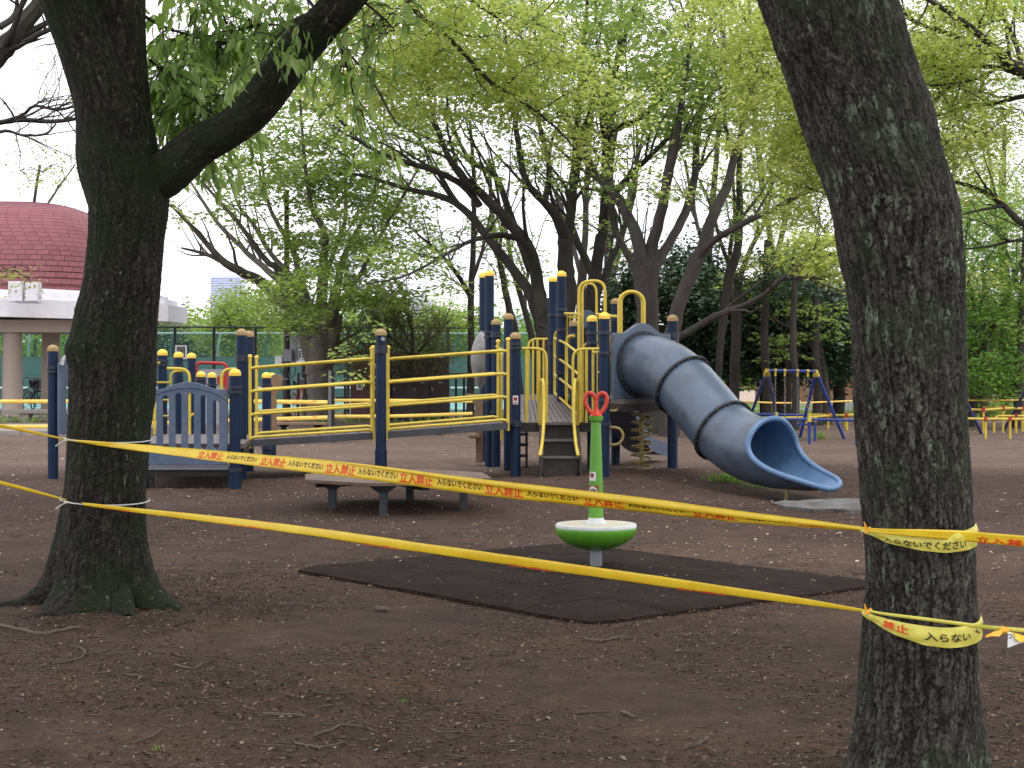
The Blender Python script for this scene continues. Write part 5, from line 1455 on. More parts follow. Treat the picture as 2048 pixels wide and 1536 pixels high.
for p, m in restq:
    mb.add([p + m @ Vector(q) for q in sh.v], sh.f)
mb.build('shingles', MAT['shingle'], roof, smooth=False, kind='stuff')
# twin light boxes on the fascia
fx = group = None
lf_ = bpy.data.objects.new('light_fitting', None); COL.objects.link(lf_); lf_.parent = pv; ORIG[lf_.name] = Vector((PX(50), YP - 1.7, 2.9)); lf_.location = ORIG[lf_.name] - origin_of(pv)
YF2 = YP - 1.75
for xa, xb, ya, yb in ((20, 48, 563, 604), (53, 80, 565, 606)):
    mb = MB(); mb.box(((PX(xa, YF2) + PX(xb, YF2)) / 2, YF2, (PZ(ya, YF2) + PZ(yb, YF2)) / 2), (PX(xb, YF2) - PX(xa, YF2), 0.3, PZ(ya, YF2) - PZ(yb, YF2))); mb.build('lamp_box', MAT['white_wall'], lf_, smooth=False, bevel=0.01)
mb = MB(); mb.box((PX(57, YF2), YF2 - 0.02, PZ(604, YF2)), (0.5, 0.34, 0.05)); mb.build('bracket', MAT['light_grey'], lf_, smooth=False)
# benches under and beside it
bn = thing('stone_bench', 'low grey stone bench in front of the pavilion columns', 'bench', (PX(80, 37), 37, 0.07))
mb = MB(); mb.box((PX(78, 37), 37, PZ(823, 37)), (1.5, 0.42, 0.09)); mb.build('seat', MAT['concrete'], bn, smooth=False, bevel=0.01)
for px in (52, 112):
    mb = MB(); mb.box((PX(px, 37), 37, 0.08), (0.22, 0.34, 0.36)); mb.build('leg', MAT['concrete'], bn, smooth=False)

# ------------------------------------------------------------------ bicycles
def ring_pts(c, r, n=28, rz=0):
    return [c + Vector((math.cos(rz) * r * math.cos(a), math.sin(rz) * r * math.cos(a), r * math.sin(a))) for a in [2 * math.pi * k / n for k in range(n)]]
def bicycle(loc, rz, label, frame='black'):
    t = thing('bicycle', label, 'bicycle', loc)
    L_ = Vector(loc); R = Matrix.Rotation(rz, 3, 'Z')
    T = lambda x, z, y=0: L_ + R @ Vector((x, y, z))
    for x in (-0.5, 0.5):
        c = T(x, 0.31)
        mb = MB(); mb.tube(ring_pts(c, 0.31, 28, rz), 0.018, 6, closed=True); wh = mb.build('wheel', MAT['black'], t)
        mb = MB()
        for k in range(8):
            a = math.pi * k / 8; d = R @ Vector((math.cos(a) * 0.3, 0, math.sin(a) * 0.3)); mb.tube([c - d, c + d], 0.002, 3, caps=False)
        mb.build('spokes', MAT['steel'], wh, kind='stuff')
        mb = MB(); mb.tube([T(x + 0.34 * math.cos(a), 0.31 + 0.34 * math.sin(a)) for a in np.linspace(0.2, 2.9, 10)], 0.012, 5); mb.build('mudguard', MAT['steel'], wh)
    mb = MB()
    for a, b in (((-0.5, 0.31), (-0.12, 0.28)), ((-0.5, 0.31), (-0.2, 0.66)), ((-0.12, 0.28), (-0.24, 0.82)), ((-0.12, 0.28), (0.36, 0.72)), ((-0.2, 0.6), (0.34, 0.82)), ((0.5, 0.31), (0.34, 0.95))):
        mb.tube([T(*a), T(*b)], 0.016, 7)
    mb.build('frame', MAT[frame], t)
    mb = MB(); mb.tube([T(0.26, 1.0, -0.26), T(0.36, 0.97, -0.1), T(0.36, 0.97, 0.1), T(0.26, 1.0, 0.26)], 0.014, 7); mb.build('handlebar', MAT['steel'], t)
    mb = MB(); mb.tube([T(-0.40, 0.86), T(-0.28, 0.88), T(-0.1, 0.86)], [0.085, 0.06, 0.025], 10, flat=0.5); mb.build('saddle', MAT['black'], t)
    mb = MB(); mb.box(T(0.5, 0.82), (0.34, 0.3, 0.24), rz=rz); mb.build('basket', MAT['beam_grey'], t, smooth=False)
    mb = MB(); mb.tube([T(-0.12, 0.28), T(0.02, 0.2, 0.08)], 0.012, 5); mb.box(T(0.03, 0.2, 0.1), (0.08, 0.07, 0.02), rz=rz); mb.build('pedal', MAT['black'], t)
    mb = MB(); mb.tube([T(-0.5, 0.6), T(-0.25, 0.62)], 0.05, 4, flat=0.2); mb.build('rack', MAT['steel'], t)
    return t
bicycle((PX(52, 43), 43, 0), 1.15, 'dark bicycle parked between the two pavilion columns')
bicycle((PX(76, 43.4), 43.4, 0), 1.35, 'bicycle parked beside the right pavilion column, partly hidden by it')
bicycle((PX(598, 41.5), 41.5, 0), 1.4, 'bicycle with a basket parked behind the dark utility pole', 'red')

# ------------------------------------------------------------------ fences of the tennis court
def mesh_net(name, x0, x1, Y, z0, z1, mat, parent, step=0.12):
    m = bpy.data.materials.get('netting_' + mat)
    if m is None:
        m = bpy.data.materials.new('netting_' + mat); m.use_nodes = True; nt = m.node_tree; nt.nodes.clear()
        out = nt.nodes.new('ShaderNodeOutputMaterial'); mx = nt.nodes.new('ShaderNodeMixShader'); tr = nt.nodes.new('ShaderNodeBsdfTransparent'); d = nt.nodes.new('ShaderNodeBsdfDiffuse')
        d.inputs['Color'].default_value = {'green': (0.07, 0.17, 0.13, 1), 'dark': (0.02, 0.035, 0.03, 1)}[mat]
        mx.inputs[0].default_value = {'green': 0.2, 'dark': 0.06}[mat]
        nt.links.new(tr.outputs[0], mx.inputs[1]); nt.links.new(d.outputs[0], mx.inputs[2]); nt.links.new(mx.outputs[0], out.inputs[0])
    mb = MB(); mb.add([(x0, Y, z0), (x1, Y, z0), (x1, Y, z1), (x0, Y, z1)], [(0, 1, 2, 3)])
    return mb.build(name, m, parent, smooth=False)
f1 = thing('wire_fence', 'tall dark wire mesh fence along the near side of the tennis court', 'fence', (PX(500, 44), 44, 0))
zt = PZ(654, 44)
for px in (-260, -170, -80, 10, 225, 350, 428, 511, 608, 696, 802, 896):
    mb = MB(); mb.tube([(PX(px, 44), 44, -0.1), (PX(px, 44), 44, zt)], 0.045 if px != 608 else 0.07, 8); mb.build('fence_post', MAT['black'], f1)
mb = MB(); mb.tube([(PX(-300, 44), 44, zt + 0.03), (PX(935, 44), 44, zt - 0.03)], 0.022, 6); mb.build('top_rail', MAT['black'], f1)
mb = MB(); mb.tube([(PX(600, 44), 44, PZ(704, 44)), (PX(700, 44), 44, PZ(704, 44))], 0.035, 6); mb.build('cross_rail', MAT['navy'], f1)
mesh_net('wire_mesh', PX(-300, 44), PX(935, 44), 44.01, 0.05, zt, 'dark', f1)
f2 = thing('windscreen_fence', 'far tennis court fence with a solid green windscreen below and green netting above', 'fence', (PX(500, 61), 61, 0))
zt = PZ(667, 61); zm = PZ(714, 61)
for k, px in enumerate(range(-420, 1101, 95)):
    x = PX(px, 61); mb = MB(); mb.tube([(x, 61.1, -0.1), (x, 61.1, PZ(696, 61)), (x + 0.14, 60.9, zt)], 0.05, 8); mb.build('fence_post', MAT['pale_green'] if k % 2 else MAT['screen_green'], f2)
mb = MB(); mb.tube([(PX(-430, 61), 60.9, zt + 0.02), (PX(1110, 61), 60.9, zt)], 0.04, 6); mb.build('top_rail', MAT['pale_green'], f2)
for a, b in zip(range(-430, 1101, 190), range(-240, 1300, 190)):
    b = min(b, 1110); mb = MB(); mb.box(((PX(a, 61) + PX(b, 61)) / 2, 61, (zm + 0.05) / 2), (PX(b, 61) - PX(a, 61) - 0.02, 0.02, zm - 0.05)); mb.build('screen_panel', MAT['screen_green'], f2, smooth=False)
mesh_net('netting', PX(-430, 61), PX(1110, 61), 60.98, zm, zt, 'green', f2)
# net and line on the court
tn = thing('tennis_net', 'tennis net with a white top band on the teal court', 'net', (PX(300, 52), 52, 0))
mb = MB(); mb.box((PX(200, 52), 52, PZ(775, 52)), (PX(1000, 52) - PX(-600, 52), 0.02, 0.05)); mb.build('top_band', MAT['white_plastic'], tn, smooth=False)
mb = MB(); mb.add([(PX(-600, 52), 52, 0.1), (PX(1000, 52), 52, 0.1), (PX(1000, 52), 52, PZ(777, 52)), (PX(-600, 52), 52, PZ(777, 52))], [(0, 1, 2, 3)]); mb.build('mesh_panel', bpy.data.materials['netting_dark'], tn, smooth=False)
for px in (-600, 1000):
    mb = MB(); mb.tube([(PX(px, 52), 52, 0), (PX(px, 52), 52, 0.7)], 0.05, 8); mb.build('net_post', MAT['screen_green'], tn)

# white signs with one large character
def board_sign(px0, px1, py0, py1, Y, ch, label, cat='sign'):
    x0, x1, z0, z1 = PX(px0, Y), PX(px1, Y), PZ(py1, Y), PZ(py0, Y)
    t = thing('court_sign', label, cat, ((x0 + x1) / 2, Y, z0))
    mb = MB(); mb.box(((x0 + x1) / 2, Y, (z0 + z1) / 2), (x1 - x0, 0.04, z1 - z0)); mb.build('board', MAT['white_plastic'], t, smooth=False)
    mb = MB(); w = 0.035
    for c, s in ((((x0 + x1) / 2, z1), (x1 - x0, w)), (((x0 + x1) / 2, z0), (x1 - x0, w)), ((x0, (z0 + z1) / 2), (w, z1 - z0)), ((x1, (z0 + z1) / 2), (w, z1 - z0))):
        mb.box((c[0], Y - 0.012, c[1]), (s[0], 0.045, s[1] + (0.001 if s[1] > w else 0)))
    mb.build('frame', MAT['navy'], t, smooth=False)
    v, f = text_arrays(ch); hh = (z1 - z0) * 0.66; sx = (x1 - x0) * 0.6
    mb = MB(); mb.add([((x0 + x1) / 2 - sx / 2 + p[0] / v[:, 0].max() * sx, Y - 0.027, z0 + (z1 - z0) * 0.17 + p[1] / v[:, 1].max() * hh) for p in v], f); mb.build('lettering', MAT['beam_grey'], t, smooth=False)
    return t
board_sign(349, 376, 688, 720, 43.8, '開', 'white sign board with one Japanese character, left of the tall worn capped post')
board_sign(590, 611, 696, 726, 43.8, '明', 'white sign board with one Japanese character, right of the dark utility pole')
for x0, x1 in ((637, 647), (650, 658)):
    pass
# utility pole with boxes
up = thing('utility_pole', 'tall dark brown utility pole carrying grey electrical boxes', 'pole', (PX(573, 37), 37, 0))
mb = MB(); mb.tube([(PX(573, 37), 37, -0.1), (PX(573, 37), 37, PZ(738, 37)), (PX(574, 37), 37, PZ(740, 37)), (PX(573, 37), 37, PZ(380, 37))], [0.095, 0.09, 0.077, 0.055], 14); mb.build('pole', MAT['brown_pole'], up)
for a, b, c, d, dy, m in ((581, 597, 671, 722, 0.0, 'light_grey'), (571, 587, 699, 723, -0.16, 'light_grey'), (552, 566, 712, 731, -0.05, 'white_plastic')):
    mb = MB(); mb.box(((PX(a, 37) + PX(b, 37)) / 2, 36.95 + dy, (PZ(c, 37) + PZ(d, 37)) / 2), (PX(b, 37) - PX(a, 37), 0.16, PZ(c, 37) - PZ(d, 37))); mb.build('electrical_box', MAT[m], up, smooth=False, bevel=0.01)
mb = MB(); mb.tube([tuple(p) for p in smooth_path([(PX(570, 37), 36.85, PZ(724, 37)), (PX(562, 37), 36.8, PZ(738, 37)), (PX(570, 37), 36.8, PZ(746, 37)), (PX(578, 37), 36.85, PZ(734, 37))], 5)], 0.012, 5)
mb.tube([tuple(p) for p in smooth_path([(PX(590, 37), 36.9, PZ(722, 37)), (PX(592, 37), 36.85, PZ(744, 37)), (PX(583, 37), 36.85, PZ(756, 37)), (PX(577, 37), 36.88, PZ(744, 37))], 5)], 0.013, 5)
mb.build('cable', MAT['beam_grey'], up)
for py in (671, 725, 758, 838):
    mb = MB(); mb.lathe([(0.096, -0.012), (0.098, 0), (0.096, 0.012)], (PX(573, 37), 37, PZ(py, 37)), 14); mb.build('band', MAT['light_grey'], up)

# low railing in front of the court and the lockers
lr = thing('low_railing', 'low black railing between the utility pole and the brown lockers', 'railing', (PX(660, 39.5), 39.5, 0))
for px in (597, 611, 625, 640, 690, 728, 912, 928):
    mb = MB(); mb.tube([(PX(px, 39.5), 39.5, -0.1), (PX(px, 39.5), 39.5, PZ(747, 39.5))], 0.032, 6); mb.build('upright', MAT['black'], lr)
mb = MB(); mb.tube([(PX(594, 39.5), 39.5, PZ(747, 39.5)), (PX(738, 39.5), 39.5, PZ(747, 39.5))], 0.02, 6); mb.tube([(PX(898, 39.5), 39.5, PZ(747, 39.5)), (PX(950, 39.5), 39.5, PZ(747, 39.5))], 0.02, 6); mb.build('top_rail', MAT['beam_grey'], lr)
mb = MB(); mb.tube([(PX(672, 39.5), 39.5, PZ(795, 39.5)), (PX(703, 39.5), 39.5, PZ(795, 39.5))], 0.02, 6); mb.tube([(PX(672, 39.5), 39.5, PZ(812, 39.5)), (PX(703, 39.5), 39.5, PZ(812, 39.5))], 0.02, 6); mb.build('cross_rail', MAT['black'], lr)
hut = thing('locker_shed', 'dark brown locker cabinets with a pinkish brown end wall, behind the long ramp', 'cabinet', (PX(800, 38), 38, 0))
zt = PZ(708, 38)
mb = MB(); mb.box(((PX(703, 38) + PX(741, 38)) / 2, 38.3, zt / 2 - 0.04), (PX(741, 38) - PX(703, 38), 1.0, zt + 0.1)); mb.build('end_wall', MAT['pink_wall'], hut, smooth=False)
mb = MB(); mb.box(((PX(742, 38) + PX(898, 38)) / 2, 38.4, zt / 2 - 0.04), (PX(898, 38) - PX(742, 38), 0.9, zt + 0.1)); mb.build('carcass', MAT['black'], hut, smooth=False)
doors = [(743, 769), (770, 798), (799, 854), (857, 896)]
for a, b in ((743, 783), (785, 823), (825, 859), (861, 896)):
    for c, d in ((710, 758), (761, 829)):
        mb = MB(); mb.box(((PX(a, 38) + PX(b, 38)) / 2, 37.93, (PZ(c, 38) + PZ(d, 38)) / 2), (PX(b, 38) - PX(a, 38), 0.05, PZ(c, 38) - PZ(d, 38))); dr = mb.build('door', MAT['locker'], hut, smooth=False)
        cx_ = (a + b) / 2
        mb = MB(); lab_y = 714 if c == 710 else 764; mb.box((PX(cx_ + 3, 38), 37.90, PZ(lab_y + 1, 38)), (0.12, 0.012, 0.035)); mb.build('label', MAT['white_plastic' if c == 710 else 'light_grey'], dr, smooth=False)
        if c == 761:
            mb = MB(); mb.box((PX(a + 4, 38), 37.89, PZ(778, 38)), (0.05, 0.03, 0.08)); mb.build('handle', MAT['steel'], dr, smooth=False)
ps = MB(); ps.box((PX(722, 38), 37.79, PZ(760, 38)), (0.11, 0.01, 0.12)); ps.build('poster', MAT['screen_green'], hut, smooth=False)
ps = MB(); ps.box((PX(721, 38), 37.785, PZ(773, 38)), (0.15, 0.012, 0.16)); po = ps.build('poster', MAT['white_plastic'], hut, smooth=False)
ps = MB(); ps.box((PX(721, 38), 37.777, PZ(773, 38)), (0.07, 0.004, 0.07)); ps.build('picture', MAT['light_grey'], po, smooth=False)
gp = thing('steel_post', 'short grey steel channel post holding the far caution tape', 'post', (PX(662, 27), 27, 0))
mb = MB(); mb.box((PX(662, 27), 27, PZ(741, 27) / 2 - 0.05), (0.085, 0.09, PZ(741, 27) + 0.1)); mb.build('channel', MAT['steel'], gp, smooth=False, bevel=0.008)
mb = MB(); mb.box((PX(666, 27), 27.0, PZ(741, 27) / 2 - 0.05), (0.05, 0.105, PZ(741, 27) + 0.102)); mb.build('flange', MAT['black'], gp, smooth=False)
def plank_bench(xa, xb, py, Y, label):
    t = thing('bench', label, 'bench', (PX((xa + xb) / 2, Y), Y, 0)); z = PZ(py, Y)
    mb = MB(); mb.box(((PX(xa, Y) + PX(xb, Y)) / 2, Y, z - 0.02), (PX(xb, Y) - PX(xa, Y), 0.36, 0.045)); mb.build('seat', MAT['tan'], t, smooth=False, bevel=0.006)
    for f in (0.18, 0.82):
        px = xa + (xb - xa) * f; mb = MB(); mb.tube([(PX(px, Y), Y, -0.05), (PX(px, Y), Y, z - 0.1), (PX(px, Y), Y, z - 0.05)], [0.05, 0.05, 0.11], 8); mb.build('leg', MAT['deck_dark'], t)
plank_bench(548, 655, 845, 31, 'low wooden bench behind the left end of the ramp')
plank_bench(772, 900, 848, 29.5, 'low wooden bench behind the right half of the ramp')
# red framed board
rb_ = thing('red_framed_board', 'grey panel hung in a red tubular frame behind the left tower', 'board', (PX(424, 24), 24, 0))
mb = MB(); mb.tube(hook([(PX(392, 24), 24, -0.1), (PX(392, 24), 24, PZ(725, 24)), (PX(453, 24), 24, PZ(727, 24)), (PX(453, 24), 24, -0.1)], 0.08), 0.026, 10); mb.build('frame', MAT['red'], rb_)
mb = MB(); mb.box((PX(422, 24), 24.03, (PZ(738, 24) + PZ(850, 24)) / 2), (PX(451, 24) - PX(393, 24), 0.03, PZ(738, 24) - PZ(850, 24))); pn = mb.build('panel', MAT['light_grey'], rb_, smooth=False, bevel=0.005)
mb = MB(); mb.lathe([(0, 0.01), (0.075, 0.01), (0.075, -0.01), (0, -0.01)], (PX(444, 24), 24.0, PZ(760, 24)), 20, Matrix.Rotation(rad(90), 3, 'X')); mb.build('disc', MAT['red'], pn)

# far caution tapes
MAT['tape_far'] = M('orange_yellow_far_tape', (0.88, 0.68, 0.16), (0.88, 0.52, 0.09), 0.45, scale=1.2)
def far_tape(pts, w, label):
    p = [tuple(W(*q)) for q in pts]
    t = thing('caution_tape', label, 'caution tape', p[0])
    st = Strip(p, [(0, w), (1, w)], [(0, 0.1), (1, -0.1)], 0.004, 4); st.build('band', 'tape_far', t, ns=50, nv=3)
far_tape([(-200, 803, 30.5), (95, 803, 30), (330, 802, 29), (498, 803, 28), (655, 805, 27)], .075, 'far upper caution tape from the pavilion side to the grey steel post')
far_tape([(-200, 853, 30.5), (95, 853, 30), (330, 846, 29), (498, 840, 28), (655, 835, 27)], .07, 'far lower caution tape from the pavilion side to the grey steel post')
far_tape([(666, 801, 27), (800, 801, 28), (945, 803, 30)], .055, 'far upper caution tape right of the grey steel post, crossing the lockers')
far_tape([(666, 833, 27), (800, 832, 28), (945, 827, 30)], .06, 'far lower caution tape right of the grey steel post, crossing the lockers')
far_tape([(1440, 803, 33), (1500, 804, 32), (1572, 806, 32), (1650, 804, 32), (1740, 800, 32)], .032, 'far caution tape seen through the swing frame right of the tube slide')
far_tape([(1870, 801, 33), (2060, 800, 32), (2400, 797, 31)], .032, 'far caution tape right of the leaning tree')

# ------------------------------------------------------------------ swings
def swing_set(apex, feet, hang, Y, label, seats=()):
    """apex: two (px, py, Y); feet: per apex two (px, py)"""
    A = [W(*a) for a in apex]; t = thing('swing_set', label, 'swing set', ((A[0].x + A[1].x) / 2, A[0].y, 0))
    mb = MB(); mb.tube([A[0], A[1]], 0.025, 10); mb.build('top_beam', MAT['bright_blue'], t)
    for a, fe in zip(A, feet):
        for px, py in fe:
            g = Gd(px, py); g.z = -0.05
            mb = MB(); mb.tube([a, g], 0.027, 10); mb.build('leg', MAT['bright_blue'], t)
        mb = MB()
        for px, py in fe:
            g = Gd(px, py); mb.tube([a + Vector((0, 0, 0.03)), a, a + (g - a) * 0.07], [0.030, 0.038, 0.034], 10)
        mb.build('corner_joint', MAT['yellow'], t)
    for k, f in enumerate(hang):
        p = A[0].lerp(A[1], f); mb = MB(); mb.lathe([(0.033, -0.022), (0.033, 0.022)], p, 10, Matrix.Rotation(rad(90), 3, 'Y')); mb.box((p.x, p.y, p.z - 0.055), (0.03, 0.03, 0.07)); mb.build('hanger', MAT['yellow'], t)
    for (i, j, py) in seats:
        p, q = A[0].lerp(A[1], hang[i]), A[0].lerp(A[1], hang[j]); zs = PZ(py, A[0].y)
        for r in (p, q):
            mb = MB(); n = 22; top = r.z - 0.1
            for k in range(n):
                z = top - (top - zs) * k / n; mb.tube([(r.x + (0.012 if k % 2 else -0.012), r.y, z), (r.x - (0.012 if k % 2 else -0.012), r.y + 0.006, z - (top - zs) / n)], 0.008, 4)
            mb.build('chain', MAT['steel'], t)
        mb = MB(); mb.box(((p.x + q.x) / 2, p.y, zs), (q.x - p.x + 0.06, 0.2, 0.035)); mb.build('seat', MAT['bright_blue'], t, smooth=False, bevel=0.008)
swing_set([(1534, 741, 27.0), (1632, 743, 27.4)], [[(1486, 868), (1560, 858)], [(1598, 876), (1691, 878)]], [0.17, 0.36, 0.62, 0.83], 27, 'small blue swing set with yellow corner joints beyond the tube slide mouth', [(0, 1, 846), (2, 3, 850)])
swing_set([(1800, 742, 27.4), (1903, 742, 27.2)], [[(1762, 872), (1800, 862)], [(1872, 862), (1966, 868)]], [0.2, 0.36, 0.62, 0.8], 27, 'blue swing set hidden behind the leaning tree, one leg showing on its right', [(0, 1, 846), (2, 3, 846)])
swing_set([(2084, 720, 28.4), (2200, 720, 28.4)], [[(2006, 859), (2120, 862)], [(2170, 862), (2270, 864)]], [0.2, 0.36, 0.62, 0.8], 28, 'blue swing set cut off by the right edge, one leg showing', [(0, 1, 842), (2, 3, 842)])
def guard_rail(pts, posts, mat, joint, label, r=0.022, cat='railing'):
    """pts: (px, py, Y) of the rail; posts: indices or px positions"""
    P = [W(*q) for q in pts]; t = thing('guard_rail', label, cat, (P[0].x, P[0].y, 0))
    for a, b in zip(P, P[1:]):
        mb = MB(); mb.tube([a, b], r, 8); mb.build('rail', MAT[mat], t)
    for px in posts:
        # find the point on the rail
        for (a, b) in zip(pts, pts[1:]):
            if min(a[0], b[0]) - 0.5 <= px <= max(a[0], b[0]) + 0.5:
                f = (px - a[0]) / (b[0] - a[0] + 1e-9); q = Vector(W(*a)).lerp(W(*b), f); break
        mb = MB(); mb.tube([q, (q.x, q.y, -0.06)], r * 1.05, 8); mb.build('upright', MAT[mat], t)
        mb = MB(); mb.lathe([(0.0, 0.045), (0.035, 0.04), (0.04, -0.035), (0.0, -0.045)], q, 8); mb.build('joint', MAT[joint], t)
guard_rail([(1490, 828, 28.5), (1552, 829, 28.5), (1620, 831, 28.5)], (1552, 1618), 'bright_blue', 'yellow', 'blue guard rail behind the near swing set')
guard_rail([(1523, 838, 26.0), (1619, 839, 25.8), (1713, 841, 25.6), (1800, 843, 25.4)], (1619, 1713, 1790), 'bright_blue', 'yellow', 'blue guard rail in front of the near swing set')
guard_rail([(1630, 839, 27.2), (1615, 836, 28.2)], (1630,), 'bright_blue', 'yellow', 'short blue side rail beside the near swing set')
guard_rail([(1592, 831, 33), (1625, 829, 32.5), (1694, 831, 31.5), (1760, 829, 31)], (1612, 1657, 1694), 'yellow', 'red', 'yellow guard rail behind the near swing set')
guard_rail([(1505, 836, 31), (1600, 835, 31), (1712, 829, 33)], (1690,), 'yellow', 'red', 'long low yellow rail crossing behind the near swing set')
guard_rail([(1880, 817, 31), (1967, 820, 30), (2006, 817, 30.5), (2048, 817, 31), (2120, 817, 31)], (1932, 1967, 2006, 2045), 'yellow', 'red', 'upper yellow guard rail with red joints right of the leaning tree')
guard_rail([(1880, 836, 28), (1971, 838, 28), (2020, 838, 28), (2120, 839, 28)], (1971, 2020, 2100), 'yellow', 'red', 'lower yellow guard rail with red joints in front of the half hidden swing set')
guard_rail([(1966, 815, 33), (2120, 815, 33)], (2006, 2044, 2090), 'yellow', 'red', 'farthest yellow guard rail right of the leaning tree')
guard_rail([(1988, 838, 30.2), (1996, 832, 30.2), (2032, 832, 30.2), (2120, 833, 30.2)], (1988, 2032, 2110), 'yellow', 'red', 'yellow guard rail with a rounded end right of the leaning tree')
# white rail fence and brown wall beyond the lawn
wf = thing('white_rail_fence', 'white post and rail fence on the far lawn seen through the swings', 'fence', (PX(1680, 44), 44, 0))
for px in (1560, 1598, 1656, 1690, 1702, 1745):
    mb = MB(); mb.box((PX(px, 44), 44, PZ(804, 44) / 2), (0.08, 0.08, PZ(804, 44) + 0.1)); mb.build('fence_post', MAT['white_wall'], wf, smooth=False)
for py in (808, 818):
    mb = MB(); mb.box((PX(1665, 44), 43.9, PZ(py, 44)), (PX(1760, 44) - PX(1570, 44), 0.03, 0.07)); mb.build('rail', MAT['white_wall'], wf, smooth=False)
bw = thing('low_brick_wall', 'low orange brown wall beyond the far lawn', 'wall', (PX(1650, 56), 56, 0))
mb = MB(); mb.box((PX(1700, 56), 56, 0.35), (6.6, 0.3, 1.0)); mb.build('wall_body', M('orange_brown_wall', (0.3, 0.16, 0.09), (0.24, 0.12, 0.07), 0.8, scale=5), bw, smooth=False)
mb = MB(); mb.box((PX(1700, 56), 56, 0.88), (6.7, 0.36, 0.07)); mb.build('coping', MAT['concrete'], bw, smooth=False)

# ------------------------------------------------------------------ distant buildings
MAT['tower'] = M('pale_blue_tower', (0.66, 0.71, 0.88), (0.64, 0.69, 0.85), 0.7, scale=0.02)  # distance haze is painted into these pale blue tower colours
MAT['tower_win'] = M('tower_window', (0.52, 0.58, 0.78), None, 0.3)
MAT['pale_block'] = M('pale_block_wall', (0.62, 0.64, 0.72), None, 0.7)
YT = 620
tw = thing('apartment_tower', 'tall pale apartment tower with haze painted into its colour beyond the trees, left of the big branch', 'building', (PX(450, YT), YT, 0))
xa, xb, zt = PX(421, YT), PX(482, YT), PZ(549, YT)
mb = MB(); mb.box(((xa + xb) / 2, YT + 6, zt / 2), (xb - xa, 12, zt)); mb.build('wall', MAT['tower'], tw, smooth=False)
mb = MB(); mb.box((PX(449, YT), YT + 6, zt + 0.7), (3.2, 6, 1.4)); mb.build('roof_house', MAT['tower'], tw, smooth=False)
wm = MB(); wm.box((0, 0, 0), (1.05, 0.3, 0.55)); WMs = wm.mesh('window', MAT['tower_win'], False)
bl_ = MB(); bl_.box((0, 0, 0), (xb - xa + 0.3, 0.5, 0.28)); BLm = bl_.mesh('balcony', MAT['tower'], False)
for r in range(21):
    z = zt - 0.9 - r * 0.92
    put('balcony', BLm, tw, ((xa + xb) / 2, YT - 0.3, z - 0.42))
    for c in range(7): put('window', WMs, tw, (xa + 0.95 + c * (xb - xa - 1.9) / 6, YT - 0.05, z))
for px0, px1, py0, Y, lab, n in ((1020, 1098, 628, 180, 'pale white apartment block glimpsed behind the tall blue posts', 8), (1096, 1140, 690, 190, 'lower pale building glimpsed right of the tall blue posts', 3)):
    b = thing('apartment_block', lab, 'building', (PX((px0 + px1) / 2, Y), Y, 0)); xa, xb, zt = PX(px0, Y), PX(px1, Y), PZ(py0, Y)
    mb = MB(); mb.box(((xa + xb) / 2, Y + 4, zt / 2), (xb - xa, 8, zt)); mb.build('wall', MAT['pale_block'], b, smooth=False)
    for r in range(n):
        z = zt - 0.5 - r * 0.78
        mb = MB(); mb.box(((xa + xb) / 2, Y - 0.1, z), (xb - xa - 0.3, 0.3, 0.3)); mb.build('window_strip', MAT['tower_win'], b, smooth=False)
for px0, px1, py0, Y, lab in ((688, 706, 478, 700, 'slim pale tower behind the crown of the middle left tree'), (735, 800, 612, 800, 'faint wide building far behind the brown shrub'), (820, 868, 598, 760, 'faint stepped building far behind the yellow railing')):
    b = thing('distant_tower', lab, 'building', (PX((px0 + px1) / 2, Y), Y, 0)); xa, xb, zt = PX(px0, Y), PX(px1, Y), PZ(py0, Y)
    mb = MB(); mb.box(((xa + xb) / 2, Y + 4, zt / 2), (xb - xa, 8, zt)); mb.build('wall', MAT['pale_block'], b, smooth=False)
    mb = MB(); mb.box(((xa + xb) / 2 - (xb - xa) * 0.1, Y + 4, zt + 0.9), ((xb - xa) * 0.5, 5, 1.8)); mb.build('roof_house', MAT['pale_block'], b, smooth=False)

# ------------------------------------------------------------------ trees
def T_(name, label, px, Y, base=None, group=None): return thing(name, label, 'tree', (PX(px, Y), Y, 0), group)
tl = 'trunk'
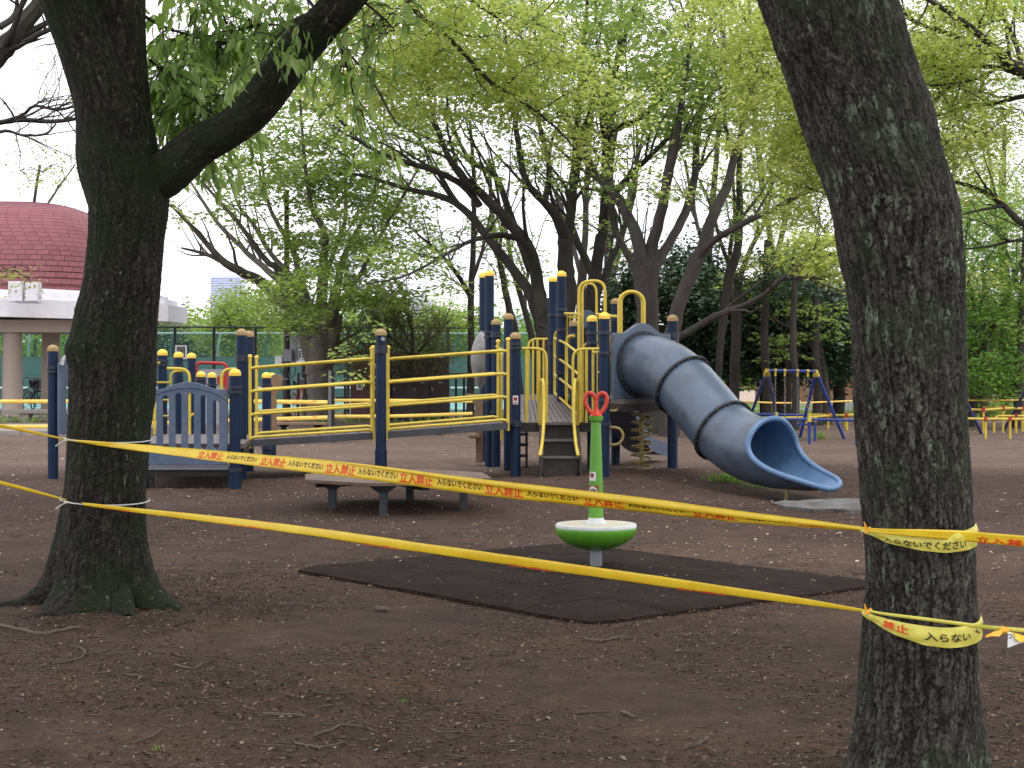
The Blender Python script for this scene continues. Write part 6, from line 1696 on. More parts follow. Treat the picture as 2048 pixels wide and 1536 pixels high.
# zelkova left of centre
t = T_('zelkova_tree', 'broad trunked tree with fresh green crown behind the ramp, beside the utility pole', 640, 36)
grow(t, 36, [
 (tl, [(641, 862, 68), (640, 830, 56), (639, 770, 50), (640, 725, 52), (640, 695, 50), (640, 665, 44)]),
 ('b', [(636, 760, 34), (626, 715, 36), (612, 672, 34), (600, 640, 28)]), ('b', [(644, 760, 34), (655, 712, 36), (666, 668, 30), (676, 628, 22)]),
 ('b', [(622, 672, 38), (606, 634, 30), (570, 607, 26), (515, 560, 21), (452, 527, 16, -1), (405, 477, 10, -1.5), (370, 440, 6, -2), (338, 408, 4, -2.5)]),
 ('b', [(452, 527, 12, -1), (410, 508, 8, -1.4), (363, 496, 4, -2)]),
 ('b', [(615, 660, 30), (585, 590, 18, .3), (535, 541, 13, .8), (483, 495, 10, 1.2), (431, 440, 8, 1.6), (382, 365, 5, 2)]),
 ('b', [(622, 660, 28), (560, 545, 15, -.5), (532, 521, 12, -.8), (480, 450, 9, -1.3), (440, 405, 7, -1.6), (404, 362, 4, -2)]),
 ('b', [(624, 655, 28), (587, 560, 13, 1), (542, 508, 10, 1.6), (503, 443, 8, 2), (477, 410, 6, 2.2), (450, 330, 4, 2.5)]),
 ('b', [(630, 650, 30), (600, 560, 14, .5), (587, 502, 12, .5), (551, 440, 9, .6), (535, 398, 7, .7), (520, 300, 5, 1), (500, 180, 3, 1)]),
 ('b', [(638, 660, 34), (643, 609, 24), (646, 534, 17, -.5), (650, 469, 13, -1), (625, 420, 10, -1.2), (610, 330, 8, -1.5), (600, 200, 5, -2), (590, 60, 4, -2)]),
 ('b', [(645, 660, 30), (665, 609, 20), (685, 524, 13, .6), (708, 472, 10, 1), (730, 430, 8, 1.4), (760, 330, 6, 2), (770, 200, 4, 2.4)]),
 ('b', [(650, 655, 24), (690, 590, 12, -1), (714, 560, 9, -1.3), (745, 500, 8, -1.8), (790, 420, 6, -2.3), (840, 330, 4, -3)]),
 ('b', [(640, 640, 20), (655, 540, 12, 1.5), (690, 440, 9, 2), (690, 300, 7, 2.6), (700, 120, 4, 3)]),
], [(700, 450, 160, 130, -.5, 2.6, 150), (620, 330, 120, 80, 0, 3, 80), (640, 575, 140, 40, -2.5, 1.4, 40), (480, 350, 50, 30, -1, 2, 8), (520, 250, 200, 170, 0, 3, 120), (790, 360, 110, 80, 0, 3, 40), (780, 590, 70, 30, -1, 2, 16), (640, 80, 330, 160, 0, 4, 150), (620, -200, 400, 180, 0, 4, 70), (580, 632, 60, 22, -2.8, .8, 14), (740, 590, 60, 34, -2.4, .8, 16)],
 MAT['bark_pale'], MAT['leaf_fresh'], 3, L=0.135, rs=0.44, nleaf=40, kids=5, flat=0.12)
# the big multi-stemmed zelkova right behind the play structure
t = T_('zelkova_tree', 'large dark many stemmed tree behind the tall blue posts, limbs sweeping left', 1105, 32)
grow(t, 32, [
 (tl, [(1112, 880, 80), (1112, 800, 66), (1112, 700, 64), (1110, 650, 66), (1108, 615, 70)]),
 ('b', [(1097, 700, 40), (1084, 623, 30), (1076, 569, 26), (1060, 500, 24, -.4), (1013, 440, 22, -.8), (960, 385, 18, -1.2), (916, 345, 14, -1.6), (885, 285, 11, -2), (860, 200, 8, -2.4), (840, 60, 5, -3)]),
 ('b', [(1090, 680, 34), (1070, 610, 24, .3), (1037, 553, 20, .6), (978, 479, 17, .8), (935, 425, 15, 1), (887, 395, 13, 1.2), (805, 375, 9, 1.6), (726, 351, 6, 2), (650, 345, 3, 2.4)]),
 ('b', [(960, 412, 14, -1), (930, 375, 14, -1.2), (881, 346, 13, -1.5), (805, 322, 10, -2), (746, 299, 7, -2.4), (705, 272, 4, -2.8)]),
 ('b', [(1060, 540, 16, 1), (1019, 425, 14, 1.5), (990, 351, 12, 1.8), (940, 320, 9, 2), (900, 230, 6, 2.4), (880, 80, 4, 3)]),
 ('b', [(1112, 700, 48), (1134, 604, 40), (1131, 530, 33), (1128, 475, 26), (1114, 435, 21, -.3), (1090, 405, 17, -.6), (1052, 362, 14, -.9), (1034, 270, 11, -1.2), (1028, 211, 9, -1.5), (1010, 60, 6, -2)]),
 ('b', [(1132, 530, 24), (1136, 470, 21, .2), (1143, 420, 18, .4), (1148, 350, 15, .7), (1155, 250, 12, 1), (1165, 120, 9, 1.4), (1180, -60, 6, 2)]),
 ('b', [(1090, 405, 14, -.6), (1098, 330, 11, 0), (1075, 229, 9, .6), (1075, 120, 6, 1), (1060, -20, 4, 1.4)]),
 ('b', [(1045, 480, 14, .4), (1000, 470, 12, -.3), (942, 482, 9, -1.5), (880, 515, 7, -3), (810, 552, 5, -4), (735, 568, 3, -5)]),
], [(900, 200, 220, 90, 0, 3, 110), (960, 70, 260, 130, 0, 3.5, 170), (960, 330, 170, 60, 0, 2.5, 14), (820, 500, 90, 40, -2.5, 1.5, 12), (900, 540, 60, 40, -2, 1.5, 8), (1000, -180, 320, 160, 0, 4, 80), (760, 290, 110, 60, 0, 2, 26)],
 MAT['bark_dark'], MAT['leaf_fresh'], 5, L=0.12, rs=0.40, nleaf=38, kids=9, flat=0.09, kid_len=(1.2, 3.4), fan=1.5, side_leaves=0.22)
t = T_('zelkova_tree', 'dark mossy straight stemmed tree behind the yellow arches', 1195, 34)
grow(t, 34, [
 (tl, [(1180, 885, 50), (1180, 800, 42), (1182, 662, 38), (1189, 557, 26), (1203, 470, 22)]),
 ('b', [(1203, 480, 20), (1209, 428, 20), (1212, 322, 18), (1214, 205, 16), (1226, 161, 14), (1240, 100, 12), (1264, 29, 10), (1290, -60, 7)]),
 ('b', [(1211, 293, 12), (1226, 264, 12, -.5), (1282, 234, 10, -1), (1340, 180, 7, -1.6), (1400, 120, 4, -2)]),
 ('b', [(1207, 450, 16), (1217, 410, 14, -.4), (1246, 366, 13, -.9), (1290, 322, 11, -1.5), (1334, 278, 10, -2), (1352, 262, 9, -2.2), (1380, 258, 6, -2.6)]),
 ('b', [(1346, 268, 8, -2.1), (1350, 240, 7, -2.2), (1370, 218, 5, -2.4), (1386, 214, 4, -2.5), (1410, 215, 3, -2.7)]),
 ('b', [(1189, 557, 18, .5), (1150, 470, 14, 1), (1138, 400, 11, 1.4), (1159, 308, 9, 1.8), (1150, 200, 6, 2.2)]),
 ('b', [(1202, 176, 9, .5), (1176, 117, 8, .8), (1172, 90, 7, 1), (1191, 38, 6, 1.2), (1188, -40, 4, 1.5)]),
 ('b', [(1180, 640, 22, .5), (1205, 560, 14, .8), (1240, 480, 11, 1.2), (1270, 380, 8, 1.6), (1275, 260, 5, 2)]),
], [(1240, 90, 160, 140, 0, 3, 120), (1300, 300, 130, 60, -.5, 2.5, 18), (1150, 260, 100, 60, 0, 2, 12), (1300, -150, 260, 170, 0, 4, 70)],
 MAT['bark_dark'], MAT['leaf_fresh'], 6, L=0.12, rs=0.40, nleaf=38, kids=9, flat=0.09, kid_len=(1.2, 3.2), fan=1.5, side_leaves=0.2)
t = T_('zelkova_tree', 'grey brown tree with a thick forked trunk rising behind the tube slide panel', 1300, 30)
grow(t, 30, [
 (tl, [(1306, 885, 62), (1306, 800, 50), (1298, 680, 46), (1295, 600, 46), (1292, 530, 56)]),
 ('b', [(1288, 550, 34), (1276, 479, 26), (1251, 424, 22, .4), (1224, 381, 18, .8), (1189, 350, 14, 1.2), (1160, 300, 9, 1.6), (1130, 220, 5, 2)]),
 ('b', [(1296, 540, 32), (1306, 487, 24), (1326, 408, 21, -.3), (1337, 350, 18, -.5), (1352, 280, 15, -.7), (1370, 160, 11, -1), (1390, 20, 8, -1.3), (1400, -80, 5, -1.6)]),
 ('b', [(1300, 545, 30), (1330, 500, 20, .5), (1369, 428, 18, 1), (1388, 362, 15, 1.4), (1393, 293, 13, 1.7), (1402, 205, 11, 2), (1412, 100, 8, 2.3), (1430, -30, 5, 2.6)]),
 ('b', [(1285, 560, 20, 1), (1250, 500, 14, 1.5), (1225, 440, 11, 2), (1220, 360, 9, 2.4), (1235, 250, 6, 2.8)]),
], [(1380, 180, 130, 110, 0, 2.5, 110), (1300, 380, 110, 50, 0, 2, 12), (1340, 40, 170, 100, 0, 3, 74), (1400, -150, 240, 140, 0, 3.5, 60)],
 MAT['bark_far'], MAT['leaf_fresh'], 7, L=0.115, rs=0.4, nleaf=38, kids=9, flat=0.09, kid_len=(1.2, 3.2), fan=1.5, side_leaves=0.2)
t = T_('zelkova_tree', 'grey brown tree leaning right, with a low branch arching over the swing', 1352, 29)
grow(t, 29, [
 (tl, [(1340, 890, 46), (1342, 800, 36), (1341, 690, 32), (1357, 615, 28), (1388, 530, 28), (1408, 495, 26)]),
 ('b', [(1400, 510, 22), (1427, 428, 22), (1455, 370, 19, .3), (1466, 322, 16, .5), (1484, 264, 13, .8), (1500, 160, 10, 1), (1520, 20, 7, 1.3), (1540, -80, 5, 1.6)]),
 ('b', [(1398, 515, 16), (1430, 480, 14, -.4), (1486, 447, 13, -1), (1544, 420, 11, -1.6), (1615, 381, 8, -2.3), (1660, 358, 5, -2.8), (1700, 350, 3, -3.2)]),
 ('b', [(1466, 322, 10, .5), (1450, 240, 8, 0), (1452, 130, 6, -.4), (1440, 20, 4, -.8)]),
 ('b', [(1342, 690, 18), (1360, 674, 15, -.4), (1427, 635, 14, -1), (1466, 619, 12, -1.4), (1525, 592, 10, -2), (1560, 562, 8, -2.3), (1595, 537, 6, -2.6), (1630, 522, 4, -3), (1665, 505, 2.5, -3.4)]),
 ('b', [(1560, 562, 5, -2.3), (1600, 556, 4, -2.5), (1650, 560, 2.5, -2.8)]),
], [(1560, 110, 110, 120, 0, 2.5, 100), (1500, 310, 120, 60, 0, 2.5, 26), (1600, 290, 80, 70, -2, 1.5, 30), (1640, 500, 60, 45, -3, 1, 44), (1545, -80, 170, 110, 0, 3, 60)],
 MAT['bark_far'], MAT['leaf_lime'], 8, L=0.10, rs=0.38, nleaf=40, kids=7, kid_len=(1.0, 2.8), fan=1.4, side_leaves=0.2, flat=0.1)
t = T_('slender_tree', 'slender mossy tree with a crooked stem right of the tube slide top', 1440, 33)
grow(t, 33, [(tl, [(1434, 865, 16), (1436, 780, 15), (1440, 700, 15), (1446, 640, 18), (1460, 545, 20), (1475, 500, 17), (1480, 420, 14), (1478, 350, 12), (1482, 230, 9), (1478, 100, 6)]),
 ('b', [(1462, 540, 10), (1440, 480, 8, .5), (1425, 420, 6, 1), (1400, 360, 4, 1.4)]), ('b', [(1478, 440, 8), (1520, 390, 6, .5), (1550, 330, 4, 1)])],
 [(1490, 420, 70, 70, 0, 1.4, 30), (1480, 170, 100, 130, 0, 2, 60)], MAT['bark_dark'], MAT['leaf_fresh'], 9, L=0.08, rs=0.36, nleaf=40)
t = T_('slender_tree', 'straight pale grey tree trunk right of the crooked mossy one', 1470, 35)
grow(t, 35, [(tl, [(1466, 860, 24), (1469, 780, 21), (1472, 680, 20), (1474, 590, 19), (1476, 560, 18)]),
 ('b', [(1476, 565, 14), (1500, 500, 10, .4), (1530, 440, 8, .8), (1545, 350, 6, 1), (1550, 240, 4, 1)]), ('b', [(1476, 565, 14), (1460, 510, 10, -.4), (1470, 440, 8, -.8), (1465, 340, 6, -1)])],
 [(1540, 430, 60, 50, 0, 1.2, 26), (1530, 520, 80, 26, -1, 1.2, 34)], MAT['bark_far'], MAT['leaf_lime'], 10, L=0.08, rs=0.36, nleaf=40)
t = T_('slender_tree', 'thin brown tree left of the tallest blue posts', 942, 36)
grow(t, 36, [(tl, [(940, 850, 18), (942, 720, 14), (942, 600, 13), (946, 495, 11), (948, 365, 9), (940, 240, 6)]),
 ('b', [(942, 590, 10), (915, 550, 9, -.4), (893, 521, 7, -.8), (862, 490, 6, -1.2), (835, 469, 4, -1.6)]), ('b', [(944, 560, 9), (965, 500, 7, .5), (980, 430, 5, 1)]), ('b', [(942, 600, 6), (925, 575, 4, .5), (900, 556, 3, 1)])],
 [(880, 480, 70, 40, 0, 1.4, 22), (950, 640, 30, 26, -.3, .5, 10)], MAT['bark_far'], MAT['leaf_fresh'], 12, L=0.08, rs=0.36, nleaf=36)
for k, (nm, lab, Y, limbs, bl, lm) in enumerate([
 ('slender_tree', 'thin leaning tree between the tallest blue posts and the paired posts', 38, [(tl, [(1045, 860, 20), (1036, 760, 17), (1030, 662, 15), (1017, 610, 14), (1001, 530, 12), (985, 440, 10), (978, 320, 7)]), ('b', [(1010, 580, 9), (1000, 500, 7), (1010, 420, 5)])], [(1000, 470, 70, 60, 0, 1.5, 20)], 'leaf_fresh'),
 ('slender_tree', 'thin grey tree leaning left just left of the paired blue posts', 40, [(tl, [(1080, 860, 18), (1072, 740, 15), (1062, 670, 14), (1044, 600, 12), (1029, 550, 10), (1010, 450, 7)]), ('b', [(1062, 670, 8), (1050, 600, 7, 1), (1060, 520, 5, 1.4)])], [(1040, 540, 50, 60, 0, 1.5, 14)], 'leaf_fresh'),
 ('background_tree', 'grey trunk seen between the two central dark trees', 41, [(tl, [(1150, 870, 26), (1155, 760, 22), (1160, 640, 20), (1166, 520, 18)]), ('b', [(1166, 530, 14), (1172, 430, 12), (1175, 330, 10), (1185, 200, 7)]), ('b', [(1164, 560, 12), (1140, 470, 9, 1), (1110, 380, 7, 2)])], [(1140, 180, 110, 110, 0, 2, 30)], 'leaf_fresh'),
 ('background_tree', 'pale grey twin trunk behind the straight mossy tree', 42, [(tl, [(1228, 870, 34), (1226, 740, 30), (1222, 600, 28), (1218, 540, 26)]), ('b', [(1218, 550, 20), (1216, 440, 17), (1220, 330, 14), (1228, 180, 9)]), ('b', [(1222, 560, 16), (1245, 470, 12, 1), (1262, 380, 9, 2), (1290, 250, 6, 2)]), ('b', [(1222, 700, 14), (1250, 610, 12, -1), (1280, 540, 9, -1.4), (1300, 480, 6, -2)])], [(1240, 200, 110, 110, 0, 2, 30)], 'leaf_lime'),
 ('background_tree', 'dark slim tree in the gap behind the leaning grey brown tree', 41, [(tl, [(1412, 870, 26), (1410, 740, 20), (1412, 600, 18), (1418, 500, 15), (1428, 380, 12), (1440, 220, 8)]), ('b', [(1415, 520, 10), (1390, 430, 8, 1), (1370, 320, 6, 1.5)])], [(1430, 250, 90, 90, 0, 2, 26)], 'leaf_lime'),
 ('background_tree', 'branching tree seen above the dark evergreens, left of the leaning tree', 38, [(tl, [(1560, 880, 26), (1556, 740, 22), (1552, 620, 20), (1548, 520, 18)]), ('b', [(1548, 530, 14), (1535, 440, 11), (1520, 350, 9), (1510, 220, 6)]), ('b', [(1550, 540, 14), (1568, 450, 11, 1), (1590, 380, 9, 1.5), (1600, 260, 6, 2)]), ('b', [(1552, 580, 10), (1600, 520, 7, -1), (1640, 470, 5, -1.5)])], [(1560, 350, 110, 80, 0, 2, 36), (1620, 520, 70, 40, 0, 1.5, 26), (1560, 560, 110, 26, -1, 1.5, 40)], 'leaf_lime'),
]):
    t = T_(nm, lab, limbs[0][1][0][0], Y); grow(t, Y, limbs, bl, MAT['bark_far'], MAT[lm], 20 + k, L=0.12, rs=0.4, nleaf=34, kids=7, kid_len=(1.2, 3.0), fan=1.5, side_leaves=0.15, flat=0.1)
# light maple sprays hanging in front of the evergreens
t = T_('maple_tree', 'young maple with pale layered sprays in front of the dark evergreens', 1640, 36)
grow(t, 36, [(tl, [(1655, 870, 20), (1652, 780, 17), (1640, 700, 14), (1628, 640, 11), (1610, 590, 7)]), ('b', [(1645, 720, 9), (1600, 670, 7, -.5), (1550, 640, 5, -1), (1500, 610, 3, -1.4)]), ('b', [(1635, 660, 8), (1670, 610, 6, .5), (1700, 560, 4, 1)]), ('b', [(1648, 740, 8), (1590, 705, 6, -1), (1540, 690, 4, -1.5)])],
 [(1600, 612, 110, 24, -1, 1, 16), (1570, 665, 60, 18, -1.3, .8, 8), (1560, 705, 40, 14, -1.5, .6, 4), (1650, 650, 60, 22, -.5, .8, 7)], MAT['bark_far'], MAT['leaf_fresh'], 31, L=0.12, rs=0.36, nleaf=30, flat=0.05, kids=2, side_leaves=0.1)
# dark evergreens
for k, (px, Y, lab, bl) in enumerate([
 (1250, 40, 'dark evergreen tree behind the curved top of the tube slide', [(1270, 640, 55, 100, 0, 1.6, 190), (1250, 760, 60, 70, 0, 1.5, 90)]),
 (1390, 39, 'dark evergreen tree in the gap right of the blue slide post', [(1400, 620, 60, 100, 0, 1.8, 230), (1390, 740, 60, 60, 0, 1.5, 110), (1360, 530, 35, 40, 0, 1, 30)]),
 (1530, 38, 'dark evergreen tree above the near swing set', [(1540, 655, 110, 85, 0, 2.2, 400), (1540, 728, 90, 14, 0, 1.8, 50)]),
 (1675, 38, 'dark evergreen tree close to the left edge of the leaning tree', [(1670, 665, 80, 88, 0, 2, 300)]),
 (1960, 42, 'dark evergreen tree right of the leaning tree', [(1960, 700, 90, 110, 0, 2, 240)]),
 (2060, 41, 'dark evergreen tree at the right edge of the picture', [(2070, 700, 80, 110, 0, 2, 220)])]):
    t = T_('evergreen_tree', lab, px, Y); b0 = bl[0]
    grow(t, Y, [(tl, [(px, 870, 26), (px + 3, 780, 24), (b0[0], b0[1] + 40, 20), (b0[0] + 4, b0[1] - 40, 12)])] + [('b', [(b0[0], b0[1] + 40, 12), (b0[0] + s * b0[2] * .5, b0[1], 8, s * .6), (b0[0] + s * b0[2] * .8, b0[1] - 40, 5, s)]) for s in (-1, 1)],
         bl, MAT['bark_dark'], MAT['leaf_dark'], 40 + k, L=0.15, rs=0.42, nleaf=46, kids=3, flat=0.5, side_leaves=1.0)
# trunks of the grove seen under the evergreens and beyond the leaning tree
for k, (px, w, lab, br_, top, mat) in enumerate([
 (1533, 24, 'thick dark trunk left behind the near swing set', 34, 700, 'bark_dark'), (1576, 15, 'paler trunk in the middle behind the swing chains', 36, 690, 'bark_far'), (1590, 20, 'dark curved trunk behind the middle swing chains', 32, 690, 'bark_dark'), (1634, 24, 'broad dark trunk behind the right legs of the near swing', 35, 700, 'bark_dark')]):
    t = T_('background_tree', lab, px, br_)
    grow(t, br_, [(tl, [(px, 858 if br_ > 33 else 866, w * 1.15), (px, 835, w * .85), (px + 2, 770, w * .75), (px - 4, top, w * .7), (px - 2, 600, w * .6), (px, 480, w * .4)])], [(px, 540, 40, 60, 1, 1.5, 26)], MAT[mat], MAT['leaf_dark'], 60 + k, L=0.12, rs=0.4, nleaf=40)
t = T_('background_tree', 'dark leaning trunk just right of the leaning tree, under hanging maple leaves', 1944, 34)
grow(t, 34, [(tl, [(1938, 872, 26), (1944, 809, 18), (1956, 708, 17), (1978, 665, 15), (1997, 635, 13), (2020, 580, 10), (2050, 500, 7)]), ('b', [(1960, 700, 10), (1950, 620, 8, .4), (1930, 520, 6, 1), (1940, 400, 4, 1.4)])],
 [(1985, 600, 70, 110, -.5, 1.4, 80), (1990, 730, 55, 45, -1.5, .8, 40), (1930, 650, 30, 60, -1, .8, 18), (1960, 450, 80, 80, 0, 2, 50), (1990, 780, 40, 18, -1.5, .6, 10)], MAT['bark_dark'], MAT['leaf_mid'], 70, L=0.10, rs=0.36, nleaf=44)
t = T_('background_tree', 'pale grey forked trunk right of the dark leaning one', 1972, 37)
grow(t, 37, [(tl, [(1968, 862, 18), (1971, 800, 14), (1977, 741, 14)]), ('b', [(1976, 745, 12), (1976, 690, 10), (1970, 640, 8), (1965, 520, 5)]), ('b', [(1978, 742, 11), (1990, 690, 9), (2000, 640, 8), (2010, 520, 5)])], [(2010, 560, 60, 90, 0, 1.4, 40)], MAT['bark_far'], MAT['leaf_fresh'], 71, L=0.09, rs=0.36, nleaf=40)
t = T_('background_tree', 'tall grey brown trunk at the right edge of the picture', 2040, 33)
grow(t, 33, [(tl, [(2036, 868, 28), (2038, 800, 20), (2042, 700, 18), (2046, 600, 16), (2052, 450, 12), (2060, 300, 9)]), ('b', [(2046, 600, 8), (2020, 520, 6, 1), (1990, 450, 4, 1.5)])], [(2050, 480, 90, 110, 0, 2, 60), (2080, 650, 60, 60, 0, 1.4, 30)], MAT['bark_far'], MAT['leaf_fresh'], 72, L=0.09, rs=0.36, nleaf=40)
# tree just outside the right edge: its branches reach in behind the leaning tree
t = T_('zelkova_tree', 'tree outside the right edge whose bare dark branches reach in behind the leaning trunk', 2250, 17)
grow(t, 17, [(tl, [(2260, 985, 70), (2250, 800, 56), (2230, 500, 52), (2190, 330, 48), (2150, 230, 40), (2110, 190, 32)]),
 ('b', [(2110, 195, 28), (2048, 147, 22), (2000, 105, 17), (1923, 42, 12, -.4), (1858, 0, 9, -.8), (1800, -40, 6, -1)]),
 ('b', [(2040, 145, 12), (1990, 118, 12, .2), (1923, 78, 10, .3), (1842, 49, 8, .3), (1800, 22, 6, .3), (1760, 10, 4, .3)]),
 ('b', [(2040, 148, 12), (1988, 134, 10, .5), (1900, 134, 8, .8), (1839, 135, 6, 1), (1780, 150, 4, 1.2)]),
 ('b', [(1995, 137, 8, .4), (1950, 158, 7, .2), (1900, 168, 6, 0), (1845, 172, 4, -.2)]),
 ('b', [(2130, 215, 20), (2060, 192, 12), (1988, 208, 8, .4), (1933, 212, 7, .6), (1890, 228, 5, .8), (1865, 231, 4, 1)]),
 ('b', [(2200, 480, 30), (2120, 480, 20), (2048, 449, 15), (2000, 405, 12, .4), (1956, 378, 9, .7), (1897, 361, 7, 1), (1850, 350, 5, 1.2)]),
 ('b', [(2010, 412, 7, .3), (1960, 420, 5, .2), (1915, 432, 4, 0), (1880, 445, 3, 0)]),
 ('b', [(2200, 560, 18), (2120, 500, 10), (2048, 480, 7), (1980, 492, 5), (1917, 500, 3)]),
 ('b', [(2048, 147, 12), (2020, 60, 9, .4), (1960, -30, 6, .8)]),
 ('b', [(2090, 180, 12), (2060, 90, 9, 1), (2040, -20, 6, 1.5)])],
 [(1930, 60, 130, 110, 0, 1.2, 120), (1900, 260, 90, 70, 0, 1, 50), (1990, 230, 80, 60, .3, 1, 30), (1960, -160, 260, 120, 0, 2, 60), (2200, 100, 160, 160, 0, 2, 50)], MAT['bark_dark'], MAT['leaf_lime'], 80, L=0.065, rs=0.26, nleaf=38, kids=5, kid_len=(.4, 1.1))
# more foliage masses behind the leaning tree, at the top right and between trunks
for k, (px, Y, lab, bl, lm) in enumerate([
 (1760, 40, 'yellow green tree mostly hidden behind the leaning trunk', [(1620, 380, 90, 120, 0, 2, 70), (1900, 330, 120, 130, 0, 2.4, 110), (1640, 170, 80, 160, 0, 2.4, 90), (1900, 550, 60, 80, 0, 2, 44)], 'leaf_lime'),
 (2010, 44, 'light green tree high behind the right edge', [(2000, 380, 110, 130, 0, 2.4, 120), (1960, 100, 140, 150, 0, 2.6, 120), (1940, 600, 50, 60, 0, 1.6, 30)], 'leaf_fresh')]):
    t = T_('background_tree', lab, px, Y)
    grow(t, Y, [(tl, [(px, 866, 26), (px, 760, 22), (px + 4, 600, 18), (px - 4, 450, 12), (px, 250, 8)])] + [('b', [(px, 600, 10), (b[0], b[1] + 40, 6), (b[0], b[1] - 40, 4)]) for b in bl], bl, MAT['bark_far'], MAT[lm], 90 + k, L=0.10, rs=0.45, nleaf=42)

# row of trees beyond the court
for k, (px, Y, lab, bl, lm) in enumerate([
 (60, 76, 'green tree beyond the court seen between the pavilion columns', [(70, 690, 90, 50, 0, 2.5, 70)], 'leaf_mid'),
 (330, 74, 'dark green rounded tree behind the fence, left of the small sign', [(350, 690, 75, 36, 0, 2.5, 130)], 'leaf_dark'),
 (250, 78, 'light yellow green tree top behind the fence near the mossy tree', [(330, 650, 70, 20, 0, 2.5, 60), (420, 690, 50, 40, 0, 2, 60)], 'leaf_fresh'),
 (485, 66, 'fresh light green tree behind the fence under the pale tower', [(490, 635, 62, 60, 0, 2.5, 150), (500, 690, 80, 40, 0, 2.5, 100), (440, 670, 50, 30, 0, 2, 50)], 'leaf_fresh'),
 (610, 72, 'green tree behind the fence just right of the utility pole', [(620, 680, 80, 50, 0, 2.5, 120)], 'leaf_fresh'),
 (740, 74, 'dull green tree behind the fence, behind the brown shrub', [(720, 660, 60, 60, 0, 2.5, 110), (790, 665, 60, 55, 0, 2.5, 90)], 'leaf_mid'),
 (890, 68, 'bright maple like tree behind the fence, left of the thin brown trunk', [(895, 660, 58, 50, 0, 2.5, 150), (880, 710, 70, 30, 0, 2, 70)], 'leaf_fresh'),
 (1000, 70, 'low green tree glimpsed under the walkway posts', [(1000, 700, 60, 50, 0, 2.5, 90), (1060, 720, 50, 30, 0, 2, 50)], 'leaf_mid'),
 (1160, 72, 'green tree far behind the stairs', [(1150, 740, 70, 60, 0, 2.5, 90)], 'leaf_mid')]):
    t = T_('court_side_tree', lab, px, Y, group='trees beyond the tennis court'); b0 = bl[0]
    grow(t, Y, [(tl, [(px, 800, 12), (px + 2, 740, 10), (b0[0], b0[1] + 10, 7), (b0[0], b0[1] - b0[3] * .5, 4)])] + [('b', [(px, 750, 6), (b0[0] + s * b0[2] * .5, b0[1] + 10, 4, s), (b0[0] + s * b0[2] * .7, b0[1] - 15, 3, s)]) for s in (-1, 1)], bl, MAT['bark_far'], MAT[lm], 110 + k, L=0.17, rs=0.6, nleaf=40, kids=3, flat=0.45, side_leaves=1)
wb = thing('wood', 'far dark belt of trees closing the view beyond court and lawn', 'woodland', (0, 95, 0)); wb['kind'] = 'stuff'
rng = np.random.default_rng(77); n = 1500
S = np.stack([rng.uniform(-42, 12, n), rng.uniform(88, 100, n), np.abs(rng.normal(0, 1, n)) * 1.2 + 0.3], 1)
S[:, 2] = np.clip(S[:, 2] + rng.uniform(0, 1.6, n), 0.2, 4.2)
Q, rnd = spray_leaves(S, rng, 34, 1.3, 0.42, 0.5); put('crown', quads_mesh('crown', Q, MAT['leaf_mid'], rnd, origin_of(wb)), wb, origin_of(wb), kind='stuff')
sb_ = thing('shrubbery', 'bright green far shrubbery seen under the trees beyond the swings', 'shrubs', (20, 95, 0)); sb_['kind'] = 'stuff'
S = np.stack([rng.uniform(11, 46, 900), rng.uniform(90, 100, 900), rng.uniform(0.2, 1, 900) * (1.2 + 1.4 * np.abs(np.sin(rng.uniform(0, 6, 900))))], 1)
Q, rnd = spray_leaves(S, rng, 30, 1.1, 0.4, 0.5); put('foliage', quads_mesh('foliage', Q, MAT['leaf_fresh'], rnd, origin_of(sb_)), sb_, origin_of(sb_), kind='stuff')

# brown shrub in front of the lockers
t = thing('brown_shrub', 'bushy dull brown tree with fine bare twigs in front of the dark lockers', 'tree', (PX(822, 36), 36, 0))
grow(t, 36, [(tl, [(824, 862, 16), (823, 827, 13), (822, 780, 12), (821, 740, 11), (825, 700, 10)]),
 ('b', [(825, 700, 9), (822, 650, 7), (812, 610, 5), (805, 575, 3)]), ('b', [(822, 757, 8), (800, 740, 7, -.5), (779, 724, 6, -1), (745, 700, 4, -1.5), (715, 680, 3, -2)]),
 ('b', [(822, 712, 7), (800, 690, 6, -.3), (775, 669, 5, -.6), (745, 640, 3, -1)]), ('b', [(823, 690, 6), (800, 650, 5, .5), (770, 610, 3, .8)]),
 ('b', [(824, 720, 7), (850, 690, 5, .3), (880, 660, 4, .6), (900, 640, 3, .8)]), ('b', [(824, 770, 7), (850, 755, 6, -.4), (858, 735, 5, -.5), (856, 715, 4, -.6)]), ('b', [(823, 740, 6), (790, 745, 5, .6), (740, 755, 3, 1)])],
 [(760, 660, 85, 55, 0, 1.2, 130), (830, 650, 70, 50, 0, 1.2, 90), (740, 720, 80, 40, -.4, 1, 90), (860, 710, 60, 36, 0, 1, 50), (800, 610, 50, 24, 0, .8, 26)], MAT['bark_far'], MAT['leaf_olive'], 130, L=0.055, rs=0.24, nleaf=42, kids=9, kid_len=(.4, 1.0), twig_r=0.006, flat=0.4)
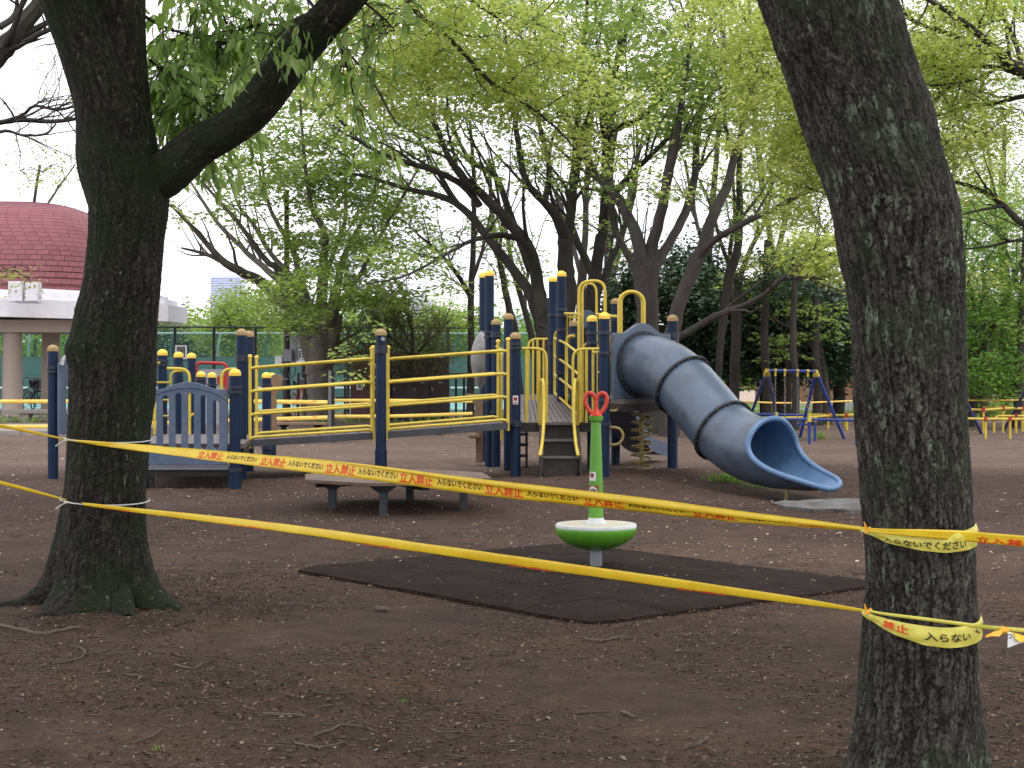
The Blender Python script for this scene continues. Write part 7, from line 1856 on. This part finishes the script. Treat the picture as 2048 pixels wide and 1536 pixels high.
# bare tree and limb at the far left
t = T_('bare_tree', 'neighbouring tree left outside the frame whose thick grey limb crosses the top left corner', -260, 13)
grow(t, 13, [(tl, [(-290, 1035, 90), (-280, 800, 74), (-240, 500, 66), (-180, 330, 58), (-110, 230, 50)]),
 ('b', [(-120, 240, 48), (-50, 165, 46), (0, 105, 44), (45, 55, 38), (85, -5, 32), (130, -90, 26), (180, -220, 18)]),
 ('b', [(40, 90, 12), (75, 70, 12, -.2), (109, 55, 10, -.3), (160, 40, 7, -.5), (220, 10, 4, -.7)]),
 ('b', [(0, 55, 14, .3), (30, 30, 13, .4), (60, -20, 10, .5), (100, -120, 6, .8)]),
 ('b', [(-120, 300, 20), (-60, 260, 14, .5), (0, 245, 11, .7), (50, 240, 10, .8), (103, 243, 9, .9), (160, 236, 7, 1), (230, 215, 4, 1.2)]),
 ('b', [(0, 246, 9, .7), (44, 230, 7, .6), (70, 212, 6, .5), (113, 219, 6, .4), (160, 210, 5, .3), (220, 190, 3, .2)]),
 ('b', [(60, 216, 4, .6), (78, 205, 3.5, .6), (92, 196, 2.5, .6)]),
 ('b', [(-40, 275, 9), (10, 262, 7, .3), (45, 270, 5, .4), (90, 268, 5, .5), (112, 248, 4, .6)])],
 [(30, 560, 50, 36, .5, .5, 12), (60, 330, 90, 60, .6, 1, 14), (-100, -100, 200, 140, 0, 1.5, 40)], MAT['bark_far'], MAT['leaf_lime'], 140, L=0.04, rs=0.14, nleaf=16, kids=9, kid_len=(.3, .9), twig_r=0.0035, side_leaves=0.1)
t = T_('background_tree', 'pale thinly leaved tree in the haze behind the left edge', 60, 62)
grow(t, 62, [(tl, [(20, 800, 16), (30, 600, 12), (60, 450, 8), (80, 330, 5)]), ('b', [(40, 500, 6), (100, 400, 4), (150, 330, 2.5)])], [(90, 340, 90, 50, 0, 2.5, 60), (60, 210, 90, 50, 0, 2.5, 30), (130, 400, 60, 30, 0, 2, 20)], MAT['bark_far'], MAT['leaf_fresh'], 150, L=0.09, rs=0.5, nleaf=16, twig_r=.008)

# overhanging yellow-green branch across the top centre, from a tree standing behind the mossy one
t = T_('zelkova_tree', 'tree behind the mossy trunk whose long dark bough hangs over the top centre', 235, 13)
grow(t, 12.5, [(tl, [(222, 1035, 60), (226, 700, 52), (236, 400, 50), (250, 100, 46), (300, -150, 40), (420, -300, 32)]),
 ('b', [(300, -160, 28), (500, -230, 22), (680, -150, 18), (770, -60, 14), (820, 5, 12), (843, 34, 11), (881, 62, 10), (916, 94, 9.5), (954, 138, 9), (993, 173, 8), (1034, 196, 7), (1098, 243, 5.5), (1136, 281, 4), (1150, 300, 3)]),
 ('b', [(881, 58, 5), (912, 47, 5, .2), (944, 60, 4.5, .4), (975, 88, 4, .5), (1000, 115, 3, .6), (1021, 145, 2.5, .6)]),
 ('b', [(640, -150, 10), (640, 20, 7, -.3), (662, 50, 6, -.4), (685, 91, 5.5, -.5), (741, 158, 5, -.6), (782, 229, 4, -.7), (799, 254, 3, -.7)]),
 ('b', [(845, 42, 4.5), (800, 30, 4, -.3), (740, 28, 3, -.6), (680, 35, 2.5, -.8)]),
 ('b', [(770, -60, 9), (900, -20, 8, .4), (957, 12, 6, .5), (1000, 40, 5, .6), (1060, 90, 4, .7), (1100, 120, 3, .8)]),
 ('b', [(1098, 243, 3.5), (1120, 232, 3), (1170, 240, 2.5, .2), (1240, 262, 2, .3)])],
 [(960, 70, 210, 100, .3, 1, 170), (820, 60, 170, 90, 0, 1, 100), (1100, 160, 130, 80, .5, .8, 90), (900, 190, 160, 70, .2, .8, 74), (740, 170, 120, 70, 0, .7, 46), (1150, 290, 70, 40, .3, .5, 26), (980, -150, 320, 110, 0, 1.5, 110)], MAT['bark_dark'], MAT['leaf_lime'], 160, L=0.048, rs=0.17, nleaf=30, kids=8, kid_len=(.3, .8), twig_r=0.003)
# yellow-green bough high on the right, left of the leaning trunk
t = T_('zelkova_tree', 'lime green tree behind the leaning trunk, its leaves filling the upper right', 1800, 18)
grow(t, 18, [(tl, [(1815, 970, 60), (1812, 800, 50), (1800, 600, 46), (1790, 400, 42), (1770, 200, 36), (1750, 0, 28), (1740, -200, 18)]),
 ('b', [(1790, 420, 20), (1720, 330, 14), (1660, 260, 10), (1600, 200, 7), (1540, 150, 4)]), ('b', [(1775, 250, 18), (1700, 130, 12), (1630, 60, 9), (1560, 10, 6), (1480, -20, 4)]),
 ('b', [(1780, 300, 14), (1850, 220, 10), (1920, 150, 7), (1980, 60, 4)]), ('b', [(1795, 480, 12), (1730, 420, 8), (1660, 390, 6), (1590, 370, 3)])],
 [(1560, 150, 110, 150, 0, 1.6, 260), (1480, 40, 120, 90, 0, 1.5, 90), (1620, 300, 60, 90, 0, 1, 100), (1900, 120, 90, 120, .5, 1.2, 110), (1600, 420, 60, 40, 0, .8, 24), (1700, -200, 300, 150, 0, 2, 90)], MAT['bark_far'], MAT['leaf_lime'], 170, L=0.064, rs=0.24, nleaf=34, kids=6, kid_len=(.4, 1.2), twig_r=0.004)

# ------------------------------------------------------------------ long hanging leaves of the mossy tree
rng = np.random.default_rng(200)
org = origin_of(left_tree)
tw_paths = [[(590, 100, .1), (575, 60, .3), (530, 48, .5), (470, 62, .6), (410, 85, .7), (345, 132, .75)],
            [(288, 32, .1), (330, 55, .3), (385, 72, .5), (420, 82, .6), (470, 86, .7), (540, 88, .8)],
            [(480, 200, .1), (460, 192, .3), (420, 198, .35), (380, 208, .4), (330, 216, .35)],
            [(640, 30, .1), (600, -20, .3), (560, -50, .5), (500, -55, .7), (430, -40, .8)],
            [(300, -40, .2), (360, -20, .4), (420, 10, .6), (450, 40, .7), (460, 120, .8)],
            [(640, 40, .1), (672, 70, .25), (690, 120, .3), (705, 180, .3), (712, 210, .3)],
            [(640, 45, -.1), (610, 30, -.3), (575, 55, -.35), (545, 85, -.35), (520, 130, -.3)],
            [(440, 240, .15), (400, 225, .3), (360, 235, .35), (335, 262, .35)],
            [(700, -20, 0), (760, 30, -.2), (790, 60, -.3)],
            [(300, 120, .1), (330, 150, .25), (350, 200, .3)]]
tp = []; tr = []; lf = []
for path in tw_paths:
    P = np.array([tuple(W(px, py, YL + d)) for px, py, d in path]); P = np.array(smooth_path([tuple(p) for p in P], 6))
    Q = np.stack([np.interp(np.linspace(0, len(P) - 1, 19), np.arange(len(P)), P[:, k]) for k in range(3)], 1)
    tp.append(Q); tr.append(np.linspace(0.010, 0.003, 19))
    for i in range(3, 19):
        for s in range(1 if path[0][0] in (640, 700) else 3):
            d = unit(rng.normal(0, 1, 3) + np.array([0, 0, -0.35])); ln = rng.uniform(0.10, 0.42)
            q = Q[i] + np.linspace(0, 1, 19)[:, None] * d * ln + np.array([0, 0, -1]) * (np.linspace(0, 1, 19)[:, None] ** 2) * 0.10 + rng.normal(0, .004, (19, 3))
            tp.append(q); tr.append(np.linspace(0.0035, 0.0015, 19))
            for j in rng.choice(np.arange(5, 19), 5, replace=False): lf.append((q[j], d))
            lf.append((q[18], d)); lf.append((q[18], d))
Vt, Ft = tubes_np(np.array(tp), np.array(tr), 5)
put('twigs', indexed_mesh('twigs', Vt, Ft, MAT['bark_dark'], org), left_tree, org, kind='stuff')
n = len(lf); B = np.array([a for a, _ in lf]); D = np.array([b for _, b in lf])
ax = unit(D * 0.55 + rng.normal(0, 0.35, (n, 3)) + np.array([0, 0, -0.95])); nr = unit(rng.normal(0, 1, (n, 3)) + np.array([0, -0.6, 0.5]))
L = rng.uniform(0.06, 0.115, n); Wd = L * rng.uniform(0.26, 0.36, n)
def long_leaves(B, ax, nr, L, Wd):
    """lance shaped leaf, four quads: folded along the midrib and curved"""
    side = unit(np.cross(ax, nr)); n2 = np.cross(side, ax)
    def P(t, s, b): return B + ax * (L * t)[:, None] + side * (Wd * s)[:, None] + n2 * (L * b)[:, None]
    z = 0 * L
    c0, c1, c2, c3 = P(0, 0, 0), P(.35, 0, .03), P(.7, 0, .0), P(1.0, 0, -.08)
    l1, l2 = P(.32, -.5, .07), P(.68, -.36, .05); r1, r2 = P(.32, .5, .07), P(.68, .36, .05)
    return [np.stack([c0, l1, c1, r1], 1), np.stack([c1, l1, l2, c2], 1), np.stack([c1, c2, r2, r1], 1), np.stack([c2, l2, c3, r2], 1)]
_px = B[:, 0] / B[:, 1] * FPX + CX
ok = (_px > 300) | (B[:, 1] > 8.5) | (B[:, 2] > 3.3)
ok &= ~((_px < 290) & (B[:, 1] < 9.6))
B, D, ax, nr, L, Wd = B[ok], D[ok], ax[ok], nr[ok], L[ok], Wd[ok]; n = len(B)
LQ = long_leaves(B, ax, nr, L, Wd); rnd = rng.uniform(0, 1, n)
pxl = B[:, 0] / B[:, 1] * FPX + CX; pyl = HY - (B[:, 2] - CAM_H) / B[:, 1] * FPX
vis = (pxl > 295) & (pxl < 830) & (pyl > -40) & (pyl < 320)
score = np.where(vis, L / B[:, 1], -1); big = np.argsort(-score)[:300]
lib = []
for k in range(24):   # shared leaf shapes
    q = long_leaves(np.zeros((1, 3)), np.array([[0, 0, 1.0]]), np.array([[0, -1.0, 0]]), np.array([1.0]), np.array([rng.uniform(.26, .36)]))
    me = quads_mesh('leaf', np.concatenate(q), MAT['leaf_near'], np.full(4, rng.uniform()), smooth=False); lib.append(me)
side = unit(np.cross(ax, nr)); n2 = np.cross(side, ax)
for i in big:
    m = Matrix((tuple(side[i]), tuple(-n2[i]), tuple(ax[i]))).transposed()
    put('leaf', lib[i % 24], left_tree, B[i], rot=m.to_euler(), scale=(L[i],) * 3)
rest = np.ones(n, bool); rest[big] = False
put('crown', quads_mesh('crown', np.concatenate([q[rest] for q in LQ]), MAT['leaf_near'], np.tile(rnd[rest], 4), org), left_tree, org, kind='stuff')
# crowns of the two near trees above the frame
def high_crown(parent, cx, cy, z0, z1, rx, ry, n, L, mat, seed, stems):
    rng = np.random.default_rng(seed); o = origin_of(parent)
    u = unit(rng.normal(size=(n, 3))) * (rng.uniform(0.02, 1, (n, 1)) ** (1 / 3))
    S = np.stack([cx + u[:, 0] * rx, cy + u[:, 1] * ry, (z0 + z1) / 2 + u[:, 2] * (z1 - z0) / 2], 1)
    S = S[(S[:, 2] > CAM_H + 0.245 * np.maximum(S[:, 1], 0) + 0.1)]
    Q, r = spray_leaves(S, rng, 30, 0.45, L, 0.3); put('crown', quads_mesh('crown', Q, mat, r, o), parent, o, kind='stuff')
    st = np.array(stems); d = ((S[:, None, :] - st[None]) ** 2).sum(2).argmin(1)
    t = np.linspace(0, 1, 7)[None, :, None]; A = st[d][:, None, :]; C = A * (1 - t) + S[:, None, :] * t + np.array([0, 0, .25]) * np.sin(t * np.pi)
    V, F = tubes_np(C, np.tile(np.linspace(.012, .004, 7), (len(S), 1)), 4); put('twigs', indexed_mesh('twigs', V, F, MAT['bark_dark'], o), parent, o, kind='stuff')
high_crown(left_tree, -1.4, 7.2, 3.1, 8.0, 4.6, 4.6, 560, 0.12, MAT['leaf_near'], 301, [tuple(W(-160, -800, YL)), tuple(W(300, -900, YL)), tuple(W(1050, -560, YL)), tuple(W(900, -300, YL))])
mb = MB()
tops = [W(1330, -1000, YR)]
for q in ((-0.7, 3.6, 4.6), (0.3, 5.6, 5.0), (1.2, 4.0, 5.4), (1.6, 5.8, 4.8)):
    mb2 = MB(); mb2.tube([tuple(p) for p in smooth_path([tuple(W(1340, -960, YR)), ((q[0] + tops[0].x) / 2, (q[1] + YR) / 2, 4.1), q], 6)], list(np.linspace(0.13, 0.04, 13)), 12); mb2.build('branch', MAT['bark_far'], right_tree); tops.append(Vector(q))
high_crown(right_tree, 0.8, 4.2, 2.9, 7.0, 3.8, 4.0, 480, 0.11, MAT['leaf_near'], 302, [tuple(p) for p in tops])

# ------------------------------------------------------------------ litter on the ground
MAT['twig'] = M('dry_twig', (0.11, 0.08, 0.062), (0.21, 0.165, 0.135), 0.85, scale=9)
MAT['litter'] = leaf_mat('dry_litter', (0.05, 0.03, 0.022), (0.17, 0.115, 0.085), 0.1, (0.32, 0.255, 0.205))
MAT['petal'] = leaf_mat('pale_bud_scale', (0.22, 0.17, 0.13), (0.4, 0.33, 0.26), 0.15, (0.62, 0.55, 0.45))
MAT['stone'] = M('pebble', (0.16, 0.14, 0.13), (0.32, 0.29, 0.27), 0.8, scale=3)
rng = np.random.default_rng(400)
def in_view(n, y0, y1, pw=1.0, k=0.36):
    y = y0 + (y1 - y0) * rng.uniform(0, 1, n) ** pw
    return rng.uniform(-1, 1, n) * (k * y + 0.3), y
def over_mat(x, y, pad=0.0):
    dx, dy = x - cF.x, y - cF.y; det = e1.x * e2.y - e1.y * e2.x
    u = (dx * e2.y - dy * e2.x) / det; v = (e1.x * dy - e1.y * dx) / det
    return (u > -pad) & (u < 1 + pad) & (v > -pad) & (v < 1 + pad)
def surf(x, y): return np.where(over_mat(x, y), 0.034, ground_h(x, y) + 0.009 * fbm(np.stack([x * 4, y * 4, np.full_like(x, 3.3)], 1), 4))
def patchy(x, y, thr, sc=0.9, z=1.0): return perlin(np.stack([x * sc, y * sc, np.full_like(x, z)], 1)) + rng.normal(0, .18, len(x)) > thr
def flakes(n, y0, y1, smin, smax, mat, name, thr=None, pw=1.0, asp=0.5, label=None, matprob=0.06):
    x, y = in_view(n, y0, y1, pw)
    keep = ~over_mat(x, y) | (rng.uniform(0, 1, n) < matprob)
    if thr is not None: keep &= patchy(x, y, thr)
    x, y = x[keep], y[keep]; m = len(x)
    C = np.stack([x, y, surf(x, y) + 0.003], 1); a = rng.uniform(0, 2 * np.pi, m)
    ax = unit(np.stack([np.cos(a), np.sin(a), rng.normal(0, .25, m)], 1)); nr = unit(np.stack([rng.normal(0, .35, m), rng.normal(0, .35, m), np.ones(m)], 1))
    L = rng.uniform(smin, smax, m) * rng.uniform(.5, 1, m)
    Q = leaf_quads(C, ax, nr, L, L * asp * rng.uniform(.5, 1.3, m))
    o = put(name, quads_mesh(name, Q, mat, rng.uniform(0, 1, m) ** 1.6), kind='stuff'); o['label'] = label; o['category'] = 'litter'
flakes(62000, 2.6, 9.5, 0.009, 0.032, MAT['litter'], 'leaf_litter', -0.12, 1.1, label='fine dry brown leaf litter and bark crumbs over the near dirt')
flakes(24000, 7.5, 17, 0.012, 0.036, MAT['litter'], 'leaf_litter', 0.05, 1.0, label='scattered dry litter round the rubber mat and table', matprob=0.05)
flakes(11000, 9, 36, 0.018, 0.046, MAT['petal'], 'bud_scales', -0.5, 0.9, asp=0.6, label='pale fallen bud scales sprinkled over the trodden soil')
flakes(1500, 2.8, 11, 0.008, 0.02, MAT['petal'], 'bud_scales', None, 1.0, asp=0.7, label='a few pale specks on the near dirt', matprob=0.25)
def twig_mesh(n, y0, y1, l0, l1, r0, r1, thr=None):
    x, y = in_view(n, y0, y1); keep = ~over_mat(x, y, 0.05)
    if thr is not None: keep &= patchy(x, y, thr)
    x, y = x[keep], y[keep]; m = len(x); K = 5
    a = rng.uniform(0, 2 * np.pi, m); a = np.where(rng.uniform(0, 1, m) < .5, rng.normal(0, .5, m), a)
    L = l0 + (l1 - l0) * rng.uniform(0, 1, m) ** 2.5; t = np.linspace(-.5, .5, K)
    bend = rng.normal(0, .5, m)
    px = x[:, None] + L[:, None] * (np.cos(a)[:, None] * t - np.sin(a)[:, None] * bend[:, None] * t ** 2) + rng.normal(0, .03, (m, K)) * L[:, None]
    py = y[:, None] + L[:, None] * (np.sin(a)[:, None] * t + np.cos(a)[:, None] * bend[:, None] * t ** 2) + rng.normal(0, .03, (m, K)) * L[:, None]
    z = surf(px.ravel(), py.ravel()).reshape(m, K) + 0.003
    r = np.linspace(1, .5, K)[None] * rng.uniform(r0, r1, m)[:, None]
    return tubes_np(np.stack([px, py, z], -1), r, 4)
for args, lab in (((5600, 2.6, 9.0, .012, .11, .001, .0030, -0.2), 'thin broken twigs scattered over the near dirt'), ((1500, 8.5, 17, .03, .22, .0015, .0035, -0.1), 'thin twigs scattered further back on the dirt')):
    V, F = twig_mesh(*args); o = put('twig_litter', indexed_mesh('twig_litter', V, F, MAT['twig']), kind='stuff'); o['label'] = lab; o['category'] = 'litter'
# pebbles
x, y = in_view(1500, 2.7, 13, .9); m = len(x); s = 0.003 + 0.009 * rng.uniform(0, 1, m) ** 3
oct_v = np.array([(1, 0, 0), (0, 1, 0), (-1, 0, 0), (0, -1, 0), (.6, .6, .5), (-.6, .6, .5), (-.6, -.6, .45), (.6, -.6, .5), (0, 0, .8)]) * (1, .8, .6)
V = (np.stack([x, y, surf(x, y)], 1)[:, None] + oct_v[None] * s[:, None, None] * rng.uniform(.75, 1.25, (m, 9, 1)))
tri = np.array([(0, 1, 4, 4), (1, 2, 5, 5), (2, 3, 6, 6), (3, 0, 7, 7), (4, 1, 5, 8), (5, 2, 6, 8), (6, 3, 7, 8), (7, 0, 4, 8)])
mb = MB()
me = bpy.data.meshes.new('pebbles'); vv = V.reshape(-1, 3).tolist(); ff = []
for i in range(m):
    for q in tri: ff.append(tuple(int(k) + 9 * i for k in (q[:3] if q[2] == q[3] else q)))
me.from_pydata(vv, [], ff); me.materials.append(MAT['stone']); o = put('pebbles', me, kind='stuff'); o['label'] = 'small grey pebbles in the dirt'; o['category'] = 'pebbles'
# larger sticks one can pick out
for k, (pts, w, lab) in enumerate([
 ([(105, 1337), (135, 1335), (160, 1325), (170, 1310), (160, 1300), (140, 1295)], 5, 'curved grey stick lying left below the roots of the mossy tree'),
 ([(212, 1319), (250, 1314), (318, 1309)], 4, 'straight thin stick just below the mossy tree roots'),
 ([(350, 1333), (385, 1342), (408, 1328)], 5, 'short bent stick right below the mossy tree'),
 ([(265, 1498), (300, 1488), (325, 1468)], 5, 'thin curved stick near the bottom left of the dirt'),
 ([(530, 1437), (580, 1439), (610, 1441)], 6, 'short straight stick in the litter left of the bottom centre'),
 ([(628, 1479), (660, 1470), (685, 1458), (720, 1462), (755, 1470)], 6, 'branched grey stick near the bottom centre left'),
 ([(590, 1496), (640, 1503), (690, 1492)], 5, 'long thin stick below the branched grey one'),
 ([(1150, 1426), (1190, 1423), (1222, 1422)], 6, 'straight brown stick right of the bottom centre'),
 ([(1243, 1422), (1255, 1434), (1270, 1442)], 7, 'short thick stick beside the straight brown one'),
 ([(1370, 1507), (1400, 1498), (1412, 1490)], 9, 'thick short broken stick at the bottom right centre'),
 ([(1168, 1280), (1200, 1283), (1245, 1277), (1300, 1281)], 6, 'long pale twig just in front of the mat corner'),
 ([(0, 1262), (40, 1268), (90, 1275), (140, 1265), (160, 1262)], 8, 'long root like stick left below the mossy trunk'),
 ([(752, 1219), (780, 1222)], 12, 'small chunk of bark in front of the mat left edge'),
 ([(558, 1216), (600, 1212), (660, 1217)], 5, 'thin stick left of the rubber mat')]):
    P = []
    for px, py in pts:
        g = Gd(px, py); g.z = float(surf(np.array([g.x]), np.array([g.y]))[0]) + 0.004; P.append(tuple(g))
    P = smooth_path(P, 6); r = w / 2 / FPX * P[0][1]; P = [p + np.array([0, 0, 0.002]) + rng.normal(0, r * .35, 3) * (1, 1, .4) for p in P]
    t = thing('fallen_stick', lab, 'stick', tuple(P[0])); mb = MB(); mb.tube([tuple(p) for p in P], list(np.linspace(r, r * .6, len(P))), 7); mb.build('stem', MAT['twig'], t)
    if k in (5, 0, 10):
        q = P[len(P) // 2]; mb = MB(); mb.tube([tuple(q), tuple(q + np.array([.03, .05, .004])), tuple(q + np.array([.08, .07, .003]))], [r * .6, r * .5, r * .3], 6); mb.build('side_twig', MAT['twig'], t)
# tufts of grass
def tuft(px, py, n, h, sp, label, mat='leaf_mid', seed=0):
    g = Gd(px, py); rg = np.random.default_rng(500 + seed)
    bx = g.x + rg.normal(0, sp, n); by = g.y + rg.normal(0, sp * .6, n); C = np.stack([bx, by, ground_h(bx, by) - .004], 1)
    ax = unit(np.stack([rg.normal(0, .4, n), rg.normal(0, .4, n), np.ones(n)], 1)); nr = unit(np.stack([rg.normal(0, 1, n), rg.normal(0, 1, n), rg.normal(0, .2, n)], 1)); L = h * rg.uniform(.4, 1.2, n)
    o = put('grass_tuft', quads_mesh('grass_tuft', leaf_quads(C, ax, nr, L, L * .09 + .002), MAT[mat], rg.uniform(0, 1, n), tuple(g)), None, g, kind='stuff'); o['label'] = label; o['category'] = 'grass'
tuft(1462, 968, 420, 0.09, 0.11, 'small tuft of green grass under the tube slide', seed=1)
tuft(1525, 972, 160, 0.06, 0.10, 'thin grass beside the tube slide support', seed=2)
tuft(318, 1510, 9, 0.03, 0.012, 'tiny green seedling in the near dirt', 'leaf_fresh', 3)
tuft(808, 1404, 16, 0.02, 0.02, 'small dark weed in the near dirt', 'leaf_mid', 4)
tuft(80, 864, 500, 0.10, 0.5, 'grass edging the pale path by the pavilion', 'leaf_fresh', 5)
tuft(1640, 878, 120, 0.14, 0.06, 'weed growing at a foot of the swing guard rail', 'leaf_fresh', 6)
rg = np.random.default_rng(600)
for name, x0, x1, y0, y1, n, h, lab, mat in (('lawn_grass', 5.5, 30, 38.2, 50, 16000, .12, 'grass blades of the far lawn', 'leaf_fresh'), ('verge_grass', -12, 5, 34.5, 42.5, 5000, .13, 'rough green undergrowth along the court railing', 'leaf_mid')):
    bx = rg.uniform(x0, x1, n); by = rg.uniform(y0, y1, n)
    if name == 'verge_grass':
        k_ = perlin(np.stack([bx * .5, by * .5, 0 * bx], 1)) > 0.05; bx, by = bx[k_], by[k_]; n = len(bx)
    C = np.stack([bx, by, np.full(n, .03)], 1); ax = unit(np.stack([rg.normal(0, .35, n), rg.normal(0, .35, n), np.ones(n)], 1)); nr = unit(np.stack([rg.normal(0, 1, n), rg.normal(0, 1, n), 0 * bx], 1)); L = h * rg.uniform(.4, 1.3, n)
    o = put(name, quads_mesh(name, leaf_quads(C, ax, nr, L, L * .2), MAT[mat], rg.uniform(0, 1, n)), kind='stuff'); o['label'] = lab; o['category'] = 'grass'
# hedge at the far right
hd = thing('low_hedge', 'low clipped bright green hedge behind the yellow rails on the right', 'hedge', (PX(2010, 37), 37, 0))
S = np.stack([rg.uniform(PX(1975, 37), PX(2200, 37), 160), rg.uniform(36.6, 37.4, 160), rg.uniform(.05, PZ(806, 37), 160)], 1)
Q, r_ = spray_leaves(S, rg, 50, .16, .06, .8); put('foliage', quads_mesh('foliage', Q, MAT['leaf_fresh'], r_, origin_of(hd)), hd, origin_of(hd), kind='stuff')
# worn slab in front of the slide mouth
sl = [Gd(px, py) for px, py in ((1543, 1009), (1568, 1004), (1590, 1005), (1640, 1001), (1700, 1000), (1760, 1002), (1790, 1010), (1760, 1020), (1700, 1024), (1668, 1021), (1630, 1023), (1600, 1018), (1570, 1016))]
mb = MB(); mb.prism([(p.x, p.y) for p in sl], -0.05, 0.016); o = mb.build('landing_pad', MAT['slab'], None, smooth=False, org=(sl[0].x, sl[0].y, 0)); props(o, 'worn flat grey pad on the dirt in front of the blue slide mouth', 'pad')
